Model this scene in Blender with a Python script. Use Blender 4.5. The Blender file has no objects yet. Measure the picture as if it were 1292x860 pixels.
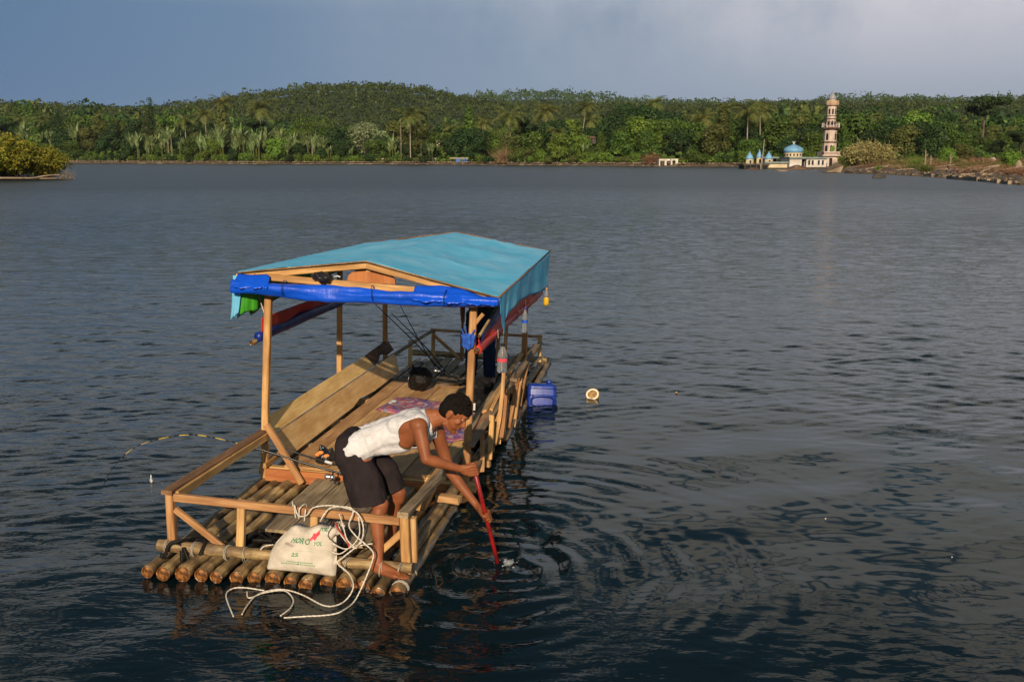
import bpy, bmesh, math, random
import numpy as np
from mathutils import Matrix, Vector, noise
R = math.radians
scene = bpy.context.scene
col = scene.collection
random.seed(7)
rng = np.random.default_rng(7)

# ------------------------------------------------------------------ camera
cam_data = bpy.data.cameras.new('camera')
cam = bpy.data.objects.new('camera', cam_data); col.objects.link(cam)
cam_data.sensor_width = 36; cam_data.lens = 33.44
cam_data.clip_start = 0.1; cam_data.clip_end = 9000
cam.location = (0, 0, 2.66)
cam.rotation_euler = (R(90 - 10.9), 0, 0)
scene.camera = cam

# ------------------------------------------------------------------ world, sun, exposure
SUN_EL = R(23.5); SUN_AZ = R(183.0)
world = bpy.data.worlds.new('World'); scene.world = world; world.use_nodes = True
nt = world.node_tree; nt.nodes.clear()
def N(t, **k):
    n = nt.nodes.new(t)
    for a, b in k.items(): setattr(n, a, b)
    return n
def K(a, b): nt.links.new(a, b)
out = N('ShaderNodeOutputWorld'); bg = N('ShaderNodeBackground'); bg.inputs['Strength'].default_value = 0.10
sky = N('ShaderNodeTexSky', sky_type='NISHITA'); sky.sun_disc = False
sky.sun_elevation = SUN_EL; sky.sun_rotation = SUN_AZ; sky.air_density = 1.6; sky.dust_density = 1.5
tc = N('ShaderNodeTexCoord'); sep = N('ShaderNodeSeparateXYZ'); K(tc.outputs['Generated'], sep.inputs[0])
def M_(op, a, b=None, c=None, clamp=False):
    n = N('ShaderNodeMath', operation=op); n.use_clamp = clamp
    for i, v in enumerate((a, b, c)):
        if v is None: continue
        if isinstance(v, (int, float)): n.inputs[i].default_value = v
        else: K(v, n.inputs[i])
    return n.outputs[0]
def ramp(f, stops, interp='LINEAR'):
    n = N('ShaderNodeValToRGB'); n.color_ramp.interpolation = interp
    e = n.color_ramp.elements
    while len(e) < len(stops): e.new(0.5)
    for i, (p, c) in enumerate(stops): e[i].position = p; e[i].color = (*c, 1)
    K(f, n.inputs[0]); return n.outputs[0]
def mixc(f, a, b):
    n = N('ShaderNodeMix', data_type='RGBA')
    if isinstance(f, (int, float)): n.inputs[0].default_value = f
    else: K(f, n.inputs[0])
    for i, v in ((6, a), (7, b)):
        if isinstance(v, tuple): n.inputs[i].default_value = (*v, 1)
        else: K(v, n.inputs[i])
    return n.outputs[2]
z = M_('MAXIMUM', sep.outputs[2], 0.0)
zp = M_('ADD', z, 0.10)
cx = M_('DIVIDE', sep.outputs[0], zp); cy = M_('DIVIDE', sep.outputs[1], zp)
cv = N('ShaderNodeCombineXYZ'); K(cx, cv.inputs[0]); K(cy, cv.inputs[1])
n1 = N('ShaderNodeTexNoise'); n1.inputs['Scale'].default_value = 2.4; n1.inputs['Detail'].default_value = 6; n1.inputs['Roughness'].default_value = 0.55
n1.inputs['Distortion'].default_value = 0.4
off = N('ShaderNodeVectorMath', operation='ADD'); off.inputs[1].default_value = (3.1, 1.7, 0.0); K(cv.outputs[0], off.inputs[0])
K(off.outputs[0], n1.inputs['Vector'])
n2 = N('ShaderNodeTexNoise'); n2.inputs['Scale'].default_value = 3.6; n2.inputs['Detail'].default_value = 6; n2.inputs['Roughness'].default_value = 0.6
K(tc.outputs['Generated'], n2.inputs['Vector'])
# low rain haze over the hills: slate blue to the left (north-west), paler and lilac to the right
az = M_('ADD', M_('MULTIPLY', sep.outputs[0], 0.85), 0.5, clamp=True)
low = ramp(az, [(0.0, (0.085, 0.17, 0.31)), (0.28, (0.15, 0.24, 0.37)), (0.55, (0.25, 0.325, 0.43)), (0.8, (0.34, 0.39, 0.475)), (1.0, (0.34, 0.385, 0.465))])
soft = ramp(n2.outputs['Fac'], [(0.40, (0, 0, 0)), (0.62, (1, 1, 1))])
puff = M_('MULTIPLY', M_('MULTIPLY', soft, ramp(az, [(0.3, (0, 0, 0)), (0.75, (1, 1, 1))])), ramp(z, [(0.06, (0, 0, 0)), (0.17, (1, 1, 1))]))
low2 = mixc(M_('MULTIPLY', puff, 0.8), low, (0.74, 0.70, 0.74))
# higher up: broken warm-grey cloud with deep blue gaps
thr = M_('MULTIPLY', M_('SUBTRACT', z, 0.385), 1.1)
hole = ramp(M_('SUBTRACT', n1.outputs['Fac'], thr), [(0.46, (0, 0, 0)), (0.54, (1, 1, 1))], 'EASE')
skyd = N('ShaderNodeMix', data_type='RGBA', blend_type='MULTIPLY'); skyd.inputs[0].default_value = 1.0
K(sky.outputs[0], skyd.inputs[6]); skyd.inputs[7].default_value = (0.10 * 0.30, 0.10 * 0.42, 0.10 * 0.50, 1)
cloudc = mixc(ramp(z, [(0.20, (0, 0, 0)), (0.42, (1, 1, 1))]), (0.50, 0.555, 0.62), (0.65, 0.62, 0.545))
high = mixc(hole, skyd.outputs[2], cloudc)
tot = mixc(ramp(z, [(0.14, (0, 0, 0)), (0.27, (1, 1, 1))]), low2, high)
fin = N('ShaderNodeMix', data_type='RGBA', blend_type='MULTIPLY'); fin.inputs[0].default_value = 1.0
K(tot, fin.inputs[6]); fin.inputs[7].default_value = (10, 10, 10, 1)
K(fin.outputs[2], bg.inputs['Color']); K(bg.outputs[0], out.inputs['Surface'])

sun_d = bpy.data.lights.new('sun', 'SUN'); sun_d.energy = 5.0; sun_d.angle = R(0.55); sun_d.color = (1.0, 0.82, 0.62)
sun = bpy.data.objects.new('sun', sun_d); col.objects.link(sun)
sdir = Vector((math.sin(SUN_AZ) * math.cos(SUN_EL), math.cos(SUN_AZ) * math.cos(SUN_EL), math.sin(SUN_EL)))
sun.rotation_euler = sdir.to_track_quat('Z', 'Y').to_euler()
vs = scene.view_settings
vs.view_transform = 'Standard'; vs.look = 'None'; vs.exposure = 0.0; vs.gamma = 1.0; vs.use_curve_mapping = False
scene.render.engine = 'CYCLES'
cy_ = scene.cycles
cy_.use_denoising = True; cy_.max_bounces = 6; cy_.diffuse_bounces = 2; cy_.glossy_bounces = 3; cy_.transparent_max_bounces = 6
cy_.caustics_reflective = False; cy_.caustics_refractive = False

# ------------------------------------------------------------------ materials
MATS = {}
class MB:
    """small wrapper to write node materials"""
    def __init__(s, name):
        s.m = bpy.data.materials.new(name); s.m.use_nodes = True; s.t = s.m.node_tree
        s.b = s.t.nodes['Principled BSDF']; s.o = s.t.nodes['Material Output']; MATS[name] = s.m
    def n(s, t, **k):
        n = s.t.nodes.new(t)
        for a, b in k.items(): setattr(n, a, b)
        return n
    def l(s, a, b): s.t.links.new(a, b)
    def coord(s, kind='Object', scale=(1, 1, 1)):
        c = s.n('ShaderNodeTexCoord'); m = s.n('ShaderNodeMapping'); m.inputs['Scale'].default_value = scale
        s.l(c.outputs[kind], m.inputs['Vector'])
        return m.outputs[0]
    def noise(s, vec, scale=5, detail=4, rough=0.55, dist=0.0):
        n = s.n('ShaderNodeTexNoise'); n.inputs['Scale'].default_value = scale; n.inputs['Detail'].default_value = detail
        n.inputs['Roughness'].default_value = rough; n.inputs['Distortion'].default_value = dist
        if vec is not None: s.l(vec, n.inputs['Vector'])
        return n.outputs['Fac']
    def ramp(s, f, stops):
        n = s.n('ShaderNodeValToRGB'); e = n.color_ramp.elements
        while len(e) < len(stops): e.new(0.5)
        for i, (p, c) in enumerate(stops): e[i].position = p; e[i].color = (*c, 1) if len(c) == 3 else c
        s.l(f, n.inputs[0]); return n.outputs[0]
    def mix(s, f, a, b, blend='MIX'):
        n = s.n('ShaderNodeMix', data_type='RGBA', blend_type=blend)
        if isinstance(f, (int, float)): n.inputs[0].default_value = f
        else: s.l(f, n.inputs[0])
        for i, v in ((6, a), (7, b)):
            if isinstance(v, tuple): n.inputs[i].default_value = (*v, 1)
            else: s.l(v, n.inputs[i])
        return n.outputs[2]
    def math(s, op, a, b=None, clamp=False):
        n = s.n('ShaderNodeMath', operation=op); n.use_clamp = clamp
        for i, v in enumerate((a, b)):
            if v is None: continue
            if isinstance(v, (int, float)): n.inputs[i].default_value = v
            else: s.l(v, n.inputs[i])
        return n.outputs[0]
    def bump(s, h, strength=0.3, dist=0.01):
        n = s.n('ShaderNodeBump'); n.inputs['Strength'].default_value = strength; n.inputs['Distance'].default_value = dist
        s.l(h, n.inputs['Height']); s.l(n.outputs[0], s.b.inputs['Normal']); return n
    def set(s, color=None, rough=None, metal=None, **k):
        if color is not None:
            if isinstance(color, tuple): s.b.inputs['Base Color'].default_value = (*color, 1)
            else: s.l(color, s.b.inputs['Base Color'])
        if rough is not None:
            if isinstance(rough, (int, float)): s.b.inputs['Roughness'].default_value = rough
            else: s.l(rough, s.b.inputs['Roughness'])
        if metal is not None: s.b.inputs['Metallic'].default_value = metal
        for a, b in k.items(): s.b.inputs[a].default_value = b
        return s.m

def wood(name, c1, c2, c3, rough=0.65, spec=0.3):
    m = MB(name)
    oi = m.n('ShaderNodeObjectInfo')
    tcn = m.n('ShaderNodeTexCoord'); ad = m.n('ShaderNodeVectorMath', operation='ADD')
    sc = m.n('ShaderNodeVectorMath', operation='SCALE'); cb = m.n('ShaderNodeCombineXYZ')
    for i in range(3): m.l(oi.outputs['Random'], cb.inputs[i])
    m.l(cb.outputs[0], sc.inputs[0]); sc.inputs['Scale'].default_value = 37.0
    m.l(tcn.outputs['Object'], ad.inputs[0]); m.l(sc.outputs[0], ad.inputs[1])
    mp = m.n('ShaderNodeMapping'); mp.inputs['Scale'].default_value = (26, 26, 1.6); m.l(ad.outputs[0], mp.inputs['Vector'])
    g = m.noise(mp.outputs[0], 1.6, 5, 0.6, 0.6)
    mp2 = m.n('ShaderNodeMapping'); mp2.inputs['Scale'].default_value = (5, 5, 2.2); m.l(ad.outputs[0], mp2.inputs['Vector'])
    g2 = m.noise(mp2.outputs[0], 1.3, 3)
    vor = m.n('ShaderNodeTexVoronoi'); vor.inputs['Scale'].default_value = 2.3; m.l(mp2.outputs[0], vor.inputs['Vector'])
    knot = m.ramp(vor.outputs['Distance'], [(0.05, (1, 1, 1)), (0.13, (0, 0, 0))])
    base = m.ramp(g, [(0.25, c3), (0.5, c2), (0.75, c1)])
    base = m.mix(m.math('MULTIPLY', m.ramp(g2, [(0.38, (0, 0, 0)), (0.68, (1, 1, 1))]), 0.75), base, c3)
    base = m.mix(m.math('MULTIPLY', knot, 0.5), base, tuple(x * 0.25 for x in c3))
    hv = m.n('ShaderNodeHueSaturation'); m.l(base, hv.inputs['Color'])
    m.l(m.math('ADD', m.math('MULTIPLY', oi.outputs['Random'], 0.5), 0.74), hv.inputs['Value'])
    m.l(m.math('ADD', m.math('MULTIPLY', oi.outputs['Random'], 0.02), 0.49), hv.inputs['Hue'])
    m.set(hv.outputs[0], rough); m.b.inputs['Specular IOR Level'].default_value = spec
    m.bump(m.math('ADD', g, m.math('MULTIPLY', g2, 0.4)), 0.8, 0.006)
    return m.m
wood('new timber', (0.66, 0.40, 0.18), (0.52, 0.28, 0.105), (0.25, 0.11, 0.04))
wood('board timber', (0.74, 0.48, 0.22), (0.60, 0.36, 0.145), (0.30, 0.15, 0.055))
wood('pale board', (0.88, 0.62, 0.31), (0.82, 0.54, 0.23), (0.56, 0.31, 0.10))
wood('rotten board', (0.30, 0.17, 0.09), (0.14, 0.075, 0.04), (0.025, 0.014, 0.009), 0.85)
wood('orange board', (0.66, 0.30, 0.10), (0.56, 0.23, 0.065), (0.36, 0.12, 0.03))
wood('grey timber', (0.42, 0.32, 0.205), (0.29, 0.21, 0.125), (0.10, 0.068, 0.04), 0.8)
wood('brown timber', (0.34, 0.19, 0.09), (0.24, 0.125, 0.055), (0.11, 0.05, 0.022), 0.75)

def bamboo_mat():
    m = MB('bamboo')
    oi = m.n('ShaderNodeObjectInfo')
    tcn = m.n('ShaderNodeTexCoord'); ad = m.n('ShaderNodeVectorMath', operation='ADD')
    cb = m.n('ShaderNodeCombineXYZ')
    for i in range(3): m.l(m.math('MULTIPLY', oi.outputs['Random'], 31.0), cb.inputs[i])
    m.l(tcn.outputs['Object'], ad.inputs[0]); m.l(cb.outputs[0], ad.inputs[1])
    mp = m.n('ShaderNodeMapping'); mp.inputs['Scale'].default_value = (18, 18, 1.8); m.l(ad.outputs[0], mp.inputs['Vector'])
    streak = m.noise(mp.outputs[0], 2.2, 5, 0.6, 0.3)
    blot = m.noise(ad.outputs[0], 5, 5, 0.65)
    base = m.ramp(streak, [(0.28, (0.11, 0.065, 0.028)), (0.45, (0.26, 0.165, 0.07)), (0.62, (0.45, 0.31, 0.13)), (0.8, (0.54, 0.41, 0.20))])
    base = m.mix(m.ramp(blot, [(0.45, (0, 0, 0)), (0.62, (0.8, 0.8, 0.8))]), base, (0.11, 0.07, 0.034))
    hv = m.n('ShaderNodeHueSaturation'); m.l(base, hv.inputs['Color'])
    m.l(m.math('ADD', m.math('MULTIPLY', oi.outputs['Random'], 0.6), 0.65), hv.inputs['Value'])
    # wet band near the water
    geo = m.n('ShaderNodeNewGeometry'); sp = m.n('ShaderNodeSeparateXYZ'); m.l(geo.outputs['Position'], sp.inputs[0])
    wet = m.ramp(m.math('ADD', sp.outputs[2], m.math('MULTIPLY', blot, 0.05)), [(0.035, (1, 1, 1)), (0.085, (0, 0, 0))])
    m.set(m.mix(m.math('MULTIPLY', wet, 0.72), hv.outputs[0], (0.022, 0.014, 0.007)), m.math('SUBTRACT', 0.62, m.math('MULTIPLY', wet, 0.32)))
    m.bump(m.math('ADD', streak, blot), 0.25, 0.004)
bamboo_mat()
m = MB('bamboo end'); g = m.noise(m.coord('Object', (1, 1, 1)), 38, 4)
m.set(m.ramp(g, [(0.3, (0.03, 0.012, 0.005)), (0.5, (0.15, 0.06, 0.018)), (0.68, (0.40, 0.18, 0.05))]), 0.3); m.bump(g, 0.5, 0.006)

def plastic_tarp(name, c, c2, rough=0.4, weave=True, spec=0.5, trans=0.0):
    m = MB(name)
    v = m.coord('Object')
    big = m.noise(v, 3.0, 5, 0.6, 0.5); fine = m.noise(m.coord('Object', (1, 1, 1)), 30, 3)
    m.set(m.mix(m.ramp(big, [(0.35, (0, 0, 0)), (0.7, (1, 1, 1))]), c, c2), rough)
    m.b.inputs['Specular IOR Level'].default_value = spec
    h = m.math('ADD', big, m.math('MULTIPLY', fine, 0.12))
    m.bump(h, 0.5, 0.03)
    if trans:
        tr = m.n('ShaderNodeBsdfTranslucent'); tr.inputs[0].default_value = (*c, 1)
        mx = m.n('ShaderNodeMixShader'); mx.inputs[0].default_value = trans
        m.l(m.b.outputs[0], mx.inputs[1]); m.l(tr.outputs[0], mx.inputs[2]); m.l(mx.outputs[0], m.o.inputs['Surface'])
    return m.m
plastic_tarp('cyan tarp', (0.12, 0.62, 0.90), (0.30, 0.70, 0.92), 0.6, spec=0.3, trans=0.3)
plastic_tarp('blue tarp', (0.003, 0.065, 0.50), (0.005, 0.09, 0.66), 0.38, spec=0.45)
plastic_tarp('dark blue tarp', (0.003, 0.018, 0.16), (0.004, 0.03, 0.26), 0.4)
plastic_tarp('red tarp', (0.62, 0.035, 0.018), (0.50, 0.05, 0.03), 0.45, trans=0.1)
plastic_tarp('green tarp', (0.05, 0.32, 0.02), (0.07, 0.40, 0.03), 0.5, trans=0.15)

def simple(name, c, rough=0.6, c2=None, scale=8, bump=0.2, bd=0.005, metal=0.0, spec=0.5, det=4):
    m = MB(name); v = m.coord('Object')
    n = m.noise(v, scale, det)
    c2 = c2 or tuple(x * 0.7 for x in c)
    m.set(m.mix(m.ramp(n, [(0.35, (0, 0, 0)), (0.65, (1, 1, 1))]), c, c2), rough, metal)
    m.b.inputs['Specular IOR Level'].default_value = spec
    if bump: m.bump(n, bump, bd)
    return m.m
simple('rope white', (0.72, 0.66, 0.55), 0.8, (0.5, 0.44, 0.34), 60, 0.6, 0.004)
simple('black rubber', (0.006, 0.0055, 0.005), 0.6, (0.012, 0.010, 0.009), 20, spec=0.2)
simple('black plastic bag', (0.010, 0.010, 0.012), 0.25, (0.022, 0.02, 0.02), 12, 0.9, 0.02)
simple('metal silver', (0.6, 0.58, 0.55), 0.3, metal=0.9, scale=30)
simple('rod black', (0.015, 0.015, 0.017), 0.3)
simple('rod red', (0.35, 0.05, 0.02), 0.35)
simple('yellow rod', (0.6, 0.42, 0.05), 0.4)
simple('orange cloth', (0.75, 0.26, 0.06), 0.7, (0.6, 0.2, 0.04))
simple('paddle red', (0.30, 0.010, 0.009), 0.45, (0.16, 0.006, 0.006), 14)
simple('dark brown fabric', (0.028, 0.020, 0.021), 0.9, (0.018, 0.013, 0.014), 9, 0.7, 0.02, spec=0.15)
simple('jeans', (0.012, 0.03, 0.075), 0.9, (0.008, 0.02, 0.05), 14, 0.4, 0.01, spec=0.2)
simple('dark shirt', (0.02, 0.028, 0.032), 0.9, (0.014, 0.018, 0.022), 10, 0.5, 0.01, spec=0.2)
simple('blue jerrycan', (0.005, 0.022, 0.20), 0.35, (0.010, 0.045, 0.30), 9, 0.4)
simple('blue cloth', (0.01, 0.10, 0.60), 0.5, (0.006, 0.06, 0.4), 20)
simple('coconut flesh', (0.85, 0.80, 0.66), 0.5, (0.8, 0.7, 0.5), 20)
simple('coconut husk', (0.45, 0.28, 0.09), 0.8, (0.2, 0.11, 0.04), 25, 0.6, 0.01)
simple('yellow liquid', (0.70, 0.42, 0.02), 0.25)
simple('purple cap', (0.06, 0.05, 0.25), 0.4)
simple('white cap', (0.75, 0.75, 0.72), 0.4)
simple('foam', (0.42, 0.45, 0.46), 0.25, (0.12, 0.14, 0.15), 30, 0.8, 0.02)
simple('grey metal sheet', (0.30, 0.30, 0.31), 0.5, (0.22, 0.22, 0.22))
m = MB('clear bottle'); m.set((0.86, 0.91, 0.94), 0.10); m.b.inputs['Transmission Weight'].default_value = 0.86; m.b.inputs['IOR'].default_value = 1.15
m.bump(m.noise(m.coord('Object', (1, 1, 3)), 30, 2), 0.35, 0.004)
m = MB('patterned mat'); v = m.coord('Object', (1, 1, 1))
vo = m.n('ShaderNodeTexVoronoi'); vo.inputs['Scale'].default_value = 24; m.l(v, vo.inputs['Vector'])
hs = m.n('ShaderNodeSeparateColor'); m.l(vo.outputs['Color'], hs.inputs[0])
cc = m.ramp(hs.outputs[0], [(0.0, (0.40, 0.05, 0.06)), (0.25, (0.06, 0.08, 0.28)), (0.45, (0.45, 0.36, 0.30)), (0.62, (0.34, 0.07, 0.12)), (0.8, (0.12, 0.05, 0.20)), (1.0, (0.5, 0.30, 0.25))])
m.set(cc, 0.9); m.bump(m.noise(v, 60, 3), 0.4, 0.004)
# skin
m = MB('skin'); v = m.coord('Object'); g = m.noise(v, 6, 4); g2 = m.noise(v, 90, 3)
m.set(m.ramp(g, [(0.3, (0.18, 0.056, 0.021)), (0.7, (0.31, 0.105, 0.040))]), 0.5); m.b.inputs['Specular IOR Level'].default_value = 0.25
m.bump(m.math('ADD', g, m.math('MULTIPLY', g2, 0.15)), 0.25, 0.01)
simple('nail', (0.42, 0.22, 0.15), 0.35)
simple('hair', (0.005, 0.004, 0.0035), 0.85, (0.010, 0.007, 0.005), 60, 0.9, 0.01, spec=0.12)
m = MB('white cotton'); v = m.coord('Object'); g = m.noise(m.coord('Object', (1, 1, 1)), 9, 5, 0.6, 0.8); g2 = m.noise(m.coord('Object', (160, 8, 160)), 1, 2)
m.set(m.ramp(g, [(0.3, (0.54, 0.52, 0.51)), (0.6, (0.68, 0.66, 0.65))]), 0.9); m.b.inputs['Specular IOR Level'].default_value = 0.1
m.bump(m.math('ADD', g, m.math('MULTIPLY', g2, 0.1)), 0.8, 0.022)
# rice sack
m = MB('rice sack'); v = m.coord('Object'); g = m.noise(v, 7, 5, 0.6, 0.6)
wv = m.n('ShaderNodeTexWave'); wv.inputs['Scale'].default_value = 60; m.l(v, wv.inputs['Vector'])
wv2 = m.n('ShaderNodeTexWave', bands_direction='Z'); wv2.inputs['Scale'].default_value = 60; m.l(v, wv2.inputs['Vector'])
h = m.math('ADD', m.math('MULTIPLY', m.math('ADD', wv.outputs[1], wv2.outputs[1]), 0.06), g)
m.set(m.ramp(g, [(0.3, (0.48, 0.41, 0.31)), (0.65, (0.70, 0.63, 0.51))]), 0.6); m.bump(h, 0.7, 0.02)
simple('print green', (0.01, 0.16, 0.05), 0.6, (0.02, 0.24, 0.09), 40, 0)
simple('print red', (0.55, 0.015, 0.03), 0.6, (0.7, 0.10, 0.14), 18, 0)
simple('print grey', (0.14, 0.11, 0.09), 0.7, (0.3, 0.25, 0.2), 40, 0)

def leafmat(name, c1, c2, c3, trans=0.25, rough=0.6):
    m = MB(name); geo = m.n('ShaderNodeNewGeometry'); oi = m.n('ShaderNodeObjectInfo')
    pos = m.noise(geo.outputs['Position'], 0.09, 2)
    base = m.ramp(geo.outputs['Random Per Island'], [(0.0, c1), (0.5, c2), (1.0, c3)])
    hv = m.n('ShaderNodeHueSaturation'); m.l(base, hv.inputs['Color'])
    m.l(m.math('ADD', m.math('MULTIPLY', oi.outputs['Random'], 0.025), 0.490), hv.inputs['Hue'])
    m.l(m.math('ADD', m.math('MULTIPLY', pos, 0.9), m.math('ADD', m.math('MULTIPLY', oi.outputs['Random'], 0.45), 0.60)), hv.inputs['Value'])
    m.set(hv.outputs[0], rough); m.b.inputs['Specular IOR Level'].default_value = 0.25
    tr = m.n('ShaderNodeBsdfTranslucent'); m.l(hv.outputs[0], tr.inputs[0])
    mx = m.n('ShaderNodeMixShader'); mx.inputs[0].default_value = trans
    m.l(m.b.outputs[0], mx.inputs[1]); m.l(tr.outputs[0], mx.inputs[2]); m.l(mx.outputs[0], m.o.inputs['Surface'])
    return m.m
leafmat('leaf mid', (0.022, 0.050, 0.008), (0.052, 0.092, 0.012), (0.10, 0.14, 0.020))
leafmat('leaf dark', (0.010, 0.026, 0.006), (0.020, 0.044, 0.009), (0.042, 0.072, 0.014))
leafmat('leaf bright', (0.060, 0.115, 0.012), (0.095, 0.16, 0.018), (0.15, 0.20, 0.03))
leafmat('leaf olive', (0.045, 0.062, 0.012), (0.075, 0.088, 0.018), (0.11, 0.115, 0.028))
leafmat('leaf yellow', (0.10, 0.12, 0.012), (0.17, 0.17, 0.016), (0.25, 0.21, 0.025))
leafmat('leaf banana', (0.07, 0.12, 0.03), (0.15, 0.20, 0.07), (0.27, 0.30, 0.14), 0.25, 0.45)
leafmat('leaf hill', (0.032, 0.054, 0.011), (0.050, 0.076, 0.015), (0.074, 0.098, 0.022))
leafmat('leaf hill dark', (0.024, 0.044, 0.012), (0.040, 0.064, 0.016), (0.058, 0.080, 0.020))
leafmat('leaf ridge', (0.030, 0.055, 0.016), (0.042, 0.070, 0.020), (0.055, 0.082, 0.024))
leafmat('leaf palm', (0.07, 0.10, 0.02), (0.12, 0.145, 0.03), (0.22, 0.20, 0.07))
leafmat('leaf pale', (0.10, 0.15, 0.05), (0.17, 0.22, 0.09), (0.32, 0.34, 0.20))
leafmat('twig brown', (0.13, 0.075, 0.04), (0.19, 0.12, 0.06), (0.28, 0.20, 0.10), 0.1, 0.8)
leafmat('twig tan', (0.19, 0.15, 0.06), (0.24, 0.19, 0.08), (0.16, 0.16, 0.04), 0.15, 0.8)
leafmat('twig red brown', (0.10, 0.045, 0.028), (0.15, 0.07, 0.04), (0.20, 0.11, 0.06), 0.05, 0.8)
simple('bark', (0.13, 0.10, 0.07), 0.9, (0.07, 0.05, 0.035), 3)
simple('pale bark', (0.36, 0.31, 0.24), 0.9, (0.22, 0.18, 0.13), 2)
simple('driftwood', (0.34, 0.26, 0.18), 0.85, (0.16, 0.11, 0.07), 1.5)
simple('stone pale', (0.34, 0.26, 0.17), 0.9, (0.11, 0.075, 0.045), 0.35)
simple('thin twine', (0.45, 0.40, 0.32), 0.7)
simple('net rag', (0.02, 0.11, 0.50), 0.8, (0.01, 0.05, 0.28), 30, 0.8, 0.01)
simple('white plaster', (0.66, 0.61, 0.54), 0.85, (0.46, 0.40, 0.33), 0.7)
simple('pink plaster', (0.60, 0.49, 0.40), 0.85, (0.42, 0.31, 0.245), 0.7)
simple('brown trim', (0.14, 0.07, 0.045), 0.8)
simple('orange trim', (0.50, 0.34, 0.21), 0.8)
simple('dome blue', (0.17, 0.37, 0.56), 0.55, (0.13, 0.29, 0.42), 0.8)
simple('slate roof', (0.22, 0.26, 0.24), 0.8, (0.15, 0.18, 0.17), 1)
simple('dark opening', (0.012, 0.011, 0.010), 0.9)
simple('wall algae', (0.035, 0.033, 0.03), 0.9, (0.07, 0.06, 0.045), 0.6)
simple('cream plaster', (0.62, 0.52, 0.33), 0.85, (0.5, 0.4, 0.25), 0.8)
simple('roof rust', (0.16, 0.09, 0.05), 0.8)
simple('distant blue tarp', (0.01, 0.12, 0.62), 0.4)
simple('red cloth', (0.45, 0.05, 0.03), 0.8)
# ground
m = MB('earth'); geo = m.n('ShaderNodeNewGeometry'); sp = m.n('ShaderNodeSeparateXYZ'); m.l(geo.outputs['Position'], sp.inputs[0])
g = m.noise(geo.outputs['Position'], 0.05, 5); g2 = m.noise(geo.outputs['Position'], 0.9, 5)
veg = m.ramp(g2, [(0.3, (0.014, 0.026, 0.007)), (0.6, (0.030, 0.048, 0.011)), (0.8, (0.05, 0.07, 0.016))])
dirt = m.ramp(g2, [(0.3, (0.045, 0.030, 0.015)), (0.55, (0.12, 0.08, 0.045)), (0.75, (0.22, 0.16, 0.09))])
hz = m.math('MULTIPLY', m.math('ADD', sp.outputs[2], m.math('MULTIPLY', g, 1.5)), 0.2)
m.set(m.mix(m.ramp(hz, [(0.34, (0, 0, 0)), (0.46, (1, 1, 1))]), dirt, veg), 0.95)
m.bump(g2, 0.6, 0.3)

# ------------------------------------------------------------------ helpers
def mesh_obj(name, V, F, mat, parent=None, smooth=False, link=True, sharp=None):
    me = bpy.data.meshes.new(name); me.from_pydata([tuple(v) for v in V], [], [tuple(f) for f in F])
    if isinstance(mat, str): mat = (mat,)
    for q in mat: me.materials.append(MATS[q])
    if smooth: me.polygons.foreach_set('use_smooth', [True] * len(me.polygons))
    me.update()
    o = bpy.data.objects.new(name, me)
    if link: col.objects.link(o)
    if parent is not None: o.parent = parent
    return o
def fast_quads(name, V, mat, nq=None, F=None, smooth=False):
    """mesh from numpy: V (n,3); quads are consecutive fours unless F given"""
    V = np.asarray(V, dtype=np.float32)
    if F is None: F = np.arange(len(V), dtype=np.int32).reshape(-1, 4)
    F = np.asarray(F, dtype=np.int32)
    me = bpy.data.meshes.new(name)
    me.vertices.add(len(V)); me.vertices.foreach_set('co', V.ravel())
    k = F.shape[1]
    me.loops.add(F.size); me.loops.foreach_set('vertex_index', F.ravel())
    me.polygons.add(len(F)); me.polygons.foreach_set('loop_start', np.arange(0, F.size, k, dtype=np.int32))
    if smooth: me.polygons.foreach_set('use_smooth', np.ones(len(F), dtype=bool))
    if isinstance(mat, str): mat = (mat,)
    for q in mat: me.materials.append(MATS[q])
    me.update(calc_edges=True)
    return me
def tag(o, label=None, cat=None, group=None, kind=None):
    if label: o['label'] = label
    if cat: o['category'] = cat
    if group: o['group'] = group
    if kind: o['kind'] = kind
    return o
def empty(name, loc, rot=0.0, M=None):
    o = bpy.data.objects.new(name, None); col.objects.link(o)
    o.empty_display_size = 0.2
    if M is not None: o.matrix_world = M
    else: o.location = loc; o.rotation_euler = (0, 0, rot)
    return o
def link_mesh(name, me, parent=None, loc=None):
    o = bpy.data.objects.new(name, me); col.objects.link(o)
    if parent is not None: o.parent = parent
    if loc is not None: o.location = loc
    return o

# the raft floats slightly low on its right side, its bow towards the camera
yaw, pit, rol = -0.1595, -0.007, 0.0348
RM = Matrix.Translation((-2.396, 5.768, 0.055)) @ Matrix.Rotation(yaw, 4, 'Z') @ Matrix.Rotation(pit, 4, 'X') @ Matrix.Rotation(rol, 4, 'Y')
def at(p): return RM @ Matrix.Translation(p)

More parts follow.
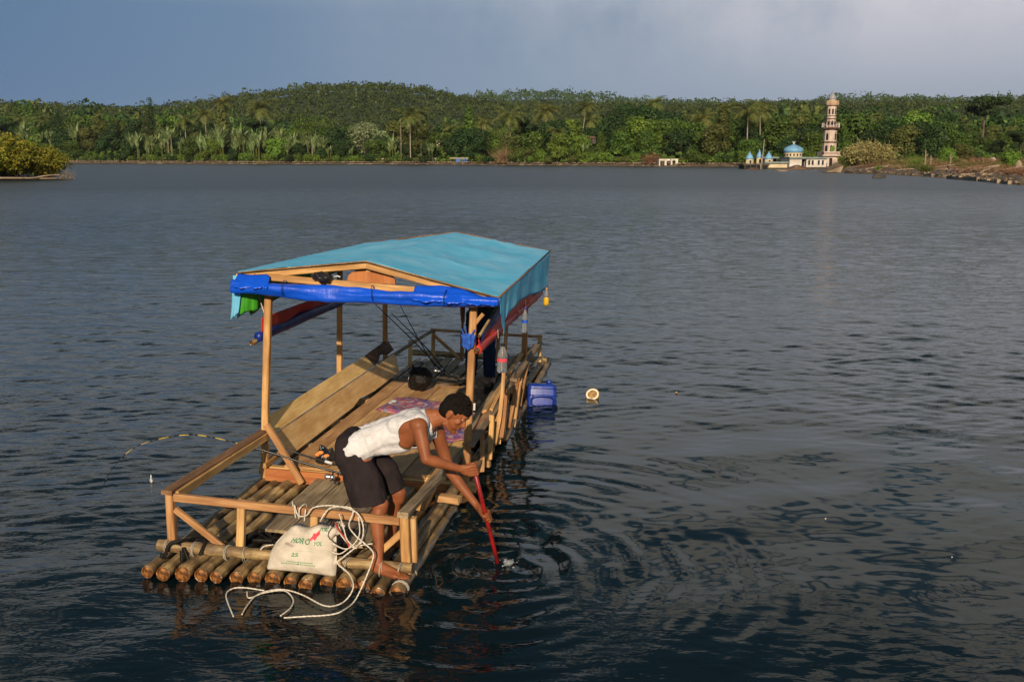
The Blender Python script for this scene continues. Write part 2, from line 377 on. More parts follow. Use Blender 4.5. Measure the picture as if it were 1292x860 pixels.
def frame(p, q, roll=0.0, up=(0, 0, 1)):
    """matrix whose local Z runs from p to q; local X stays as level as it can"""
    p, q = Vector(p), Vector(q); zz = (q - p).normalized(); u = Vector(up)
    if abs(zz.dot(u)) > 0.97: u = Vector((0, 1, 0)) if abs(zz.y) < 0.9 else Vector((1, 0, 0))
    xx = u.cross(zz).normalized(); yy = zz.cross(xx)
    m = Matrix((xx, yy, zz)).transposed().to_4x4(); m.translation = p
    return m @ Matrix.Rotation(roll, 4, 'Z'), (q - p).length
def beam(name, p, q, w, t, mat, parent, roll=0.0, up=(0, 0, 1), warp=0.003, taper=0.0, segs=3, cham=0.12):
    """sawn timber: w across (level), t the other way; worn corners, slightly bowed"""
    m, L = frame(p, q, roll, up)
    c = min(w, t) * cham
    pr = [(w/2-c, -t/2), (w/2, -t/2+c), (w/2, t/2-c), (w/2-c, t/2), (-w/2+c, t/2), (-w/2, t/2-c), (-w/2, -t/2+c), (-w/2+c, -t/2)]
    V, F = [], []; bx, by = random.uniform(-1, 1) * warp, random.uniform(-1, 1) * warp
    for i in range(segs + 1):
        s = i / segs; b = math.sin(s * math.pi); k = 1 - taper * s
        for x, y in pr:
            V.append((x * k + bx * b + random.uniform(-1, 1) * warp * .25, y * k + by * b + random.uniform(-1, 1) * warp * .25, L * s + (random.uniform(-1, 1) * warp if i in (0, segs) else 0)))
    for i in range(segs):
        for j in range(8):
            a = i * 8 + j; b_ = i * 8 + (j + 1) % 8
            F.append((a, b_, b_ + 8, a + 8))
    F.append(tuple(range(7, -1, -1))); F.append(tuple(range(segs * 8, segs * 8 + 8)))
    o = mesh_obj(name, V, F, mat, parent)
    o.matrix_local = m
    return o
def tube_mesh(pts, rad, sides=8, cap=True):
    pts = [Vector(p) for p in pts]; V, F = [], []; n = len(pts)
    if isinstance(rad, (int, float)): rad = [rad] * n
    prev = None
    for i, p in enumerate(pts):
        d = (pts[min(i + 1, n - 1)] - pts[max(i - 1, 0)]).normalized()
        if prev is None:
            a = Vector((0, 0, 1)) if abs(d.z) < 0.9 else Vector((1, 0, 0)); x = a.cross(d).normalized()
        else: x = (prev - d * prev.dot(d)).normalized()
        prev = x; y = d.cross(x)
        for j in range(sides):
            a = 2 * math.pi * j / sides
            V.append(p + (x * math.cos(a) + y * math.sin(a)) * rad[i])
    for i in range(n - 1):
        for j in range(sides):
            a = i * sides + j; b = i * sides + (j + 1) % sides
            F.append((a, b, b + sides, a + sides))
    if cap:
        F.append(tuple(range(sides - 1, -1, -1))); F.append(tuple(range((n - 1) * sides, n * sides)))
    return V, F
def smooth_path(pts, n=6):
    P = [Vector(p) for p in pts]; out = []
    for i in range(len(P) - 1):
        a, b, c, d = P[max(i - 1, 0)], P[i], P[i + 1], P[min(i + 2, len(P) - 1)]
        for k in range(n):
            t = k / n
            out.append(0.5 * ((2 * b) + (c - a) * t + (2 * a - 5 * b + 4 * c - d) * t * t + (3 * b - 3 * c + d - a) * t ** 3))
    out.append(P[-1]); return out
def tube(name, pts, rad, mat, parent=None, sides=8, smooth=True):
    V, F = tube_mesh(pts, rad, sides); return mesh_obj(name, V, F, mat, parent, smooth)
def merge(parts):
    V, F = [], []
    for v, f in parts:
        k = len(V); V += [tuple(p) for p in v]; F += [tuple(i + k for i in q) for q in f]
    return V, F
def box_vf(lo, hi):
    x0, y0, z0 = lo; x1, y1, z1 = hi
    return [(x0, y0, z0), (x1, y0, z0), (x1, y1, z0), (x0, y1, z0), (x0, y0, z1), (x1, y0, z1), (x1, y1, z1), (x0, y1, z1)], \
           [(3, 2, 1, 0), (4, 5, 6, 7), (0, 1, 5, 4), (1, 2, 6, 5), (2, 3, 7, 6), (3, 0, 4, 7)]
def lathe_vf(prof, n=16, axis=(0, 0)):
    """prof: (radius, z) from bottom to top"""
    V, F = [], []
    for r, zz in prof:
        for j in range(n):
            a = 2 * math.pi * j / n; V.append((axis[0] + r * math.cos(a), axis[1] + r * math.sin(a), zz))
    for i in range(len(prof) - 1):
        for j in range(n):
            F.append((i * n + j, i * n + (j + 1) % n, (i + 1) * n + (j + 1) % n, (i + 1) * n + j))
    F.append(tuple(range(n - 1, -1, -1))); F.append(tuple(range((len(prof) - 1) * n, len(prof) * n)))
    return V, F

# ------------------------------------------------------------------ water
def water():
    """one sheet: a fine fan with real waves near the raft, running out flat to the horizon"""
    na, nr, nf = 440, 980, 50
    ang = np.linspace(R(-42), R(42), na)
    rad = 2.3 * (70 / 2.3) ** (np.linspace(0, 1, nr))
    radf = 70 * (7000 / 70) ** (np.linspace(0, 1, nf + 1)[1:])
    rr = np.concatenate([rad, radf]); A, D = np.meshgrid(ang, rr)
    X = np.sin(A) * D; Y = np.cos(A) * D
    g = np.random.default_rng(5)
    Z = np.zeros_like(X)
    cell = D * math.log(70 / 2.3) / nr
    cellx = D * (ang[1] - ang[0])
    # how rough the wind makes each stretch: a slick lies to the right of the raft
    slick = 1 / (1 + np.exp(-(((X - 2.7) / 2.6) ** 2 + ((Y - 7.2) / 3.0) ** 2 - 1.0) * 2.0))
    lee = 1 / (1 + np.exp(-((((X + 1.1) / 2.0) ** 2 + ((Y - 5.0) / 1.9) ** 2) - 1.0) * 2.5))
    gust = 0.75 + 0.35 * np.sin(X * 0.23 + Y * 0.11 + 1.0) * np.sin(Y * 0.31 - X * 0.07 + 2.0)
    wind = (0.10 + 0.90 * slick) * (0.30 + 0.70 * lee) * gust
    near = np.clip((D - 4.2) / 6.0, 0.25, 1.0) * np.clip(1.0 - (D - 9) / 40, 0.55, 1.0)
    for lam in np.geomspace(0.075, 1.5, 60):
        th = g.normal(R(12), R(27)); k = 2 * math.pi / lam
        slope = 0.040 * (0.22 if lam > 0.7 else (0.38 if lam > 0.42 else (1.55 if lam < .19 else 0.62)))
        amp = slope / k * 1.35
        ph = g.uniform(0, 7)
        warp = 0.55 * np.sin(X * 0.9 / lam ** 0.5 * 0.4 + ph) + 0.5 * np.sin(Y * 0.5 + ph * 2)
        fade = np.clip((lam / np.maximum(cell, cellx * 0.8) - 2.2) / 2.5, 0, 1)
        boost = 1 + (1.9 * np.clip((D - 20) / 18, 0, 1) if .28 < lam < 1.1 else 0)
        Z += amp * fade * wind * near * boost * np.sin(k * (math.sin(th) * X + math.cos(th) * Y) + ph + warp)
    # long low undulation of the slick
    for lam, th, a in ((1.1, -40, .0042), (0.75, -62, .0024), (1.7, 20, .004), (0.55, -15, .0010), (0.9, 70, .0016)):
        k = 2 * math.pi / lam
        Z += a * np.clip(1.3 - wind, 0, 1) * np.sin(k * (math.sin(R(th)) * X + math.cos(R(th)) * Y) + th + 1.2 * np.sin(X * 1.1 + th) + np.sin(Y * .8))
    # rings spreading from the paddle
    def rings(x0, y0, lam, a, rmax, r0=0.05):
        r = np.hypot(X - x0, Y - y0); k = 2 * math.pi / lam
        th_ = np.arctan2(Y - y0, X - x0)
        wob = 0.6 * np.sin(th_ * 3 + r * 2.1) + 0.45 * np.sin(th_ * 7 - r * 4.3 + x0 * 9) + 0.5 * np.sin(X * 3.1 + Y * 2.3)
        a = a * (0.55 + 0.45 * np.sin(th_ * 4 + r * 1.7 + y0))
        return a * np.exp(-(r / rmax) ** 2) * np.clip(r / r0, 0, 1) / (0.6 + r) * np.sin(k * r + wob)
    Z = Z + rings(-0.06, 5.95, 0.145, 0.0042, 2.3) + rings(-0.25, 5.75, 0.22, 0.0075, 2.5) + rings(-0.02, 6.6, 0.19, 0.0034, 2.2) + rings(-0.3, 6.1, 0.33, 0.0090, 2.6)
    Z = Z + rings(0.82, 5.55, 0.055, 0.0009, 0.22) + rings(2.72, 5.55, 0.06, 0.0009, 0.25) + rings(0.89, 10.37, 0.16, 0.0014, 0.7) + rings(0.31, 10.0, 0.2, 0.0022, 0.9)
    rs = np.hypot(X + 0.06, Y - 5.93)
    Z = Z + 0.020 * np.exp(-(rs / 0.10) ** 2) * np.sin(X * 60 + 3 * np.sin(Y * 40)) * np.sin(Y * 55)
    V = np.stack([X, Y, Z], -1).reshape(-1, 3)
    i = np.arange(len(rr) - 1)[:, None] * na + np.arange(na - 1)[None, :]
    F = np.stack([i, i + 1, i + na + 1, i + na], -1).reshape(-1, 4)[:, ::-1]
    # plain outer parts: sides and behind the camera
    b = len(V)
    extra = []; fx = []
    def fan(a0, a1, n):
        nonlocal b
        aa = np.linspace(a0, a1, n); rs_ = [2.3, 70, 7000]
        for r in rs_:
            for a in aa: extra.append((math.sin(a) * r, math.cos(a) * r, 0.0))
        for q in range(2):
            for j in range(n - 1):
                fx.append((b + q * n + j, b + (q + 1) * n + j, b + (q + 1) * n + j + 1, b + q * n + j + 1))
        b += 3 * n
    fan(R(42), R(318), 40)
    V = np.concatenate([V, np.array(extra)]); F = np.concatenate([F, np.array(fx)])
    me = fast_quads('water', V, 'water', F=F, smooth=True)
    o = link_mesh('water', me); o['kind'] = 'structure'
    mc = mesh_obj('water', [(math.sin(a) * 2.31, math.cos(a) * 2.31, 0) for a in np.linspace(0, 2 * math.pi, 65)[:-1]], [tuple(range(63, -1, -1))], 'water')
    mc['kind'] = 'structure'
m = MB('water')
geo = m.n('ShaderNodeNewGeometry')
cam_d = m.n('ShaderNodeVectorMath', operation='LENGTH'); m.l(geo.outputs['Position'], cam_d.inputs[0])
mp = m.n('ShaderNodeMapping'); mp.inputs['Scale'].default_value = (0.42, 1.0, 1.0); mp.inputs['Rotation'].default_value = (0, 0, R(10)); m.l(geo.outputs['Position'], mp.inputs['Vector'])
fine = m.noise(mp.outputs[0], 9.0, 3, 0.6, 0.4)
mid = m.noise(mp.outputs[0], 2.6, 4, 0.62, 0.3)
lng = m.noise(mp.outputs[0], 0.8, 4, 0.65, 0.3)
patch = m.noise(geo.outputs['Position'], 0.035, 3)
far = m.math('MULTIPLY', m.math('SUBTRACT', cam_d.outputs['Value'], 8.0), 0.03, clamp=True)
far2 = m.math('MULTIPLY', m.math('SUBTRACT', cam_d.outputs['Value'], 40.0), 0.02, clamp=True)
sk = m.n('ShaderNodeMapping'); sk.inputs['Location'].default_value = (-2.7 / 2.9, -7.2 / 3.3, 0); sk.inputs['Scale'].default_value = (1 / 2.9, 1 / 3.3, 0); m.l(geo.outputs['Position'], sk.inputs['Vector'])
sl = m.n('ShaderNodeVectorMath', operation='LENGTH'); m.l(sk.outputs[0], sl.inputs[0])
calm = m.math('ADD', m.math('MULTIPLY', m.math('SUBTRACT', sl.outputs['Value'], 0.55), 1.2, clamp=True), 0.06)
h = m.math('ADD', m.math('MULTIPLY', m.math('MULTIPLY', fine, calm), 0.0075), m.math('MULTIPLY', m.math('MULTIPLY', mid, far), 0.12))
h = m.math('ADD', h, m.math('MULTIPLY', m.math('MULTIPLY', lng, far2), 0.35))
bp = m.n('ShaderNodeBump'); bp.inputs['Strength'].default_value = 1.0; bp.inputs['Distance'].default_value = 1.0
m.l(h, bp.inputs['Height']); m.l(bp.outputs[0], m.b.inputs['Normal'])
m.set((0.003, 0.0085, 0.0105), 0.06); m.b.inputs['IOR'].default_value = 1.333
rg = m.math('ADD', m.math('ADD', m.math('MULTIPLY', far, 0.09), m.math('MULTIPLY', far2, 0.20)), 0.035); m.l(rg, m.b.inputs['Roughness'])
water()

# ------------------------------------------------------------------ terrain
def U2X(u, d): return (u - 646) / 1200 * 0.982 * d
def Zpx(v, d): return 2.66 + (199 - v) / 1245 * d
ip = np.interp
DSu = [-900, -100, 60, 90, 200, 300, 480, 560, 620, 700, 780, 842, 900, 935, 1025, 1045, 1062, 1130, 1200, 1292, 1400, 1800]
DSd = [520, 500, 470, 460, 430, 410, 392, 372, 350, 330, 306, 292, 288, 292, 290, 215, 178, 148, 126, 94, 80, 70]
def Ds(u): return ip(u, DSu, DSd)
def Dr(u): return np.where(np.asarray(u) > 1030, np.maximum(Ds(u), 285), Ds(u))
NV = ([-900, 0, 120, 180, 260, 340, 430, 600, 700, 760, 800, 900, 1000, 1292, 1900], [120, 120, 122, 134, 134, 148, 148, 148, 144, 130, 123, 129, 128, 126, 122])
MV = ([-900, 0, 150, 230, 300, 400, 460, 540, 600, 700, 760, 860, 1292, 1900], [130, 130, 134, 131, 120, 107, 104.5, 110, 125, 134, 130, 130, 126, 124])
FV = ([-900, 300, 480, 560, 620, 700, 760, 850, 1000, 1050, 1150, 1292, 1900], [150, 150, 142, 126, 119, 116, 122, 128, 130, 122, 124, 123, 122])
def terrain(u, d):
    """ground height at bearing u (a px-like bearing scale) and distance d"""
    u = np.asarray(u, float); d = np.asarray(d, float)
    ds, dr = Ds(u), Dr(u)
    d1 = dr + 150
    h0 = 0.35 + 0 * u
    h1 = Zpx(ip(u, *NV), d1) - 20.5
    h2 = Zpx(ip(u, *MV), 1000.0) - 9.5
    h3 = Zpx(ip(u, *FV), 1900.0) - 15.0
    zz = np.where(d < ds, -2.2 + 2.4 * np.clip((d - ds + 14) / 14, 0, 1), 0)
    fl = h0 * .4 + 0.36 * np.clip((d - ds) / 10, 0, 1)
    zz = np.where((d >= ds) & (d < dr), fl, zz)
    s = np.clip((d - dr) / 150, 0, 1); zz = np.where((d >= dr) & (d < d1), 0.9 + (h1 - 0.9) * s ** 0.9 * np.clip((d - dr) / 6, 0.0, 1), zz)
    mid = np.minimum(h1, h2) * 0.80
    s = np.clip((d - d1) / np.maximum(650 - d1, 1), 0, 1); zz = np.where((d >= d1) & (d < 650), h1 + (mid - h1) * s, zz)
    s = (d - 650) / 350; s = np.clip(s, 0, 1); s = s * s * (3 - 2 * s); zz = np.where((d >= 650) & (d < 1000), mid + (h2 - mid) * s, zz)
    lo = np.minimum(h2, h3) * 0.72
    s = np.clip((d - 1000) / 350, 0, 1); s = s * s * (3 - 2 * s); zz = np.where((d >= 1000) & (d < 1350), h2 + (lo - h2) * s, zz)
    s = np.clip((d - 1350) / 550, 0, 1); s = s * s * (3 - 2 * s); zz = np.where((d >= 1350) & (d < 1900), lo + (h3 - lo) * s, zz)
    s = np.clip((d - 1900) / 900, 0, 1); zz = np.where(d >= 1900, h3 * (1 - s), zz)
    return zz
def make_terrain():
    us = np.arange(-900, 1901, 8.0)
    ds = np.concatenate([np.arange(62, 330, 4), np.arange(330, 620, 7), np.geomspace(620, 3200, 60)])
    Ug, Dg = np.meshgrid(us, ds)
    Zg = terrain(Ug, Dg)
    g = np.random.default_rng(3)
    Zg = Zg + np.where(Zg > 0.1, 0.25 * np.sin(Ug * 0.31 + Dg * 0.17) + 0.18 * g.normal(size=Zg.shape), 0)
    Xg = U2X(Ug, Dg)
    V = np.stack([Xg, Dg, Zg], -1).reshape(-1, 3); nu = len(us)
    i = np.arange(len(ds) - 1)[:, None] * nu + np.arange(nu - 1)[None, :]
    F = np.stack([i, i + 1, i + nu + 1, i + nu], -1).reshape(-1, 4)
    o = link_mesh('hills', fast_quads('hills', V, 'earth', F=F, smooth=True)); o['kind'] = 'structure'
make_terrain()
def lake_bed():
    V = [(-7000, -7000, -2.6), (7000, -7000, -2.6), (7000, 7000, -2.6), (-7000, 7000, -2.6)]
    o = mesh_obj('ground', V, [(0, 1, 2, 3)], 'earth'); o['kind'] = 'structure'
lake_bed()

# ------------------------------------------------------------------ the bamboo raft
raft = empty('bamboo_raft', None, M=RM)
tag(raft, 'long bamboo raft with a low timber shelter under a bright cyan tarpaulin roof', 'raft')

def bamboo(name, p, q, r, parent, seed, nodes=0.31, ends=True, bend=0.012):
    rg = random.Random(seed); m_, L = frame(p, q); sides = 12
    V, F, MI = [], [], []
    st = []; s = rg.uniform(0.03, 0.09); st.append((0.0, 1.0)); st.append((0.006, 1.0))
    while s < L - 0.05:
        st += [(s - 0.022, 0.985), (s - 0.008, 1.085), (s, 1.015), (s + 0.006, 1.07), (s + 0.02, 0.97)]
        s += nodes * rg.uniform(0.8, 1.15)
    st.append((L, 1.0)); st = [t for t in st if 0 <= t[0] <= L]
    b1, b2, ph = rg.uniform(-bend, bend), rg.uniform(-bend, bend), rg.uniform(0, 6)
    for i, (s, k) in enumerate(st):
        tp = 1 - 0.14 * s / L
        cx = b1 * math.sin(s * 1.3 + ph) - b1 * math.sin(ph); cy = b2 * math.sin(s * 1.0 + ph * 2) - b2 * math.sin(ph * 2)
        for j in range(sides):
            a = 2 * math.pi * j / sides; rr = r * k * tp * (1 + 0.03 * math.sin(a * 2 + ph))
            V.append((cx + rr * math.cos(a), cy + rr * math.sin(a), s))
    for i in range(len(st) - 1):
        for j in range(sides):
            a = i * sides + j; b = i * sides + (j + 1) % sides; F.append((a, b, b + sides, a + sides)); MI.append(0)
    # near end: a rim and a sunk, rough diaphragm
    n0 = len(V)
    for k, dz in ((0.84, 0.0), (0.80, 0.014)):
        for j in range(sides):
            a = 2 * math.pi * j / sides; V.append((r * k * math.cos(a), r * k * math.sin(a), dz + (rg.uniform(-.004, .004) if dz == 0 else 0)))
    V.append((0, 0, 0.004))
    for j in range(sides):
        j2 = (j + 1) % sides
        F.append((j2, j, n0 + j, n0 + j2)); MI.append(1)
        F.append((n0 + j2, n0 + j, n0 + sides + j, n0 + sides + j2)); MI.append(1)
        F.append((n0 + sides + j2, n0 + sides + j, n0 + 2 * sides)); MI.append(1)
    e = (len(st) - 1) * sides; F.append(tuple(range(e, e + sides))); MI.append(1)
    o = mesh_obj(name, V, F, ('bamboo', 'bamboo end'), parent, True); o.data.polygons.foreach_set('material_index', MI); o.data.polygons.foreach_set('use_smooth', [k_ == 0 for k_ in MI])
    o.matrix_local = m_
    return o
XS = [0.057 + i * 0.1173 for i in range(15)]
for i, x in enumerate(XS):
    y0 = -0.02 + 0.06 * i / 14 + random.uniform(-.04, .035)
    if i == 14: y0 = 0.02
    r = random.uniform(0.039, 0.057) if i not in (14,) else 0.052
    x1 = x + random.uniform(-.015, .015)
    zf = random.uniform(-.008, .008)
    bamboo('bamboo_pole', (x, y0, zf), (x1, 6.85 + random.uniform(-.08, .08), zf + random.uniform(-.01, .01)), r, raft, 100 + i)
# bigger poles on the edges, lying on top
bamboo('side_pole', (1.665, 0.42, 0.088), (1.74, 6.9, 0.10), 0.043, raft, 31, 0.42)
bamboo('side_pole', (1.80, 3.3, 0.03), (1.80, 6.95, 0.05), 0.045, raft, 32, 0.42)
# lashed cross logs
for y, x0, x1, z_, r, sd in ((0.165, 0.03, 1.75, 0.092, 0.040, 41), (6.72, -0.02, 1.80, 0.11, 0.042, 42), (5.2, 0.0, 1.82, 0.075, 0.035, 43)):
    bamboo('cross_log', (x0, y, z_), (x1, y + 0.03, z_ + 0.004), r, raft, sd, 0.36, bend=0.006)
# sawn cross beams whose ends stick out on the right
for y, z_ in ((1.80, 0.09), (2.41, 0.105), (3.25, 0.10), (4.1, 0.10), (4.9, 0.09)):
    beam('cross_beam', (0.02, y + .01, z_ - .005), (1.845, y, z_), 0.075, 0.072, 'board timber', raft, warp=.004)
# lashings
def lashing(c, r, mat='thin twine', parent=raft, axis=(1, 0, 0), n=3, rr=0.0018, name='lashing'):
    ax = Vector(axis).normalized(); a = ax.orthogonal().normalized(); b = ax.cross(a); parts = []
    for k in range(n):
        o_ = Vector(c) + ax * (k - n / 2) * rr * 2.4 + ax * random.uniform(-.004, .004); tilt = random.uniform(-.25, .25)
        pts = [o_ + (a * math.cos(t) + b * math.sin(t)) * r + ax * tilt * r * math.cos(t) for t in np.linspace(0, 2 * math.pi, 15)]
        parts.append(tube_mesh(pts, rr, 5, False))
    V, F = merge(parts); return mesh_obj(name, V, F, mat, parent, True)
for x in (0.10, 0.29, 0.52, 0.64, 0.83, 1.05, 1.34, 1.56, 1.68):
    lashing((x, 0.168, 0.087), 0.050, axis=(1, random.uniform(-.3, .3), random.uniform(-.1, .1)), n=random.choice((2, 3, 4)))
for x, r in ((1.70, .056), (1.704, .054)):
    lashing((x, 0.09, 0.0), r, axis=(0, 1, 0), n=2, rr=0.003)
lashing((1.70, 0.30, 0.0), .055, axis=(0, 1, 0), n=3)
# black inner-tube strips tied round the left end of the bow log and along it
def strip(pts, w, mat, name, parent):
    P = smooth_path(pts, 5); V, F = [], []
    for i, p in enumerate(P):
        d = (P[min(i + 1, len(P) - 1)] - P[max(i - 1, 0)]).normalized(); s = d.cross(Vector((0.2, 1, 0.1))).normalized() * w / 2; n = d.cross(s).normalized() * 0.003
        V += [p - s - n, p + s - n, p + s + n, p - s + n]
    for i in range(len(P) - 1):
        for j in range(4): F.append((i * 4 + j, i * 4 + (j + 1) % 4, i * 4 + 4 + (j + 1) % 4, i * 4 + 4 + j))
    F.append((3, 2, 1, 0)); k = (len(P) - 1) * 4; F.append((k, k + 1, k + 2, k + 3))
    return mesh_obj(name, V, F, mat, parent, True)
for pts in ([(0.10, .10, .03), (0.13, .11, .12), (.17, .13, .145), (.20, .14, .10), (.22, .10, .02)],
            [(0.17, .10, .145), (0.23, .15, .155), (.27, .22, .12), (.30, .30, .07)],
            [(0.23, .11, .12), (.26, .10, .06), (.29, .09, .01), (.31, .12, -.02)],
            [(0.14, .22, .10), (.22, .26, .13), (.33, .22, .15), (.36, .15, .14), (.35, .10, .08)],
            [(0.08, .12, .06), (.07, .10, .00), (.10, .09, -.04), (.14, .09, .0)]):
    strip(pts, 0.022, 'black rubber', 'rubber_strip', raft)
for pts in ([(0.50, .42, .075), (.62, .36, .10), (.76, .40, .085), (.93, .33, .07)], [(0.52, .30, .07), (.66, .44, .12), (.80, .32, .10), (.98, .40, .07)],
            [(0.58, .26, .15), (.64, .33, .17), (.70, .40, .10), (.85, .44, .075)]):
    strip(pts, 0.035, 'black rubber', 'rubber_strip', raft)
# bow railing
beam('rail_post', (0.112, 0.20, 0.10), (0.108, 0.19, 0.455), 0.055, 0.05, 'new timber', raft)
beam('rail_post', (0.575, 0.225, 0.10), (0.592, 0.222, 0.435), 0.052, 0.045, 'board timber', raft)
beam('rail_post', (1.07, 0.25, 0.10), (1.08, 0.25, 0.40), 0.05, 0.045, 'board timber', raft)
beam('rail_post', (1.705, 0.235, 0.05), (1.69, 0.205, 0.445), 0.058, 0.05, 'new timber', raft)
beam('rail_post', (1.735, 0.30, 0.10), (1.73, 0.27, 0.41), 0.04, 0.045, 'board timber', raft)
beam('front_rail', (0.140, 0.185, 0.428), (1.664, 0.185, 0.412), 0.028, 0.052, 'new timber', raft)
beam('side_rail', (0.105, 0.15, 0.468), (0.075, 1.80, 0.425), 0.075, 0.030, 'brown timber', raft)
beam('side_rail', (0.150, 0.20, 0.435), (0.115, 1.74, 0.395), 0.022, 0.06, 'board timber', raft)
beam('brace', (0.139, 0.190, 0.345), (0.475, 0.215, 0.085), 0.026, 0.042, 'new timber', raft)
beam('brace', (1.67, 0.215, 0.325), (1.46, 0.235, 0.105), 0.026, 0.042, 'new timber', raft)
beam('side_rail', (1.69, 0.16, 0.462), (1.675, 1.46, 0.340), 0.072, 0.038, 'grey timber', raft)
beam('side_rail', (1.60, 0.95, 0.31), (1.61, 1.62, 0.315), 0.05, 0.03, 'new timber', raft)
beam('block', (1.60, 0.98, 0.20), (1.60, 1.32, 0.25), 0.07, 0.05, 'new timber', raft)
beam('block', (1.66, 1.22, 0.20), (1.84, 1.20, 0.20), 0.08, 0.05, 'board timber', raft)
# grey boards laid over the bow poles
for k, (x0, x1, y0) in enumerate(((0.53, 0.735, 0.62), (0.742, 0.95, 0.48), (0.957, 1.17, 0.42), (1.178, 1.36, 0.50))):
    beam('bow_plank', ((x0 + x1) / 2, y0, 0.071 + .001 * k), ((x0 + x1) / 2 + .01, 1.70, 0.073 + .001 * k), x1 - x0 - .006, 0.022, 'grey timber', raft, warp=.003)
# raised deck
beam('deck_edge_board', (0.10, 1.735, 0.070), (1.62, 1.735, 0.070), 0.028, 0.105, 'orange board', raft)
beam('deck_edge_board', (0.10, 4.90, 0.070), (1.66, 4.90, 0.075), 0.03, 0.10, 'brown timber', raft)
beam('deck_bearer', (0.09, 1.70, 0.152), (0.09, 2.35, 0.152), 0.05, 0.045, 'new timber', raft)
beam('deck_strip', (0.40, 1.742, 0.155), (0.93, 1.735, 0.150), 0.04, 0.022, 'new timber', raft)
dx = [0.235, 0.395, 0.605, 0.825, 1.035, 1.235, 1.43, 1.60]
for k in range(len(dx) - 1):
    x0, x1 = dx[k], dx[k + 1]; xm = (x0 + x1) / 2
    ysplit = (None, None, 3.9, 2.9, None, 3.4, None)[k]
    cuts = [1.765 + random.uniform(-.012, .02), 4.93 + random.uniform(-.03, .05)] if ysplit is None else [1.765 + random.uniform(-.012, .02), ysplit, 4.93 + random.uniform(-.03, .05)]
    for a, b in zip(cuts[:-1], cuts[1:]):
        beam('deck_plank', (xm, a + .003, 0.137 + random.uniform(-.003, .003)), (xm + .012, b - .003, 0.137 + random.uniform(-.003, .003)), x1 - x0 - random.uniform(.005, .010), 0.024, 'board timber', raft, warp=.003, cham=.1)
# leaning back boards of the left side
def board(name, c0, c1, c2, c3, t, mat, parent, notch=None):
    """flat plank from its four corners (near-bottom, near-top, far-top, far-bottom)"""
    c = [Vector(v) for v in (c0, c1, c2, c3)]; n = (c[1] - c[0]).cross(c[3] - c[0]).normalized() * t
    m_, L = frame((c[0] + c[1]) / 2, (c[2] + c[3]) / 2); mi = m_.inverted()
    lo, hi = [], []
    ns = 14
    for i in range(ns + 1):
        s = i / ns; a = c[0].lerp(c[3], s); b = c[1].lerp(c[2], s)
        if notch and notch[0] < s < notch[1]: a = a.lerp(b, notch[2] * math.sin(math.pi * (s - notch[0]) / (notch[1] - notch[0])))
        j = random.uniform(-.002, .002)
        lo.append(a + n * j * 50 * .02); hi.append(b + Vector((0, 0, j)))
    V = []
    for a, b in zip(lo, hi): V += [mi @ a, mi @ b, mi @ (b + n), mi @ (a + n)]
    F = [(3, 2, 1, 0)]
    for i in range(ns):
        for j in range(4): F.append((i * 4 + j, i * 4 + (j + 1) % 4, i * 4 + 4 + (j + 1) % 4, i * 4 + 4 + j))
    k = ns * 4; F.append((k, k + 1, k + 2, k + 3))
    o = mesh_obj(name, V, F, mat, parent); o.matrix_local = m_; return o
board('back_board', (0.118, 1.86, 0.385), (0.055, 1.86, 0.515), (0.055, 4.50, 0.508), (0.123, 4.62, 0.375), 0.022, 'pale board', raft)
board('back_board', (0.123, 4.64, 0.377), (0.055, 4.52, 0.510), (0.050, 5.36, 0.530), (0.118, 5.42, 0.405), 0.024, 'rotten board', raft, notch=(0.2, 0.7, 0.35))
board('back_board', (0.225, 1.90, 0.175), (0.124, 1.87, 0.375), (0.130, 5.45, 0.362), (0.235, 5.25, 0.18), 0.022, 'pale board', raft, notch=(0.52, 0.66, 0.16))
beam('back_brace', (0.115, 1.715, 0.50), (0.435, 1.66, 0.045), 0.030, 0.052, 'new timber', raft)
# rear deck: loose grey slats, stern rails
for k, x in enumerate((0.42, 0.56, 0.70, 0.84, 0.98, 1.12, 1.27, 1.42, 1.57)):
    beam('stern_slat', (x, 4.98, 0.10), (x + random.uniform(-.02, .02), 6.55 + random.uniform(-.12, .08), 0.11), 0.085 + random.uniform(-.01, .02), 0.02, 'grey timber', raft)
for p, q in (((0.17, 5.98, 0.08), (0.17, 5.98, 0.42)), ((0.335, 6.5, 0.09), (0.335, 6.5, 0.47)), ((0.72, 6.5, 0.09), (0.715, 6.5, 0.46)), ((1.19, 6.5, 0.09), (1.19, 6.5, 0.46)), ((1.74, 6.45, 0.06), (1.735, 6.42, 0.51))):
    beam('rail_post', p, q, 0.045, 0.045, 'board timber', raft)
beam('stern_rail', (0.30, 6.49, 0.475), (1.76, 6.43, 0.485), 0.05, 0.032, 'board timber', raft)
beam('side_rail', (0.05, 5.05, 0.30), (0.34, 6.48, 0.475), 0.04, 0.03, 'grey timber', raft)
beam('brace', (0.36, 6.47, 0.40), (0.70, 6.47, 0.12), 0.03, 0.04, 'board timber', raft)
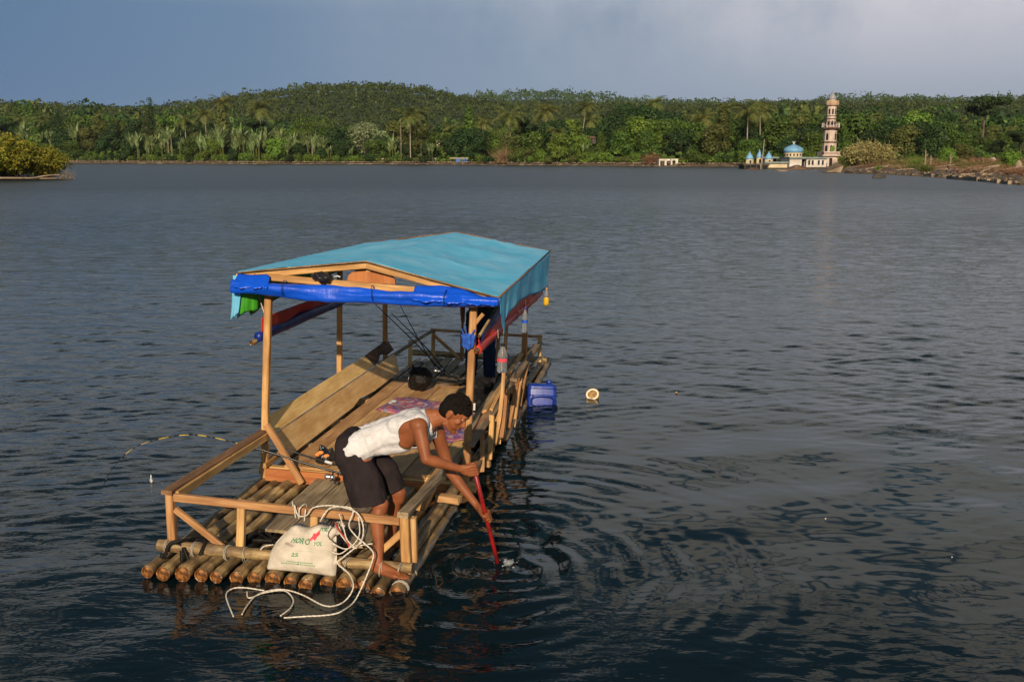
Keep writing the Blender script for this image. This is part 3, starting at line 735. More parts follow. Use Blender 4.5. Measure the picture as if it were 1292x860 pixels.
# shelter posts
def post(p, q, w, mat='new timber'): return beam('shelter_post', p, q, w, w * .9, mat, raft, up=(0, 1, 0), warp=.005, segs=5)
post((0.075, 1.765, 0.03), (0.115, 1.80, 1.60), 0.055)
post((1.755, 1.80, 0.03), (1.785, 1.80, 1.58), 0.055)
post((0.025, 3.76, 0.05), (0.03, 3.74, 1.66), 0.05)
post((0.02, 5.40, 0.05), (0.10, 5.06, 1.66), 0.05)
post((1.775, 4.88, -0.02), (1.765, 4.75, 1.68), 0.058)
beam('split_post', (1.83, 2.94, 0.12), (1.785, 3.50, 1.66), 0.034, 0.03, 'board timber', raft, segs=5, warp=.01)
beam('shelter_post', (1.745, 1.93, 0.18), (1.735, 1.95, 0.50), 0.05, 0.05, 'grey timber', raft)
beam('post_gusset', (1.80, 1.80, 1.42), (1.86, 1.80, 1.50), 0.02, 0.03, 'new timber', raft)
# scrap side rails and stays, right-hand side
STICKS = [
((1.80,1.75,0.46),(1.80,4.27,0.48),0.058,1),((1.82,3.76,0.53),(1.82,5.46,0.56),0.077,1),((1.70,2.24,0.50),(1.70,3.62,0.52),0.036,1),
((1.76,2.08,0.47),(1.76,3.03,0.50),0.041,0),((1.84,2.63,0.20),(1.84,2.94,0.56),0.035,0),((1.87,2.81,0.22),(1.86,3.05,0.57),0.036,0),
((1.84,3.11,0.16),(1.84,3.32,0.54),0.037,0),((1.85,2.36,0.15),(1.84,2.45,0.52),0.041,0),((1.83,2.58,0.15),(1.82,2.92,0.46),0.035,2),
((1.85,3.35,0.16),(1.85,3.85,0.53),0.039,0),((1.86,3.60,0.10),(1.86,3.90,0.48),0.039,2),((1.88,3.10,0.12),(1.87,3.78,0.18),0.023,1),
((1.66,1.49,0.28),(1.66,2.57,0.27),0.059,1),((1.71,1.65,0.25),(1.71,2.27,0.23),0.045,1),((1.80,1.90,0.205),(1.80,2.66,0.20),0.054,1),
((1.75,3.85,0.58),(1.75,4.75,0.60),0.041,0),((1.745,2.59,0.51),(1.735,3.90,0.53),0.045,2),((1.78,2.22,0.25),(1.78,2.92,0.26),0.035,1),
((1.84,4.12,0.18),(1.84,4.59,0.53),0.033,0),((1.68,2.09,0.35),(1.68,2.74,0.36),0.034,2),((1.70,4.2,0.60),(1.72,5.6,0.50),0.045,1),
((1.78,5.4,0.50),(1.74,6.5,0.40),0.05,1),((1.79,2.70,0.50),(1.775,3.65,0.56),0.032,0),((1.82,3.3,0.50),(1.80,4.5,0.30),0.036,0),
((1.73,3.0,0.40),(1.75,4.4,0.62),0.032,2),((1.84,3.95,0.12),(1.83,4.2,0.52),0.034,2),((1.64,2.5,0.30),(1.66,3.6,0.42),0.04,1),
((1.80,4.4,0.42),(1.83,5.9,0.34),0.05,1),((1.83,2.12,0.12),(1.80,2.20,0.47),0.035,2)]
for a, b, w, k in STICKS:
    beam('scrap_rail', a, b, w, w * 0.5, ('new timber', 'grey timber', 'board timber')[k], raft, roll=random.uniform(-.5, .5), warp=.008, taper=random.choice((0, .1, .3)), segs=4)
# roof frame
FL, FR, AP = (-0.09, 1.765, 1.690), (1.96, 1.775, 1.612), (0.94, 1.755, 1.835)
RL, RR, AR = (-0.09, 4.93, 1.66), (1.96, 4.93, 1.68), (0.94, 4.94, 1.83)
beam('rafter', FL, AP, 0.03, 0.055, 'new timber', raft, warp=.004); beam('rafter', (AP[0], AP[1] - .003, AP[2]), (FR[0], FR[1] - .003, FR[2]), 0.03, 0.055, 'new timber', raft, warp=.004)
beam('rafter', RL, AR, 0.03, 0.05, 'new timber', raft); beam('rafter', AR, RR, 0.03, 0.05, 'new timber', raft)
for y in (2.85, 3.9):
    beam('rafter', (-.08, y, 1.665), (.94, y, 1.82), 0.03, 0.045, 'board timber', raft); beam('rafter', (.94, y + .034, 1.82), (1.95, y + .034, 1.64), 0.03, 0.045, 'board timber', raft)
beam('ridge_beam', (0.94, 1.79, 1.80), (0.94, 4.90, 1.80), 0.035, 0.05, 'board timber', raft)
beam('eave_beam', (-0.08, 1.80, 1.672), (-0.08, 4.90, 1.65), 0.035, 0.035, 'new timber', raft)
beam('eave_beam', (1.952, 1.80, 1.60), (1.952, 4.92, 1.665), 0.028, 0.04, 'new timber', raft)
beam('tie_beam', (0.12, 1.735, 1.700), (1.72, 1.735, 1.652), 0.026, 0.052, 'new timber', raft)
beam('tie_beam', (0.05, 3.3, 1.62), (1.85, 3.3, 1.60), 0.03, 0.05, 'board timber', raft)
beam('tie_beam', (0.05, 4.92, 1.62), (1.88, 4.92, 1.62), 0.03, 0.05, 'board timber', raft)
beam('corner_block', (-0.115, 1.722, 1.672), (0.035, 1.722, 1.682), 0.022, 0.078, 'new timber', raft)
beam('corner_block', (1.66, 1.722, 1.640), (1.78, 1.722, 1.625), 0.022, 0.07, 'new timber', raft)
# roof sheet
def roof_sheet():
    nx, ny = 81, 101; V, F = [], []
    for i in range(nx):
        s = i / (nx - 1)
        for j in range(ny):
            t = j / (ny - 1)
            f = s * 2
            if f <= 1: a = Vector((-.115, 1.73, 1.726)).lerp(Vector((.94, 1.722, 1.868)), f); b = Vector((-.115, 4.96, 1.693)).lerp(Vector((.94, 4.97, 1.862)), f)
            else: a = Vector((.94, 1.722, 1.868)).lerp(Vector((1.985, 1.735, 1.643)), f - 1); b = Vector((.94, 4.97, 1.862)).lerp(Vector((1.985, 4.95, 1.712)), f - 1)
            p = a.lerp(b, t)
            bay = abs(math.sin(math.pi * t * 3)); half = math.sin(math.pi * (f % 1.0001))
            p.z -= 0.024 * bay * half
            p.z += 0.004 * math.sin(s * 31 + t * 5) * bay + 0.022 * noise.noise((p.x * 2.2, p.y * 1.1, 3.0)) * half + 0.010 * noise.noise((p.x * 7, p.y * 2.2, 7.0)) * half + 0.006 * abs(noise.noise((p.x * 3 + p.y * 5, p.y * 4 - p.x * 6, 2.0)))
            # a stitched seam running along the right slope
            if abs(f - 1.42) < 0.02: p.z += 0.006
            V.append(p)
    for i in range(nx - 1):
        for j in range(ny - 1):
            F.append((i * ny + j, i * ny + ny + j, i * ny + ny + j + 1, i * ny + j + 1))
    o = mesh_obj('roof_sheet', V, F, 'cyan tarp', raft, True)
    sm = o.modifiers.new('thick', 'SOLIDIFY'); sm.thickness = 0.003; sm.offset = 1
    # dark hem battens along the front edge and the right eave
    for nm, pts in (('hem', [(-.115, 1.728, 1.721), (.42, 1.722, 1.795), (.94, 1.717, 1.866), (1.45, 1.722, 1.757), (1.985, 1.73, 1.642)]), ('hem', [(1.987, 1.735, 1.645), (1.987, 3.3, 1.672), (1.987, 4.95, 1.712)]),
                    ('hem', [(-.115, 4.965, 1.693), (.94, 4.975, 1.866), (1.985, 4.955, 1.714)])):
        tube(nm, smooth_path([Vector(p) for p in pts], 5) if len(pts) < 3 else pts, 0.007, 'brown timber', raft, 6)
    tube('seam', [(1.379 + random.uniform(-.003, .003), y, (1.773 - (y - 1.73) * .001) + 0.004 - 0.024 * abs(math.sin(math.pi * (y - 1.73) / 3.22 * 3)) * math.sin(math.pi * .42)) for y in np.linspace(2.6, 4.95, 30)], 0.006, 'blue cloth', raft, 5).hide_render = False
roof_sheet()

def cloth_roll(name, p, q, r, mat, parent, flat=0.85, wr=0.12, seed=1, n=70, sides=20, sag=0.02, taper=None):
    p, q = Vector(p), Vector(q); m_, L = frame(p, q); V, F = [], []
    for i in range(n + 1):
        s = i / n; k = 1 if taper is None else taper(s)
        for j in range(sides):
            a = 2 * math.pi * j / sides
            x, y = math.cos(a) * flat, math.sin(a)
            w = noise.noise((x * 1.3 + seed, y * 1.3, s * L * 1.6)) * wr * 2 + noise.noise((x * 2.5, y * 2.5 + seed, s * L * 9)) * wr * 0.8 + wr * 0.5 * math.sin(3 * a + s * L * 7 + seed)
            rr = r * k * (1 + w)
            V.append((x * rr + 0 * s, y * rr - sag * math.sin(math.pi * s), s * L))
    for i in range(n):
        for j in range(sides):
            a = i * sides + j; b = i * sides + (j + 1) % sides; F.append((a, b, b + sides, a + sides))
    F.append(tuple(range(sides - 1, -1, -1))); F.append(tuple(range(n * sides, (n + 1) * sides)))
    o = mesh_obj(name, V, F, mat, parent, True); o.matrix_local = m_; return o
def hang(name, top, bot, mat, parent, n=40, m_=10, wav=0.018, freq=9, seed=0.0, thick=0.002, normal=(1, 0, 0)):
    """cloth hanging between two polylines; folds grow towards the free edge"""
    def samp(pl, t):
        f = t * (len(pl) - 1); i = min(int(f), len(pl) - 2); return Vector(pl[i]).lerp(Vector(pl[i + 1]), f - i)
    nv = Vector(normal); V, F = [], []
    for i in range(n + 1):
        t = i / n; a, b = samp(top, t), samp(bot, t)
        for j in range(m_ + 1):
            s = j / m_; p = a.lerp(b, s)
            p += nv * wav * s ** .7 * (math.sin(t * freq * 2 + seed) + 0.6 * math.sin(t * freq * 4.7 + 2 * seed) + noise.noise((t * 7 + seed, s * 2, seed)))
            V.append(p)
    for i in range(n):
        for j in range(m_):
            a = i * (m_ + 1) + j; F.append((a, a + m_ + 1, a + m_ + 2, a + 1))
    o = mesh_obj(name, V, F, mat, parent, True)
    sm = o.modifiers.new('thick', 'SOLIDIFY'); sm.thickness = thick
    return o
# blue sheet rolled up across the front
cloth_roll('rolled_blue_sheet', (-0.13, 1.665, 1.617), (2.0, 1.665, 1.618), 0.057, 'blue tarp', raft, 0.8, 0.17, 3, 150, 26, 0.012, lambda s: 0.84 + 0.16 * math.sin(math.pi * min(1, s * 1.15)) + (0.04 if s < .1 else 0) - (0.22 * max(0, (s - .9) / .1)))
hang('blue_sheet_fold', [(1.34, 1.70, 1.70), (1.55, 1.70, 1.715), (1.70, 1.70, 1.70), (1.86, 1.69, 1.655), (1.98, 1.68, 1.625)], [(1.34, 1.60, 1.60), (1.55, 1.59, 1.60), (1.7, 1.59, 1.60), (1.86, 1.595, 1.60), (1.98, 1.61, 1.60)], 'blue tarp', raft, 40, 8, 0.014, 11, 2.0, normal=(0, 1, .3))
hang('blue_sheet_fold', [(-.10, 1.71, 1.715), (0.02, 1.705, 1.712), (0.14, 1.70, 1.725), (0.17, 1.70, 1.71)], [(-.11, 1.60, 1.62), (0.02, 1.60, 1.62), (0.14, 1.595, 1.63), (0.19, 1.60, 1.63)], 'blue tarp', raft, 20, 8, 0.012, 9, 1.0, normal=(0, 1, .3))
for x in (0.31, 1.02, 1.60): lashing((x, 1.67, 1.625), 0.066, mat='dark blue tarp', axis=(1, 0, .05), n=2, rr=0.002)
# left curtain: cyan outside, green inside, and the rolled red and blue sheet under it
hang('side_curtain', [(-.115, 1.735, 1.71), (-.11, 3.0, 1.68), (-.11, 4.93, 1.68)], [(-.165, 1.76, 1.335), (-.14, 2.3, 1.42), (-.13, 3.5, 1.50), (-.12, 4.93, 1.52)], 'cyan tarp', raft, 50, 10, 0.012, 10, 1.3)
hang('side_curtain', [(-.09, 1.76, 1.66), (-.085, 3.0, 1.66), (-.085, 4.9, 1.66)], [(-.075, 1.85, 1.36), (-.08, 2.4, 1.42), (-.075, 3.5, 1.48), (-.07, 4.9, 1.50)], 'green tarp', raft, 50, 10, 0.010, 8, 2.3)
hang('curtain_corner', [(-.145, 1.715, 1.70), (-.10, 1.705, 1.70), (-.06, 1.715, 1.69)], [(-.195, 1.745, 1.325), (-.165, 1.735, 1.35), (-.115, 1.75, 1.40)], 'cyan tarp', raft, 14, 14, 0.008, 5, 1.0, normal=(.2, 1, 0))
hang('curtain_corner', [(-.075, 1.735, 1.66), (-.04, 1.745, 1.66), (.02, 1.80, 1.66)], [(-.120, 1.765, 1.375), (-.07, 1.78, 1.40), (.0, 1.86, 1.41)], 'green tarp', raft, 14, 14, 0.008, 5, 2.0, normal=(.2, 1, 0))
hang('rolled_red_sheet', [(0.055, 1.79, 1.36), (0.05, 3.2, 1.35), (0.06, 4.9, 1.37)], [(0.035, 1.79, 1.22), (0.03, 3.2, 1.21), (0.04, 4.9, 1.24)], 'red tarp', raft, 50, 8, 0.010, 7, .5)
cloth_roll('rolled_dark_sheet', (0.03, 1.77, 1.205), (0.03, 4.95, 1.225), 0.045, 'dark blue tarp', raft, 0.7, 0.1, 7, 60, 16, 0.0)
bamboo('roll_pole', (0.012, 1.69, 1.17), (0.02, 4.98, 1.19), 0.019, raft, 71, 0.3)
for y in (1.9, 3.4, 4.8): tube('cord', [(-.06, y, 1.65), (0.03, y, 1.38), (0.03, y, 1.17)], 0.004, 'rope white', raft, 5)
# right side: cyan flap along the eave with a torn tail, rolled red sheet and dark sheet under it
hang('side_curtain', [(1.988, 1.74, 1.64), (1.988, 1.95, 1.645), (1.988, 2.25, 1.65), (1.988, 2.7, 1.655), (1.988, 3.4, 1.67), (1.988, 4.2, 1.69), (1.988, 4.95, 1.70)],
     [(1.985, 1.79, 1.52), (1.985, 2.06, 1.30), (1.985, 2.18, 1.44), (1.99, 2.6, 1.475), (1.985, 3.4, 1.43), (1.985, 4.2, 1.36), (1.985, 4.93, 1.31)], 'cyan tarp', raft, 90, 14, 0.009, 8.3, 0.7)
hang('rolled_red_sheet', [(1.83, 1.77, 1.30), (1.85, 2.5, 1.385), (1.88, 3.4, 1.39), (1.90, 4.2, 1.38), (1.91, 4.93, 1.40)], [(1.84, 1.75, 1.20), (1.86, 2.5, 1.215), (1.89, 3.4, 1.225), (1.90, 4.2, 1.23), (1.91, 4.93, 1.24)], 'red tarp', raft, 70, 10, 0.012, 13, 1.5)
cloth_roll('rolled_red_sheet', (1.835, 1.74, 1.225), (1.905, 4.95, 1.26), 0.036, 'red tarp', raft, 0.8, 0.16, 9, 80, 16, 0.0)
hang('dark_sheet', [(1.86, 1.78, 1.34), (1.88, 2.3, 1.49), (1.88, 3.4, 1.56), (1.89, 4.9, 1.58)], [(1.842, 1.78, 1.24), (1.85, 2.3, 1.33), (1.865, 3.4, 1.36), (1.88, 4.9, 1.37)], 'dark blue tarp', raft, 50, 8, 0.006, 6, 2.5)
bamboo('roll_pole', (1.845, 1.735, 1.335), (1.895, 2.45, 1.53), 0.012, raft, 73, 0.3)
bamboo('roll_pole', (1.832, 1.69, 1.225), (1.90, 4.97, 1.26), 0.020, raft, 72, 0.3)
for y in (2.3, 3.6, 4.7): tube('cord', [(1.95, y, 1.62), (1.88, y, 1.42), (1.90, y, 1.22)], 0.004, 'rope white', raft, 5)
# tan board with a round top standing in the gable, seen above the tie beam
def gable_board():
    pr = []
    for k in range(17):
        a = math.pi * k / 16; pr.append((0.96 + 0.195 * math.cos(a), 1.69 + 0.105 * math.sin(a) ** .7))
    V = [(x, 1.80, z_) for x, z_ in pr] + [(x, 1.82, z_) for x, z_ in pr]; n = len(pr)
    F = [tuple(range(n)), tuple(range(2 * n - 1, n - 1, -1))] + [(i, (i + 1) % n, n + (i + 1) % n, n + i)[::-1] for i in range(n)]
    V = [(x, y, z_) for x, y, z_ in V]
    mesh_obj('gable_board', V, F, 'orange board', raft)
gable_board()
# blue rag knotted round the right front post
hang('knotted_rag', [(1.70, 1.745, 1.34), (1.76, 1.74, 1.35), (1.815, 1.745, 1.34)], [(1.705, 1.75, 1.25), (1.755, 1.745, 1.215), (1.80, 1.75, 1.24)], 'net rag', raft, 20, 10, 0.014, 9, 1.0, normal=(0, 1, 0))
for dx_, dz_ in ((-.04, .05), (-.015, .065), (.04, .045)): strip([(1.755, 1.745, 1.31), (1.755 + dx_ * .8, 1.738, 1.345), (1.755 + dx_ * 1.3, 1.735, 1.34 + dz_)], 0.010, 'net rag', 'knotted_rag', raft)

# ------------------------------------------------------------------ people
def cone_vf(a, b, ra, rb, sides=14, flat=None):
    """round cone with hemispherical ends; flat=(dir, k) squeezes it along dir"""
    a, b = Vector(a), Vector(b); d = b - a; L = d.length; d = d.normalized() if L > 1e-6 else Vector((0, 0, 1))
    x = d.orthogonal().normalized(); y = d.cross(x); V, F = [], []
    rings = []
    for k in range(1, 5): t = math.pi / 2 * k / 5; rings.append((a - d * ra * math.cos(t), ra * math.sin(t)))
    rings.append((a, ra)); rings.append((b, rb))
    for k in range(4, 0, -1): t = math.pi / 2 * k / 5; rings.append((b + d * rb * math.cos(t), rb * math.sin(t)))
    V.append(a - d * ra)
    for c, r in rings:
        for j in range(sides):
            t = 2 * math.pi * j / sides; V.append(c + (x * math.cos(t) + y * math.sin(t)) * r)
    V.append(b + d * rb); n = len(rings)
    for j in range(sides): F.append((0, 1 + (j + 1) % sides, 1 + j))
    for i in range(n - 1):
        for j in range(sides):
            p = 1 + i * sides + j; q = 1 + i * sides + (j + 1) % sides; F.append((p, q, q + sides, p + sides))
    e = 1 + (n - 1) * sides
    for j in range(sides): F.append((e + j, e + (j + 1) % sides, len(V) - 1))
    if flat:
        f = Vector(flat[0]).normalized(); c = (a + b) / 2
        V = [v - f * ((v - c).dot(f)) * (1 - flat[1]) for v in V]
    return V, F
def ell_vf(c, U, W, T, seg=18, rings=12):
    """ellipsoid with three half-axis vectors"""
    c, U, W, T = Vector(c), Vector(U), Vector(W), Vector(T); V, F = [c + T], []
    for i in range(1, rings):
        t = math.pi * i / rings
        for j in range(seg):
            p = 2 * math.pi * j / seg; V.append(c + U * math.sin(t) * math.cos(p) + W * math.sin(t) * math.sin(p) + T * math.cos(t))
    V.append(c - T); fl = U.cross(W).dot(T) > 0
    for j in range(seg): F.append((0, 1 + j, 1 + (j + 1) % seg))
    for i in range(rings - 2):
        for j in range(seg):
            a = 1 + i * seg + j; b = 1 + i * seg + (j + 1) % seg; F.append((a, a + seg, b + seg, b))
    e = 1 + (rings - 2) * seg
    for j in range(seg): F.append((e + j, len(V) - 1, e + (j + 1) % seg))
    if not fl: F = [f[::-1] for f in F]
    return V, F
def fuse(name, parts, voxel, mat, parent, smooth=6, cut=None, solid=None, disp=None, factor=0.5):
    """union of shapes grown into one continuous surface; cut(p) -> True removes that bit of surface"""
    V, F = merge(parts)
    o = mesh_obj(name, V, F, mat, None)
    r = o.modifiers.new('r', 'REMESH'); r.mode = 'VOXEL'; r.voxel_size = voxel; r.use_smooth_shade = True
    s = o.modifiers.new('s', 'SMOOTH'); s.factor = factor; s.iterations = smooth
    dg = bpy.context.evaluated_depsgraph_get(); me = bpy.data.meshes.new_from_object(o.evaluated_get(dg))
    old = o.data; o.modifiers.clear(); o.data = me; bpy.data.meshes.remove(old)
    me.materials.clear(); me.materials.append(MATS[mat])
    bm = bmesh.new(); bm.from_mesh(me)
    if disp:
        for v in bm.verts: v.co += v.normal * disp(v.co)
    if cut:
        bmesh.ops.delete(bm, geom=[v for v in bm.verts if cut(v.co)], context='VERTS')
        for _ in range(5):
            be = {v for e in bm.edges if e.is_boundary for v in e.verts}; new = {}
            for v in be:
                nb = [e.other_vert(v) for e in v.link_edges if e.is_boundary]
                if len(nb) == 2: new[v] = v.co.lerp((nb[0].co + nb[1].co) / 2, 0.7)
            for v, c in new.items(): v.co = c
    for f in bm.faces: f.smooth = True
    bm.to_mesh(me); bm.free(); me.update()
    if solid:
        m_ = o.modifiers.new('t', 'SOLIDIFY'); m_.thickness = solid; m_.offset = 0.5
    o.name = name; o.parent = parent
    return o
def hand_vf(wrist, palm, side, pole_p=None, pole_d=None, pr=0.014, closed=True, sgn=1):
    """hand closed round a pole: palm plus four curled fingers and a thumb"""
    P = []; w, pc = Vector(wrist), Vector(palm); d = Vector(pole_d).normalized(); pp = Vector(pole_p)
    def axis_pt(s): return pp + d * s
    s0 = (pc - pp).dot(d)
    rad = (pc - axis_pt(s0)); rad = rad.normalized(); tang = d.cross(rad).normalized() * sgn
    Rk = pr + 0.017
    k0 = axis_pt(s0) + rad * Rk
    # palm slab
    for s in (-.028, -.009, .010, .028):
        P.append(cone_vf(w + d * s * .55, axis_pt(s0 + s) + rad * (Rk + .002) + tang * .004, 0.0175, 0.0145))
    for i, (s, ln) in enumerate(((-.034, .93), (-.012, 1.0), (.010, .97), (.031, .82))):
        c = axis_pt(s0 + s); a0 = 25; pts = []
        for ang in (a0, 95, 160, 215 * ln):
            t = R(ang); pts.append(c + (rad * math.cos(t) + tang * math.sin(t)) * (pr + 0.0095 + (0.008 if ang == 95 else 0)) + d * .002 * math.sin(i + ang))
        pts = [axis_pt(s0 + s) + rad * (Rk + .004) + tang * .006] + pts
        rr = [0.0108, 0.0102, 0.0098, 0.0088, 0.0076]
        for j in range(len(pts) - 1): P.append(cone_vf(pts[j], pts[j + 1], rr[j], rr[j + 1], 10))
    # thumb from the side of the palm, closing the other way
    b = w.lerp(k0, .45) - d * .022 - tang * .006
    c = axis_pt(s0 - .030)
    t1 = c + (rad * math.cos(R(-50)) + tang * math.sin(R(-50))) * (pr + .014)
    t2 = c + (rad * math.cos(R(-115)) + tang * math.sin(R(-115))) * (pr + .011) + d * .006
    t3 = c + (rad * math.cos(R(-160)) + tang * math.sin(R(-160))) * (pr + .010) + d * .014
    for q, e, r1, r2 in ((b, t1, .0135, .0118), (t1, t2, .0115, .0102), (t2, t3, .0100, .0085)): P.append(cone_vf(q, e, r1, r2, 10))
    return P
def foot_vf(ank, heel, ball, toe, wv):
    """ankle, heel, ball and the tip of the big toe; wv points from the big toe to the little toe"""
    A, H, B, T = Vector(ank), Vector(heel), Vector(ball), Vector(toe); W = Vector(wv).normalized(); P = []
    P.append(cone_vf(A, H, .036, .030)); P.append(cone_vf(A + Vector((0, 0, -.01)), B + Vector((0, 0, .012)), .033, .020))
    for o_ in (-.022, .0, .022): P.append(cone_vf(H + W * o_ * .6, B + W * o_ * 1.5 - (T - B) * .25 * (o_ > 0), .024, .019))
    dv = (T - B)
    for i in range(5):
        b = B + W * (-.030 + i * .0165) - dv * (0.03, .0, .12, .28, .45)[i]; L = (1.0, .97, .86, .74, .6)[i]
        r = (.0125, .0093, .0088, .0084, .0082)[i]; m_ = b + dv * L * .55 + Vector((0, 0, .004)); t = b + dv * L + Vector((0, 0, -.003))
        P.append(cone_vf(b, m_, r * 1.1, r, 10)); P.append(cone_vf(m_, t, r, r * .9, 10))
    return P

POLE_T, POLE_B = Vector((2.108, 0.365, 0.700)), Vector((2.262, 0.56, -0.05))
pdv = (POLE_B - POLE_T).normalized()
def the_boatman():
    base = (1.52, 0.20, 0.05)
    root = empty('person', None, M=RM)
    tag(root, 'barefoot man in white tank top and dark shorts bending over, gripping a red pole', 'person')
    P = []
    nh, nk, na = (1.325, .385, .735), (1.505, .285, .465), (1.530, .175, .130)
    fh, fk, fa = (1.335, .555, .735), (1.545, .560, .450), (1.500, .570, .140)
    for h, k, a in ((nh, nk, na), (fh, fk, fa)):
        h, k, a = Vector(h), Vector(k), Vector(a)
        P.append(cone_vf(h, h.lerp(k, .5), .086, .070)); P.append(cone_vf(h.lerp(k, .5), k, .070, .050))
        P.append(cone_vf(k + Vector((.012, 0, .008)), k + Vector((.008, 0, -.035)), .046, .042))
        c = k.lerp(a, .30) + Vector((-.016, 0, 0)); P.append(cone_vf(k, c, .044, .050)); P.append(cone_vf(c, k.lerp(a, .65), .050, .036)); P.append(cone_vf(k.lerp(a, .65), a, .036, .030))
        P.append(cone_vf(a, a + Vector((0, 0, -.03)), .031, .031))
    P += foot_vf((1.530, .172, .118), (1.510, .176, .082), (1.672, .128, .074), (1.752, .100, .068), (.25, -1, 0))
    P += foot_vf((1.500, .57, .125), (1.475, .572, .088), (1.62, .60, .082), (1.695, .612, .076), (-.1, 1, 0))
    # trunk, bent forward
    for s, o_ in ((1, 0), (-1, 0)):
        y = .47
        P.append(cone_vf((1.325, y - s * .085, .795), (1.48, y - s * .070, .888), .090, .078)); P.append(cone_vf((1.48, y - s * .070, .888), (1.655, y - s * .085, .942), .078, .100))
    P.append(cone_vf((1.655, .455, .955), (1.745, .45, .985), .108, .085))
    P.append(cone_vf((1.60, .40, .90), (1.72, .37, .925), .085, .065)); P.append(cone_vf((1.60, .53, .89), (1.73, .55, .90), .085, .06))
    # shoulders, back muscles, arms
    ns, ne, nw = Vector((1.752, .285, 1.015)), Vector((1.823, .205, .828)), Vector((2.030, .318, .742))
    fs, fe, fw = Vector((1.790, .605, .900)), Vector((1.890, .620, .610)), Vector((2.103, .520, .424))
    P.append(cone_vf((1.69, .40, 1.005), ns, .070, .058)); P.append(cone_vf((1.72, .52, .975), fs, .070, .055))
    P.append(cone_vf((1.60, .35, .98), (1.70, .32, .99), .060, .062)); P.append(cone_vf((1.66, .335, .90), ns, .060, .052))
    for s_, e_, w_ in ((ns, ne, nw), (fs, fe, fw)):
        bi = s_.lerp(e_, .5); P.append(cone_vf(s_, s_.lerp(e_, .22), .054, .047)); P.append(cone_vf(s_.lerp(e_, .2), bi, .046, .042)); P.append(cone_vf(bi, e_, .042, .033))
        P.append(cone_vf(e_, e_.lerp(w_, .25), .035, .038)); P.append(cone_vf(e_.lerp(w_, .25), e_.lerp(w_, .6), .038, .029)); P.append(cone_vf(e_.lerp(w_, .6), w_, .029, .023, flat=((0, 0, 1), 1.0)))
    P += hand_vf(nw, (2.078, .338, .732), None, POLE_T, pdv, sgn=-1)
    P += hand_vf(fw, (2.135, .487, .392), None, POLE_T, pdv, sgn=1)
    # neck and head: face turned down towards the water
    P.append(cone_vf((1.765, .455, 1.00), (1.885, .452, 1.040), .058, .050)); P.append(cone_vf((1.70, .455, 1.03), (1.82, .45, 1.045), .045, .042))
    C = Vector((1.952, .448, 1.078)); U = Vector((.60, -.03, .80)).normalized(); Fw = Vector((.79, -.16, -.60)); Fw = (Fw - U * Fw.dot(U)).normalized(); S = U.cross(Fw).normalized()
    def H(u, f, s): return C + U * u + Fw * f + S * s
    P.append(ell_vf(H(.012, -.012, 0), Fw * .094, S * .074, U * .086)); P.append(ell_vf(H(-.045, .030, 0), Fw * .058, S * .060, U * .078))
    P.append(cone_vf(H(-.095, .055, 0), H(-.108, .066, 0), .026, .021)); P.append(cone_vf(H(-.09, .0, .046), H(-.104, .05, .018), .020, .018)); P.append(cone_vf(H(-.09, .0, -.046), H(-.104, .05, -.018), .020, .018))
    P.append(cone_vf(H(.020, .078, .028), H(.020, .078, -.028), .014, .014))        # brow
    P.append(cone_vf(H(-.002, .082, 0), H(-.036, .102, 0), .009, .0135)); P.append(cone_vf(H(-.040, .088, .012), H(-.040, .088, -.012), .0095, .0095))
    for s in (-1, 1):
        P.append(cone_vf(H(-.020, .062, s * .042), H(-.030, .055, s * .046), .017, .016))   # cheekbones
        P.append(ell_vf(H(-.012, -.010, s * .076), Fw * .019 + U * .004, S * .009, U * .032)); P.append(cone_vf(H(-.038, -.004, s * .074), H(-.034, .0, s * .072), .009, .009, 8))
    P.append(cone_vf(H(-.062, .084, .018), H(-.062, .084, -.018), .0085, .0085, 10)); P.append(cone_vf(H(-.074, .082, .015), H(-.074, .082, -.015), .0090, .0090, 10))
    body = fuse('body', P, .0050, 'skin', root, 4)
    # eyes and brows
    for s in (-1, 1):
        V, F = ell_vf(H(.004, .073, s * .028), Fw * .011, S * .013, U * .009, 12, 8); mesh_obj('eye', V, F, 'nail', root, True)
        V, F = cone_vf(H(.022, .090, s * .014), H(.026, .080, s * .044), .0045, .0035, 8); mesh_obj('eyebrow', V, F, 'hair', root, True)
    # hair: short, thick on top, a tuft standing up at the crown
    rg = random.Random(4); HP = [ell_vf(H(.028, -.016, 0), Fw * .097, S * .080, U * .080), ell_vf(H(-.010, -.045, 0), Fw * .066, S * .078, U * .078), ell_vf(H(.050, .045, 0), Fw * .048, S * .060, U * .036)]
    for _ in range(260):
        t = rg.uniform(0, math.pi * 2); ph = rg.uniform(0, 1.35)
        n = (U * math.cos(ph) + (Fw * math.cos(t) + S * math.sin(t)) * math.sin(ph))
        if n.dot(Fw) > .75 and n.dot(U) < .5: continue
        p = H(.030, -.016, 0) + Vector(((n.x) * .094, n.y * .08, n.z * .084)); q = p + (n * .7 + Fw * .5 + U * .25 + Vector((rg.uniform(-.6, .6), rg.uniform(-.6, .6), rg.uniform(-.4, .5)))) * .011
        HP.append(cone_vf(p, q, .0048, .0020, 6))
    for a_ in (-.1, .25, .5, .0):
        p = H(.105, -.035 + a_ * .02, a_ * .05); HP.append(cone_vf(p, p + Vector((-.025 + a_ * .03, a_ * .02, .030)), .008, .003, 6)); 
    def no_face(c):
        d_ = c - C; f, u, s = d_.dot(Fw), d_.dot(U), d_.dot(S)
        return (f > .052 and u < .040) or (f > -.015 and u < .004 and abs(s) > .02) or u < -.068 or (abs(s) > .04 and f > .03 and u < .028)
    fuse('hair', HP, .0040, 'hair', root, 2, cut=no_face)
    # tank top
    T = []
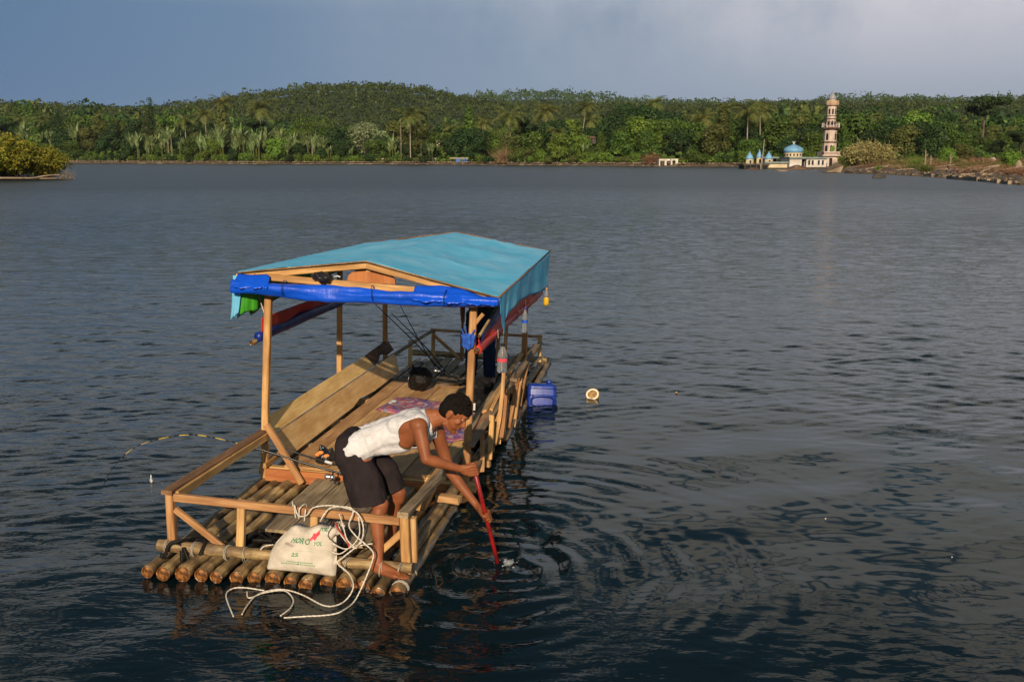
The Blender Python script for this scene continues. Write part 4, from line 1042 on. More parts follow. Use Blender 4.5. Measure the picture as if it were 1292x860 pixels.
    for s in (1, -1):
        y = .47
        T.append(cone_vf((1.300, y - s * .088, .790), (1.48, y - s * .076, .890), .103, .090)); T.append(cone_vf((1.48, y - s * .074, .890), (1.655, y - s * .086, .945), .090, .107))
    T.append(cone_vf((1.655, .455, .955), (1.745, .45, .985), .117, .094)); T.append(cone_vf((1.60, .40, .895), (1.72, .37, .92), .098, .075)); T.append(cone_vf((1.60, .53, .885), (1.73, .55, .895), .098, .07))
    T.append(cone_vf((1.69, .40, 1.008), (1.745, .315, 1.02), .078, .064)); T.append(cone_vf((1.72, .52, .978), (1.785, .59, .905), .078, .062)); T.append(cone_vf((1.60, .35, .98), (1.70, .32, .99), .069, .070))
    T.append(cone_vf((1.45, .38, .815), (1.62, .37, .855), .05, .055)); T.append(cone_vf((1.42, .45, .80), (1.62, .45, .84), .05, .055))
    bd = Vector((.80, 0, .60)).normalized()
    def topcut(c):
        if (c - Vector((1.318, .45, .80))).dot(Vector((.87, 0, .50))) < -.055: return True      # hem
        q = (c - Vector((1.722, .20, .935))); 
        if (q.x / .112) ** 2 + (q.y / .155) ** 2 + (q.z / .135) ** 2 < 1: return True           # near armhole
        q = (c - Vector((1.765, .68, .85)));
        if (q.x / .10) ** 2 + (q.y / .135) ** 2 + (q.z / .13) ** 2 < 1: return True
        q = (c - Vector((1.835, .452, 1.045)));
        if (q.x / .085) ** 2 + (q.y / .075) ** 2 + (q.z / .11) ** 2 < 1: return True            # neck
        return c.x > 1.815
    def tdisp(c): return 0.0035 * noise.noise((c.x * 14, c.y * 6, c.z * 9)) + 0.0028 * math.sin(c.x * 75 + 12 * noise.noise((c.x * 4, c.y * 5, c.z * 7)) + c.z * 20) * max(0, min(1, (1.6 - c.x) * 5))
    fuse('tank_top', T, .006, 'white cotton', root, 4, cut=topcut, solid=.003, disp=tdisp)
    # piping of the neckline and armholes
    # shorts
    Q = []
    nhm, fhm = Vector((1.452, .285, .47)), Vector((1.545, .565, .47))
    Q.append(cone_vf((1.275, .385, .745), (1.33, .37, .735), .108, .10)); Q.append(cone_vf((1.285, .55, .745), (1.33, .56, .735), .108, .10)); Q.append(cone_vf((1.30, .46, .80), (1.33, .46, .80), .11, .10))
    Q.append(cone_vf((1.30, .385, .72), (1.395, .325, .60), .108, .104)); Q.append(cone_vf((1.395, .325, .60), (1.455, .285, .44), .104, .104)); Q.append(cone_vf((1.33, .36, .60), (1.40, .30, .46), .09, .085))
    Q.append(cone_vf((1.31, .56, .72), (1.44, .56, .60), .108, .10)); Q.append(cone_vf((1.44, .56, .60), (1.53, .56, .46), .094, .088))
    Q.append(cone_vf((1.26, .40, .80), (1.26, .53, .80), .10, .10))
    def shcut(c):
        if c.y < .43 and (c - nhm).dot(Vector((.22, -.1, -.97))) > .0: return True
        if c.y >= .43 and (c - fhm).dot(Vector((.5, 0, -.86))) > -.01: return True
        return c.z > .745 and (c - Vector((1.318, .45, .80))).dot(Vector((.87, 0, .50))) > .035
    def sdisp(c): return 0.012 * noise.noise((c.x * 9, c.y * 9, c.z * 3.5)) + 0.006 * noise.noise((c.x * 24, c.y * 24, c.z * 8)) 
    fuse('shorts', Q, .0065, 'dark brown fabric', root, 4, cut=shcut, solid=.005, disp=sdisp)
    for k, (p, q) in enumerate((((1.432, .335, .715), (1.425, .335, .655)), ((1.436, .345, .712), (1.438, .348, .670)))):
        tube('drawstring', smooth_path([p, ((p[0] + q[0]) / 2 + .006, p[1], (p[2] + q[2]) / 2), q], 4), .0035, 'white cotton', root, 5)
    return root
the_boatman()
pole = empty('paddle', None, M=at(POLE_T))
tag(pole, 'long red wooden pole held upright in the man\'s hands, its tip stirring the water', 'paddle')
tube('shaft', [(Vector((0, 0, 0)) - pdv * .035).to_tuple(), (pdv * .2).to_tuple(), (pdv * .5).to_tuple(), ((POLE_B - POLE_T)).to_tuple()], [.0145, .0145, .0135, .013], 'paddle red', pole, 10)
e0 = POLE_B - POLE_T
Vv, Ff = merge([ell_vf(e0 + pdv * .16, pdv * .20, Vector((.055, -.03, 0)), Vector((.006, .01, .0)) * .8)])
mesh_obj('blade', Vv, Ff, 'paddle red', pole, True)

def stern_person():
    """man standing at the stern, head and chest up under the roof"""
    root = empty('person', None, M=at((1.19, 5.30, 0.11)))
    tag(root, 'person in dark T-shirt and blue jeans at the stern, mostly hidden by the roof', 'person')
    P = []
    for s in (-1, 1):
        h, k, a = Vector((s * .09, 0, .78)), Vector((s * .10, -.02, .44)), Vector((s * .11, .03, .08))
        P += [cone_vf(a, k, .032, .048)]; P += foot_vf(a + Vector((0, 0, .01)), a + Vector((0, .02, -.045)), a + Vector((s * .02, -.12, -.05)), a + Vector((s * .02, -.19, -.055)), (s, 0, 0))
    P += [cone_vf((0, 0, .82), (0, 0, 1.18), .12, .13, flat=((0, 1, 0), .8)), cone_vf((-.15, 0, 1.25), (.15, 0, 1.25), .06, .06), cone_vf((0, 0, 1.25), (0, -.01, 1.37), .055, .05), ell_vf((0, -.015, 1.46), (.075, 0, 0), (0, .092, 0), (0, 0, .11)),
          cone_vf((0, -.10, 1.455), (0, -.115, 1.44), .011, .014), ell_vf((.078, 0, 1.45), (.01, 0, 0), (0, .018, 0), (0, 0, .03)), ell_vf((-.078, 0, 1.45), (.01, 0, 0), (0, .018, 0), (0, 0, .03)), cone_vf((0, -.06, 1.375), (0, -.07, 1.37), .03, .025)]
    for s in (-1, 1):
        sh, el, wr = Vector((s * .19, 0, 1.24)), Vector((s * .235, .01, .95)), Vector((s * .20, -.10, .73))
        P += [cone_vf(sh, el, .048, .036), cone_vf(el, wr, .036, .024)]
        P += [cone_vf(wr + Vector((0, t * .012, -.01)), wr + Vector((0, t * .014 - .02, -.07)), .014, .013, 8) for t in (-1.5, 0, 1.5)]
        for f in range(4): P += [cone_vf(wr + Vector((0, -.038 + f * .016, -.075)), wr + Vector((-s * .01, -.040 + f * .017, -.115)), .0085, .008, 8), cone_vf(wr + Vector((-s * .01, -.040 + f * .017, -.115)), wr + Vector((-s * .028, -.040 + f * .017, -.135)), .008, .007, 8)]
        P += [cone_vf(wr + Vector((-s * .005, -.03, -.03)), wr + Vector((-s * .02, -.058, -.075)), .011, .008, 8)]
    fuse('body', P, .008, 'skin', root, 4)
    J = [cone_vf((0, 0, .80), (0, 0, .88), .135, .125, flat=((0, 1, 0), .85))]
    for s in (-1, 1): J += [cone_vf((s * .085, 0, .78), (s * .10, -.02, .44), .098, .075), cone_vf((s * .10, -.02, .44), (s * .11, .02, .08), .075, .066)]
    fuse('jeans', J, .010, 'jeans', root, 3, cut=lambda c: c.z < .07 or c.z > .95, solid=.004, disp=lambda c: .008 * noise.noise((c.x * 18, c.y * 18, c.z * 12)))
    T = [cone_vf((0, 0, .84), (0, 0, 1.18), .155, .155, flat=((0, 1, 0), .82)), cone_vf((-.15, 0, 1.245), (.15, 0, 1.245), .072, .072)]
    for s in (-1, 1): T += [cone_vf((s * .18, 0, 1.24), (s * .222, .006, 1.04), .066, .060)]
    fuse('t_shirt', T, .010, 'dark shirt', root, 3, cut=lambda c: c.z < .76 or (abs(c.x) > .15 and c.z < 1.035 and abs(c.x) > .17) or (abs(c.x) < .07 and c.z > 1.29), solid=.004, disp=lambda c: .010 * noise.noise((c.x * 11, c.y * 11, c.z * 7)))
    Hh = [ell_vf((0, .008, 1.485), (.084, 0, 0), (0, .10, 0), (0, 0, .098))]
    fuse('hair', Hh, .009, 'hair', root, 2, cut=lambda c: (c.y < -.04 and c.z < 1.50) or c.z < 1.43, disp=lambda c: .006 * noise.noise(c * 40))
stern_person()

# ------------------------------------------------------------------ things lying on or hanging from the raft
def raft_thing(name, label, cat, loc=(0, 0, 0), group=None):
    o = empty(name, None, M=at(loc)); return tag(o, label, cat, group)
def sack():
    root = raft_thing('rice_sack', 'bulging woven rice sack with green and red print tied shut, leaning on the bow railing', 'sack', (1.05, 0.03, 0.055))
    def S(u, v, back=0):
        # u -1..1 left-right, v 0..1 up the face
        hw = 0.222 - 0.075 * v ** 1.5 + 0.012 * math.sin(v * 3.1)
        lean = 0.02 + 0.11 * v ** 1.2
        skew = 0.010 * v + 0.055 * max(0, v - .55) + (-0.015 * (1 - v) * (u < 0))
        x = hw * (math.copysign(abs(u) ** .92, u)) + skew
        bul = 0.085 * math.sqrt(max(0, 1 - abs(u) ** 3.2)) * (math.sin(math.pi * (0.10 + 0.78 * v ** .8))) ** .7
        topz = 0.255 * v + (-0.018 * abs(u) ** 3) * (v < .3) + 0.02 * u * v ** 2 + 0.012 * math.sin(u * 6) * v ** 4
        wr = 0.006 * noise.noise((u * 3, v * 7, 1 + back * 5)) + 0.004 * math.sin(v * 50 + u * 6) * max(0, v - .55) * 2
        y = lean + (bul + wr if back else -(bul + wr))
        return Vector((x, y + .05, topz))
    nu, nv = 34, 26; V, F = [], []
    for back in (0, 1):
        for i in range(nv + 1):
            for j in range(nu + 1): V.append(S(-1 + 2 * j / nu, i / nv, back))
    n1_ = (nu + 1) * (nv + 1)
    for back in (0, 1):
        for i in range(nv):
            for j in range(nu):
                a = back * n1_ + i * (nu + 1) + j; q = (a, a + 1, a + nu + 2, a + nu + 1); F.append(q if not back else q[::-1])
    for i in range(nv):
        for j, fl in ((0, 0), (nu, 1)):
            a = i * (nu + 1) + j; b = a + nu + 1; q = (a, b, b + n1_, a + n1_); F.append(q if fl == 0 else q[::-1])
    for j in range(nu):
        a = j; F.append((a, a + n1_, a + 1 + n1_, a + 1)); a = nv * (nu + 1) + j; F.append((a, a + 1, a + 1 + n1_, a + n1_))
    o = mesh_obj('bag', V, F, 'rice sack', root, True)
    # gathered neck at the upper right corner
    nk = []
    for k in range(13):
        a = k / 12 * 2 * math.pi; c0 = Vector((.170, .135, .235)); c1 = Vector((.205, .13, .265))
        nk.append(cone_vf(c0 + Vector((0, math.cos(a) * .035, math.sin(a) * .035)), c1 + Vector((0, math.cos(a) * .012, math.sin(a) * .012)), .012, .008, 8))
        q = Vector((.232, .12, .285)) + Vector((.015 * math.cos(a * 2), math.cos(a) * .040, math.sin(a) * .036)); nk.append(cone_vf(c1 + Vector((0, math.cos(a) * .012, math.sin(a) * .012)), q, .008, .010, 8))
    fuse('neck', nk, .005, 'rice sack', root, 2)
    for k in range(3):
        tube('tie', [Vector((.205 + .005 * k, .13, .265)) + Vector((0, math.cos(a) * .024, math.sin(a) * .024)) for a in np.linspace(0, 6.3, 14)], .004, 'rope white', root, 5)
    # print
    def put_text(txt, u0, v0, w, h, mat, slant=0.0, arc=0.0, name='lettering'):
        cu = bpy.data.curves.new('t', 'FONT'); cu.body = txt; cu.size = 1; cu.resolution_u = 2; cu.offset = 0.015
        to = bpy.data.objects.new('t', cu); col.objects.link(to); dg = bpy.context.evaluated_depsgraph_get()
        me = bpy.data.meshes.new_from_object(to.evaluated_get(dg)); bpy.data.objects.remove(to)
        bm = bmesh.new(); bm.from_mesh(me); bmesh.ops.subdivide_edges(bm, edges=[e for e in bm.edges if e.calc_length() > .15], cuts=2)
        xs = [v.co.x for v in bm.verts]; x0, x1 = min(xs), max(xs)
        for v in bm.verts:
            a = (v.co.x - x0) / (x1 - x0); b = v.co.y / .7
            u, vv = u0 + w * a, v0 + h * b + slant * a + arc * (a - .5) ** 2
            p = S(u, vv); e = 0.004; n = (S(u + e, vv) - p).cross(S(u, vv + e) - p).normalized(); v.co = p + n * .0022
        bm.to_mesh(me); bm.free(); me.materials.clear(); me.materials.append(MATS[mat])
        t_ = bpy.data.objects.new(name, me); col.objects.link(t_); t_.parent = root
    put_text('HORO', -.46, .74, .62, .11, 'print green', slant=-.05, arc=-.10)
    put_text('YOL', .30, .66, .30, .08, 'print green', slant=.02)
    put_text('PORA', .42, .93, .36, .07, 'print green', slant=.03)
    put_text('25', -.22, .42, .20, .085, 'print green'); put_text('BERAS', -.62, .66, .34, .05, 'print grey', slant=-.04)
    for k, (u0, w, v0) in enumerate(((-.40, .78, .545), (-.30, .66, .285), (-.46, .90, .235))):
        put_text('................' if k == 0 else 'llililllilllililill', u0, v0, w, .025, 'print green')
    pr = [(.10, .78), (.17, .83), (.20, .90), (.29, .88), (.40, .96), (.44, .88), (.36, .82), (.32, .76), (.24, .79), (.18, .75)]
    P3 = [];
    for u, v in pr:
        p = S(u, v); n = (S(u + .01, v) - p).cross(S(u, v + .01) - p).normalized(); P3.append(p + n * .0035)
    c = sum(P3, Vector()) / len(P3); c += (c - Vector((0, .3, .15))).normalized() * .003
    mesh_obj('emblem', P3 + [c], [(i, (i + 1) % len(pr), len(pr)) for i in range(len(pr))], 'print red', root)
sack()
ROPE=[
[(0.98,0.17,0.373),(0.98,0.15,0.464),(1.01,0.14,0.404),(1.07,0.13,0.414),(1.12,0.12,0.474),(1.23,0.12,0.498),(1.35,0.10,0.497),(1.42,0.10,0.466),(1.46,0.08,0.389),(1.44,0.08,0.289),(1.33,0.08,0.179),(1.30,0.06,0.144),(1.39,0.02,0.097),(1.45,-0.08,0.067),(1.43,-0.14,0.013),(1.39,-0.22,0.004),(1.31,-0.23,0.001),(1.14,-0.12,-0.004),(1.01,-0.07,-0.008),(0.92,-0.09,-0.011),(0.86,-0.17,-0.014),(0.86,-0.30,-0.015),(0.88,-0.42,-0.015)] ,
[(1.17,0.10,0.394),(1.22,0.12,0.473),(1.31,0.13,0.494),(1.38,0.12,0.480),(1.36,0.10,0.388),(1.40,0.10,0.326),(1.46,0.08,0.292),(1.53,0.06,0.242),(1.53,0.04,0.185),(1.50,-0.02,0.078),(1.47,-0.12,-0.008),(1.45,-0.28,0.006),(1.41,-0.33,0.004),(1.34,-0.36,0.001),(1.27,-0.38,-0.001),(1.14,-0.42,-0.006)] ,
[(0.84,-0.45,-0.017),(0.68,-0.21,-0.021),(0.67,-0.11,-0.020),(0.74,-0.08,-0.018),(0.88,-0.10,-0.013)] ,
[(0.78,-0.13,-0.017),(0.83,-0.21,-0.016),(0.89,-0.13,-0.013),(1.00,-0.08,-0.009),(1.10,-0.18,-0.006),(1.13,-0.29,-0.006),(1.11,-0.40,-0.007)] ,
[(1.27,0.10,0.379),(1.32,0.10,0.302),(1.39,0.09,0.247),(1.45,0.08,0.291)] ,
[(1.24,0.10,0.203),(1.30,0.10,0.190),(1.38,0.10,0.243),(1.51,0.12,0.272)] ,
[(0.76,0.12,0.153),(0.78,0.14,0.172),(0.84,0.14,0.188)],
[(0.97,0.15,0.46),(0.95,0.20,0.47),(0.97,0.22,0.40),(1.01,0.15,0.38),(1.02,0.14,0.45),(1.04,0.20,0.46),(1.03,0.22,0.39),(1.05,0.14,0.37),(1.06,0.14,0.45)],
[(1.30,0.09,0.46),(1.33,0.08,0.38),(1.36,0.07,0.30),(1.42,0.07,0.25)],
[(1.24,0.10,0.37),(1.22,0.09,0.31),(1.27,0.08,0.26),(1.36,0.08,0.24),(1.43,0.09,0.33),(1.42,.10,.45)]]
rp = raft_thing('mooring_rope', 'tangle of white rope knotted to the bow rail and trailing into the water', 'rope')
def laid_rope(name, pts, r, mat, parent):
    P = smooth_path(pts, 12); D = [P[0]]
    for p in P[1:]:
        n = max(1, int((p - D[-1]).length / .006)); a = D[-1]
        for q in range(1, n + 1): D.append(a.lerp(p, q / n))
    V, F = tube_mesh(D, 1.0, 9); L = 0; V2 = []
    for i, c in enumerate(D):
        if i: L += (c - D[i - 1]).length
        for j in range(9):
            d = V[i * 9 + j] - c; V2.append(c + d * r * (1 + .24 * math.cos(3 * 2 * math.pi * j / 9 - L * 2 * math.pi / .028 * 1.0)))
    return mesh_obj(name, V2, F, mat, parent, True)
for k, st in enumerate(ROPE):
    laid_rope('strand', st, .0044 if k < 4 else .0039, 'rope white', rp)
tube('strand', smooth_path([(1.27, .10, .40), (1.29, .09, .36), (1.34, .09, .30), (1.37, .09, .24)], 6), .006, 'red cloth', rp, 6)

def lumpy_bag(name, parts, voxel, mat, root, amp=.02, f=14, sm=3):
    return fuse(name, parts, voxel, mat, root, sm, disp=lambda c: amp * noise.noise(c * f) + amp * .5 * noise.noise(c * f * 2.3))
r_ = raft_thing('plastic_bag', 'small black plastic bag holding orange things on the deck beside the fishing reels', 'bag', (0.545, 1.90, 0.150))
lumpy_bag('bag', [ell_vf((0, 0, .055), (.075, 0, 0), (0, .07, 0), (0, 0, .065)), cone_vf((-.01, 0, .10), (-.03, .0, .145), .035, .015), cone_vf((.04, .01, .10), (.062, .01, .135), .022, .01)], .006, 'black plastic bag', r_, .018, 22)
for p in ((-.02, -.052, .105), (.03, -.050, .080), (-.045, -.04, .085)):
    V, F = ell_vf(p, (.026, .004, 0), (0, .016, 0), (.004, 0, .018)); mesh_obj('orange_cloth', V, F, 'orange cloth', r_, True)
r_ = raft_thing('rucksack', 'round black rucksack on the deck at the foot of the leaning fishing rods', 'bag', (0.665, 4.55, 0.150))
lumpy_bag('bag', [ell_vf((0, 0, .13), (.135, 0, 0), (0, .11, 0), (0, 0, .135)), cone_vf((-.07, 0, .22), (-.085, 0, .285), .025, .012), cone_vf((.05, 0, .22), (.07, 0, .255), .03, .015)], .011, 'black rubber', r_, .025, 12)
tube('strap', smooth_path([(-.08, -.05, .24), (-.10, -.11, .15), (-.09, -.10, .05)], 6), .012, 'black plastic bag', r_)
r_ = raft_thing('duffel_bag', 'bulky black bag with a small white badge behind the right front post', 'bag', (1.40, 3.75, 0.150))
lumpy_bag('bag', [ell_vf((0, 0, .13), (.20, 0, 0), (0, .16, 0), (0, 0, .14)), ell_vf((.05, .25, .16), (.15, 0, 0), (0, .18, 0), (0, 0, .16))], .013, 'black rubber', r_, .035, 9)
V, F = box_vf((.03, -.170, .09), (.075, -.155, .16)); mesh_obj('badge', V, F, 'white cap', r_)
r_ = raft_thing('plastic_sheet_bag', 'pale translucent plastic bag tied to the stern right rail', 'bag', (1.50, 5.30, 0.40))
lumpy_bag('bag', [cone_vf((0, 0, -.02), (-.03, 0, .11), .085, .02, flat=((0, 1, 0), .5))], .010, 'foam', r_, .015, 18)
# bedding and patterned mat
def mat_cloth():
    r_ = raft_thing('patterned_mat', 'red and blue patterned cloth spread crumpled over the deck behind the man', 'cloth', (0, 0, 0))
    V, F = [], []; nx, ny = 60, 70
    for i in range(nx + 1):
        for j in range(ny + 1):
            s, t = i / nx, j / ny; xl = .50 + .62 * max(0, min(1, (.62 - t) * 5)); x = xl + (1.56 - xl) * s - .04 * math.sin(t * 3); y = 2.75 + 1.40 * t + .05 * math.sin(s * 9) * (t > .9 or t < .1)
            x += .03 * noise.noise((t * 4, s, 2)) * (1 - s)
            edge = min(s, 1 - s, t, 1 - t) * 12
            z_ = .158 + min(1, edge) * (.012 + .016 * max(0, noise.noise((x * 6, y * 6, 1))) + .05 * max(0, noise.noise((x * 2.2, y * 3.1, 5)) - .05)) + (.10 * max(0, (s - .72)) * (1 + noise.noise((y * 5, x * 3, 2))))
            V.append((x, y, z_))
    for i in range(nx):
        for j in range(ny):
            a = i * (ny + 1) + j; F.append((a, a + ny + 1, a + ny + 2, a + 1))
    o = mesh_obj('cloth', V, F, 'patterned mat', r_, True); s_ = o.modifiers.new('t', 'SOLIDIFY'); s_.thickness = .004
mat_cloth()
r_ = raft_thing('paper_scrap', 'small white scrap of paper by the left end of the patterned cloth', 'scrap', (0.53, 3.95, 0.166))
V, F = merge([box_vf((-.02, -.08, 0), (.015, .05, .006)), box_vf((.0, -.03, .004), (.04, .02, .012))]); mesh_obj('paper', V, F, 'white cap', r_)
# fishing rods
def rod(pts, r0, r1, mat, root, guides=5):
    P = smooth_path(pts, 6); n = len(P); tube('rod', P, [r0 + (r1 - r0) * i / (n - 1) for i in range(n)], mat, root, 7)
    for k in range(guides):
        p = P[int((k + 1) / (guides + 1) * (n - 1))]; ring = [p + Vector((0, 0, -.012)) + Vector((.009 * math.cos(a), 0, .009 * math.sin(a))) for a in np.linspace(0, 6.3, 9)]
        tube('guide', ring, .0016, 'metal silver', root, 4)
def reel(c, root):
    c = Vector(c)
    parts = [('reel_body', ell_vf(c, (.022, .004, 0), (0, .018, 0), (0, 0, .022)), 'metal silver'), ('spool', cone_vf(c + Vector((-.045, -.004, .006)), c + Vector((-.022, 0, .004)), .021, .019), 'metal silver'),
             ('reel_foot', cone_vf(c + Vector((0, 0, .02)), c + Vector((.004, 0, .05)), .006, .007), 'rod black'), ('handle', cone_vf(c + Vector((0, -.02, 0)), c + Vector((.035, -.035, -.022)), .004, .005), 'rod black'),
             ('knob', cone_vf(c + Vector((.035, -.035, -.022)), c + Vector((.042, -.055, -.024)), .011, .010), 'rod black')]
    rl = mesh_obj('reel', *parts[0][1], parts[0][2], root, True)
    for nme, (V, F), mt in parts[1:]: mesh_obj(nme, V, F, mt, rl, True)
    root = rl
    tube('bail', smooth_path([c + Vector((-.02, -.028, 0)), c + Vector((-.055, -.02, -.01)), c + Vector((-.06, .01, .012)), c + Vector((-.02, .026, .01))], 5), .0022, 'metal silver', root, 5)
r_ = raft_thing('fishing_rod', 'fishing rod with silver reel, its yellow banded tip curving out over the water', 'fishing rod')
rod([(1.12, 1.58, .135), (.80, 1.56, .20), (.50, 1.53, .268), (.22, 1.50, .345), (.03, 1.46, .395)], .009, .0055, 'rod black', r_, 4); reel((.735, 1.55, .160), r_)
P_ = smooth_path([(.03, 1.46, .395), (-.18, 1.42, .448), (-.38, 1.38, .468), (-.58, 1.28, .445), (-.74, 1.18, .385), (-.83, 1.05, .27), (-.86, .95, .15)], 6)
for i in range(0, len(P_) - 2, 2):
    tube('tip_band', [P_[i], P_[i + 1], P_[i + 2]], .0042 if i < 20 else .003, 'yellow rod' if (i // 2) % 2 == 0 and i < 26 else 'rod black', r_, 6)
r_ = raft_thing('fishing_rod', 'second fishing rod, orange butt, lying higher on the deck edge beside the small black bag', 'fishing rod')
rod([(1.00, 1.74, .185), (.70, 1.75, .20), (.45, 1.75, .25), (.26, 1.74, .30), (.06, 1.72, .36), (-.1, 1.68, .42)], .009, .003, 'rod black', r_, 4)
tube('grip', [(1.02, 1.74, .184), (.80, 1.745, .192)], .014, 'rod red', r_); tube('grip', [(.66, 1.75, .207), (.60, 1.75, .219)], .012, 'white cap', r_)
reel((.80, 1.70, .15), r_)
for k, (b, m1, t, lab) in enumerate((((.86, 5.15, .14), (.52, 5.2, .47), (-.08, 5.2, 1.00), 'long black fishing rod leaning left from the stern, longest of the leaning rods'),
                        ((.84, 5.25, .15), (.56, 5.3, .46), (.13, 5.25, .87), 'black fishing rod leaning left beside the longest one at the stern'),
                        ((.70, 5.45, .12), (.48, 5.45, .43), (.18, 5.45, .93), 'thin black fishing rod standing steepest at the stern, left of the other leaning rods'))):
    r_ = raft_thing('fishing_rod', lab, 'fishing rod'); rod([b, m1, t], .012, .004, 'rod black', r_, 6); tube('grip', [b, Vector(b).lerp(Vector(m1), .35)], .017, 'rod black', r_)
    reel(Vector(b).lerp(Vector(m1), .42) + Vector((.02, -.03, -.035)), r_)
r_ = raft_thing('rope_coil', 'grey coil of rope lying on the stern slats beside the rucksack', 'rope', (0.88, 4.98, 0.13))
for k in range(6):
    tube('coil', [(math.cos(a) * (.10 + .012 * k) + .02 * math.sin(k * 2), math.sin(a) * (.13 + .01 * k), .012 * k + .008 * math.sin(a * 2 + k)) for a in np.linspace(0, 6.3, 20)], .008, 'driftwood', r_, 6)
# bottles on strings
def bottle(loc, lab, lr, mat, cap, rr=.034, h=.20, group=None, liquid=None):
    r_ = raft_thing('bottle', lab, 'bottle', loc)
    pr = [(rr * .75, 0), (rr, .012), (rr * .97, h * .2), (rr * .90, h * .26), (rr, h * .34), (rr * .92, h * .44), (rr, h * .52), (rr * .96, h * .62), (rr * .85, h * .74), (rr * .45, h * .88), (rr * .38, h * .93), (rr * .38, h * .95)]
    V, F = lathe_vf(pr, 14); mesh_obj('bottle_body', V, F, mat, r_, True)
    V, F = lathe_vf([(rr * .44, h * .95), (rr * .46, h * 1.02), (rr * .4, h * 1.03)], 10); mesh_obj('cap', V, F, cap, r_, True)
    if liquid:
        V, F = lathe_vf([(rr * .98 + .001, .004), (rr + .0015, .02), (rr + .0015, h * .42), (rr * .9, h * .52), (rr * .8, h * .55)], 14); mesh_obj('liquid', V, F, liquid, r_, True)
    else:
        V, F = lathe_vf([(rr + .001, h * .40), (rr + .001, h * .52)], 14); mesh_obj('label', V, F[:-2], 'print red' if lr else 'blue cloth', r_, True)
    tube('string', [(0, 0, h), (.003, -.003, h + .1), (0, 0, lr or .3)], .0012, 'thin twine', r_, 4)
bottle((1.985, 2.02, 1.00), 'largest clear plastic bottle hanging under the torn cyan flap', .34, 'clear bottle', 'dark shirt', .042, .225)
bottle((1.975, 3.30, 1.10), 'slim clear plastic bottle with purple cap hanging beside the right rear post', .0, 'clear bottle', 'purple cap', .029, .23)
bottle((2.03, 4.45, 1.19), 'small bottle of yellow liquid dangling outside the right eave, farthest along', .0, 'clear bottle', 'orange cloth', .028, .18, liquid='yellow liquid')
# black bundle hung in the gable
r_ = raft_thing('black_bundle', 'small shiny black bundle hung from the left rafter in the front gable', 'bag', (0.60, 1.715, 1.725))
lumpy_bag('bag', [ell_vf((0, 0, 0), (.095, 0, 0), (0, .05, 0), (0, 0, .045)), ell_vf((.03, -.02, .005), (.05, 0, 0), (0, .04, 0), (0, 0, .035))], .007, 'black plastic bag', r_, .018, 18)
tube('string', [(.09, -.02, .01), (.13, -.03, .02), (.15, -.03, .012)], .006, 'white cap', r_)
# sandals on the stern slats
for k, (x, y, a) in enumerate(((1.02, 5.05, .3), (1.12, 5.15, .5))):
    r_ = raft_thing('sandal', ('left', 'right')[k] + ' one of two black sandals lying on the grey stern slats', 'sandal', (x, y, .125)); r_.matrix_world = r_.matrix_world @ Matrix.Rotation(a, 4, 'Z')
    V, F = ell_vf((0, 0, .008), (.045, 0, 0), (0, .12, 0), (0, 0, .012)); mesh_obj('sole', V, F, 'black rubber', r_, True)
    tube('strap', smooth_path([(-.04, .0, .01), (0, .05, .05), (.04, 0, .01)], 5), .006, 'black rubber', r_)

# ------------------------------------------------------------------ things afloat
def jerrycan():
    root = empty('jerrycan', (0.315, 10.16, -0.14), 0.06); root.rotation_euler = (R(-10), R(3), R(4))
    tag(root, 'dark blue plastic jerrycan floating in the water by the right side of the raft', 'jerrycan')
    bm = bmesh.new(); bmesh.ops.create_cube(bm, size=1); bmesh.ops.scale(bm, vec=(.34, .26, .36), verts=bm.verts); bmesh.ops.translate(bm, vec=(0, 0, .18), verts=bm.verts)
    top = [v for v in bm.verts if v.co.z > .3]
    for v in top: v.co.x *= .90; v.co.y *= .86
    bmesh.ops.bevel(bm, geom=list(bm.edges), offset=.045, segments=4, affect='EDGES', profile=.6)
    me = bpy.data.meshes.new('can'); bm.to_mesh(me); bm.free(); me.materials.append(MATS['blue jerrycan'])
    for p in me.polygons: p.use_smooth = True
    link_mesh('can', me, root)
    for zz in (.13, .235): 
        tube('rib', [(x * (1 - (zz - .1) * .12), y * (1 - (zz - .1) * .2), zz) for x, y in ((-.172, -.09), (-.15, -.128), (-.05, -.134), (.05, -.134), (.15, -.128), (.172, -.09), (.172, .09))], .007, 'blue jerrycan', root, 6)
    tube('handle', smooth_path([(-.12, -.128, .14), (-.118, -.155, .205), (-.06, -.165, .232), (.06, -.165, .232), (.118, -.155, .205), (.12, -.128, .14)], 6), .013, 'blue jerrycan', root, 10)
    V, F = lathe_vf([(.026, .33), (.028, .365), (.030, .368), (.030, .395), (.024, .400)], 14); mesh_obj('cap', [(x + .08, y, z_) for x, y, z_ in V], F, 'blue jerrycan', root, True)
    tube('rim_seam', [(-.16, -.117, .31), (0, -.122, .315), (.16, -.117, .31)], .006, 'blue jerrycan', root, 6)
jerrycan()
def coconut():
    root = empty('coconut_half', (0.905, 10.40, 0.0), .4); root.rotation_euler = (R(40), R(-28), R(10))
    tag(root, 'cut half of a coconut floating with its pale flesh facing the camera', 'coconut')
    root.location.z = .045
    V, F = lathe_vf([(.010, -.075), (.04, -.068), (.065, -.045), (.078, -.015), (.080, .003), (.074, .006)], 20); mesh_obj('husk', V, F, 'coconut husk', root, True)
    V, F = lathe_vf([(.074, .004), (.070, .009), (.055, .007), (.045, -.008), (.02, -.020), (.002, -.024)], 20); mesh_obj('flesh', V, F[:-1], 'coconut flesh', root, True)
coconut()
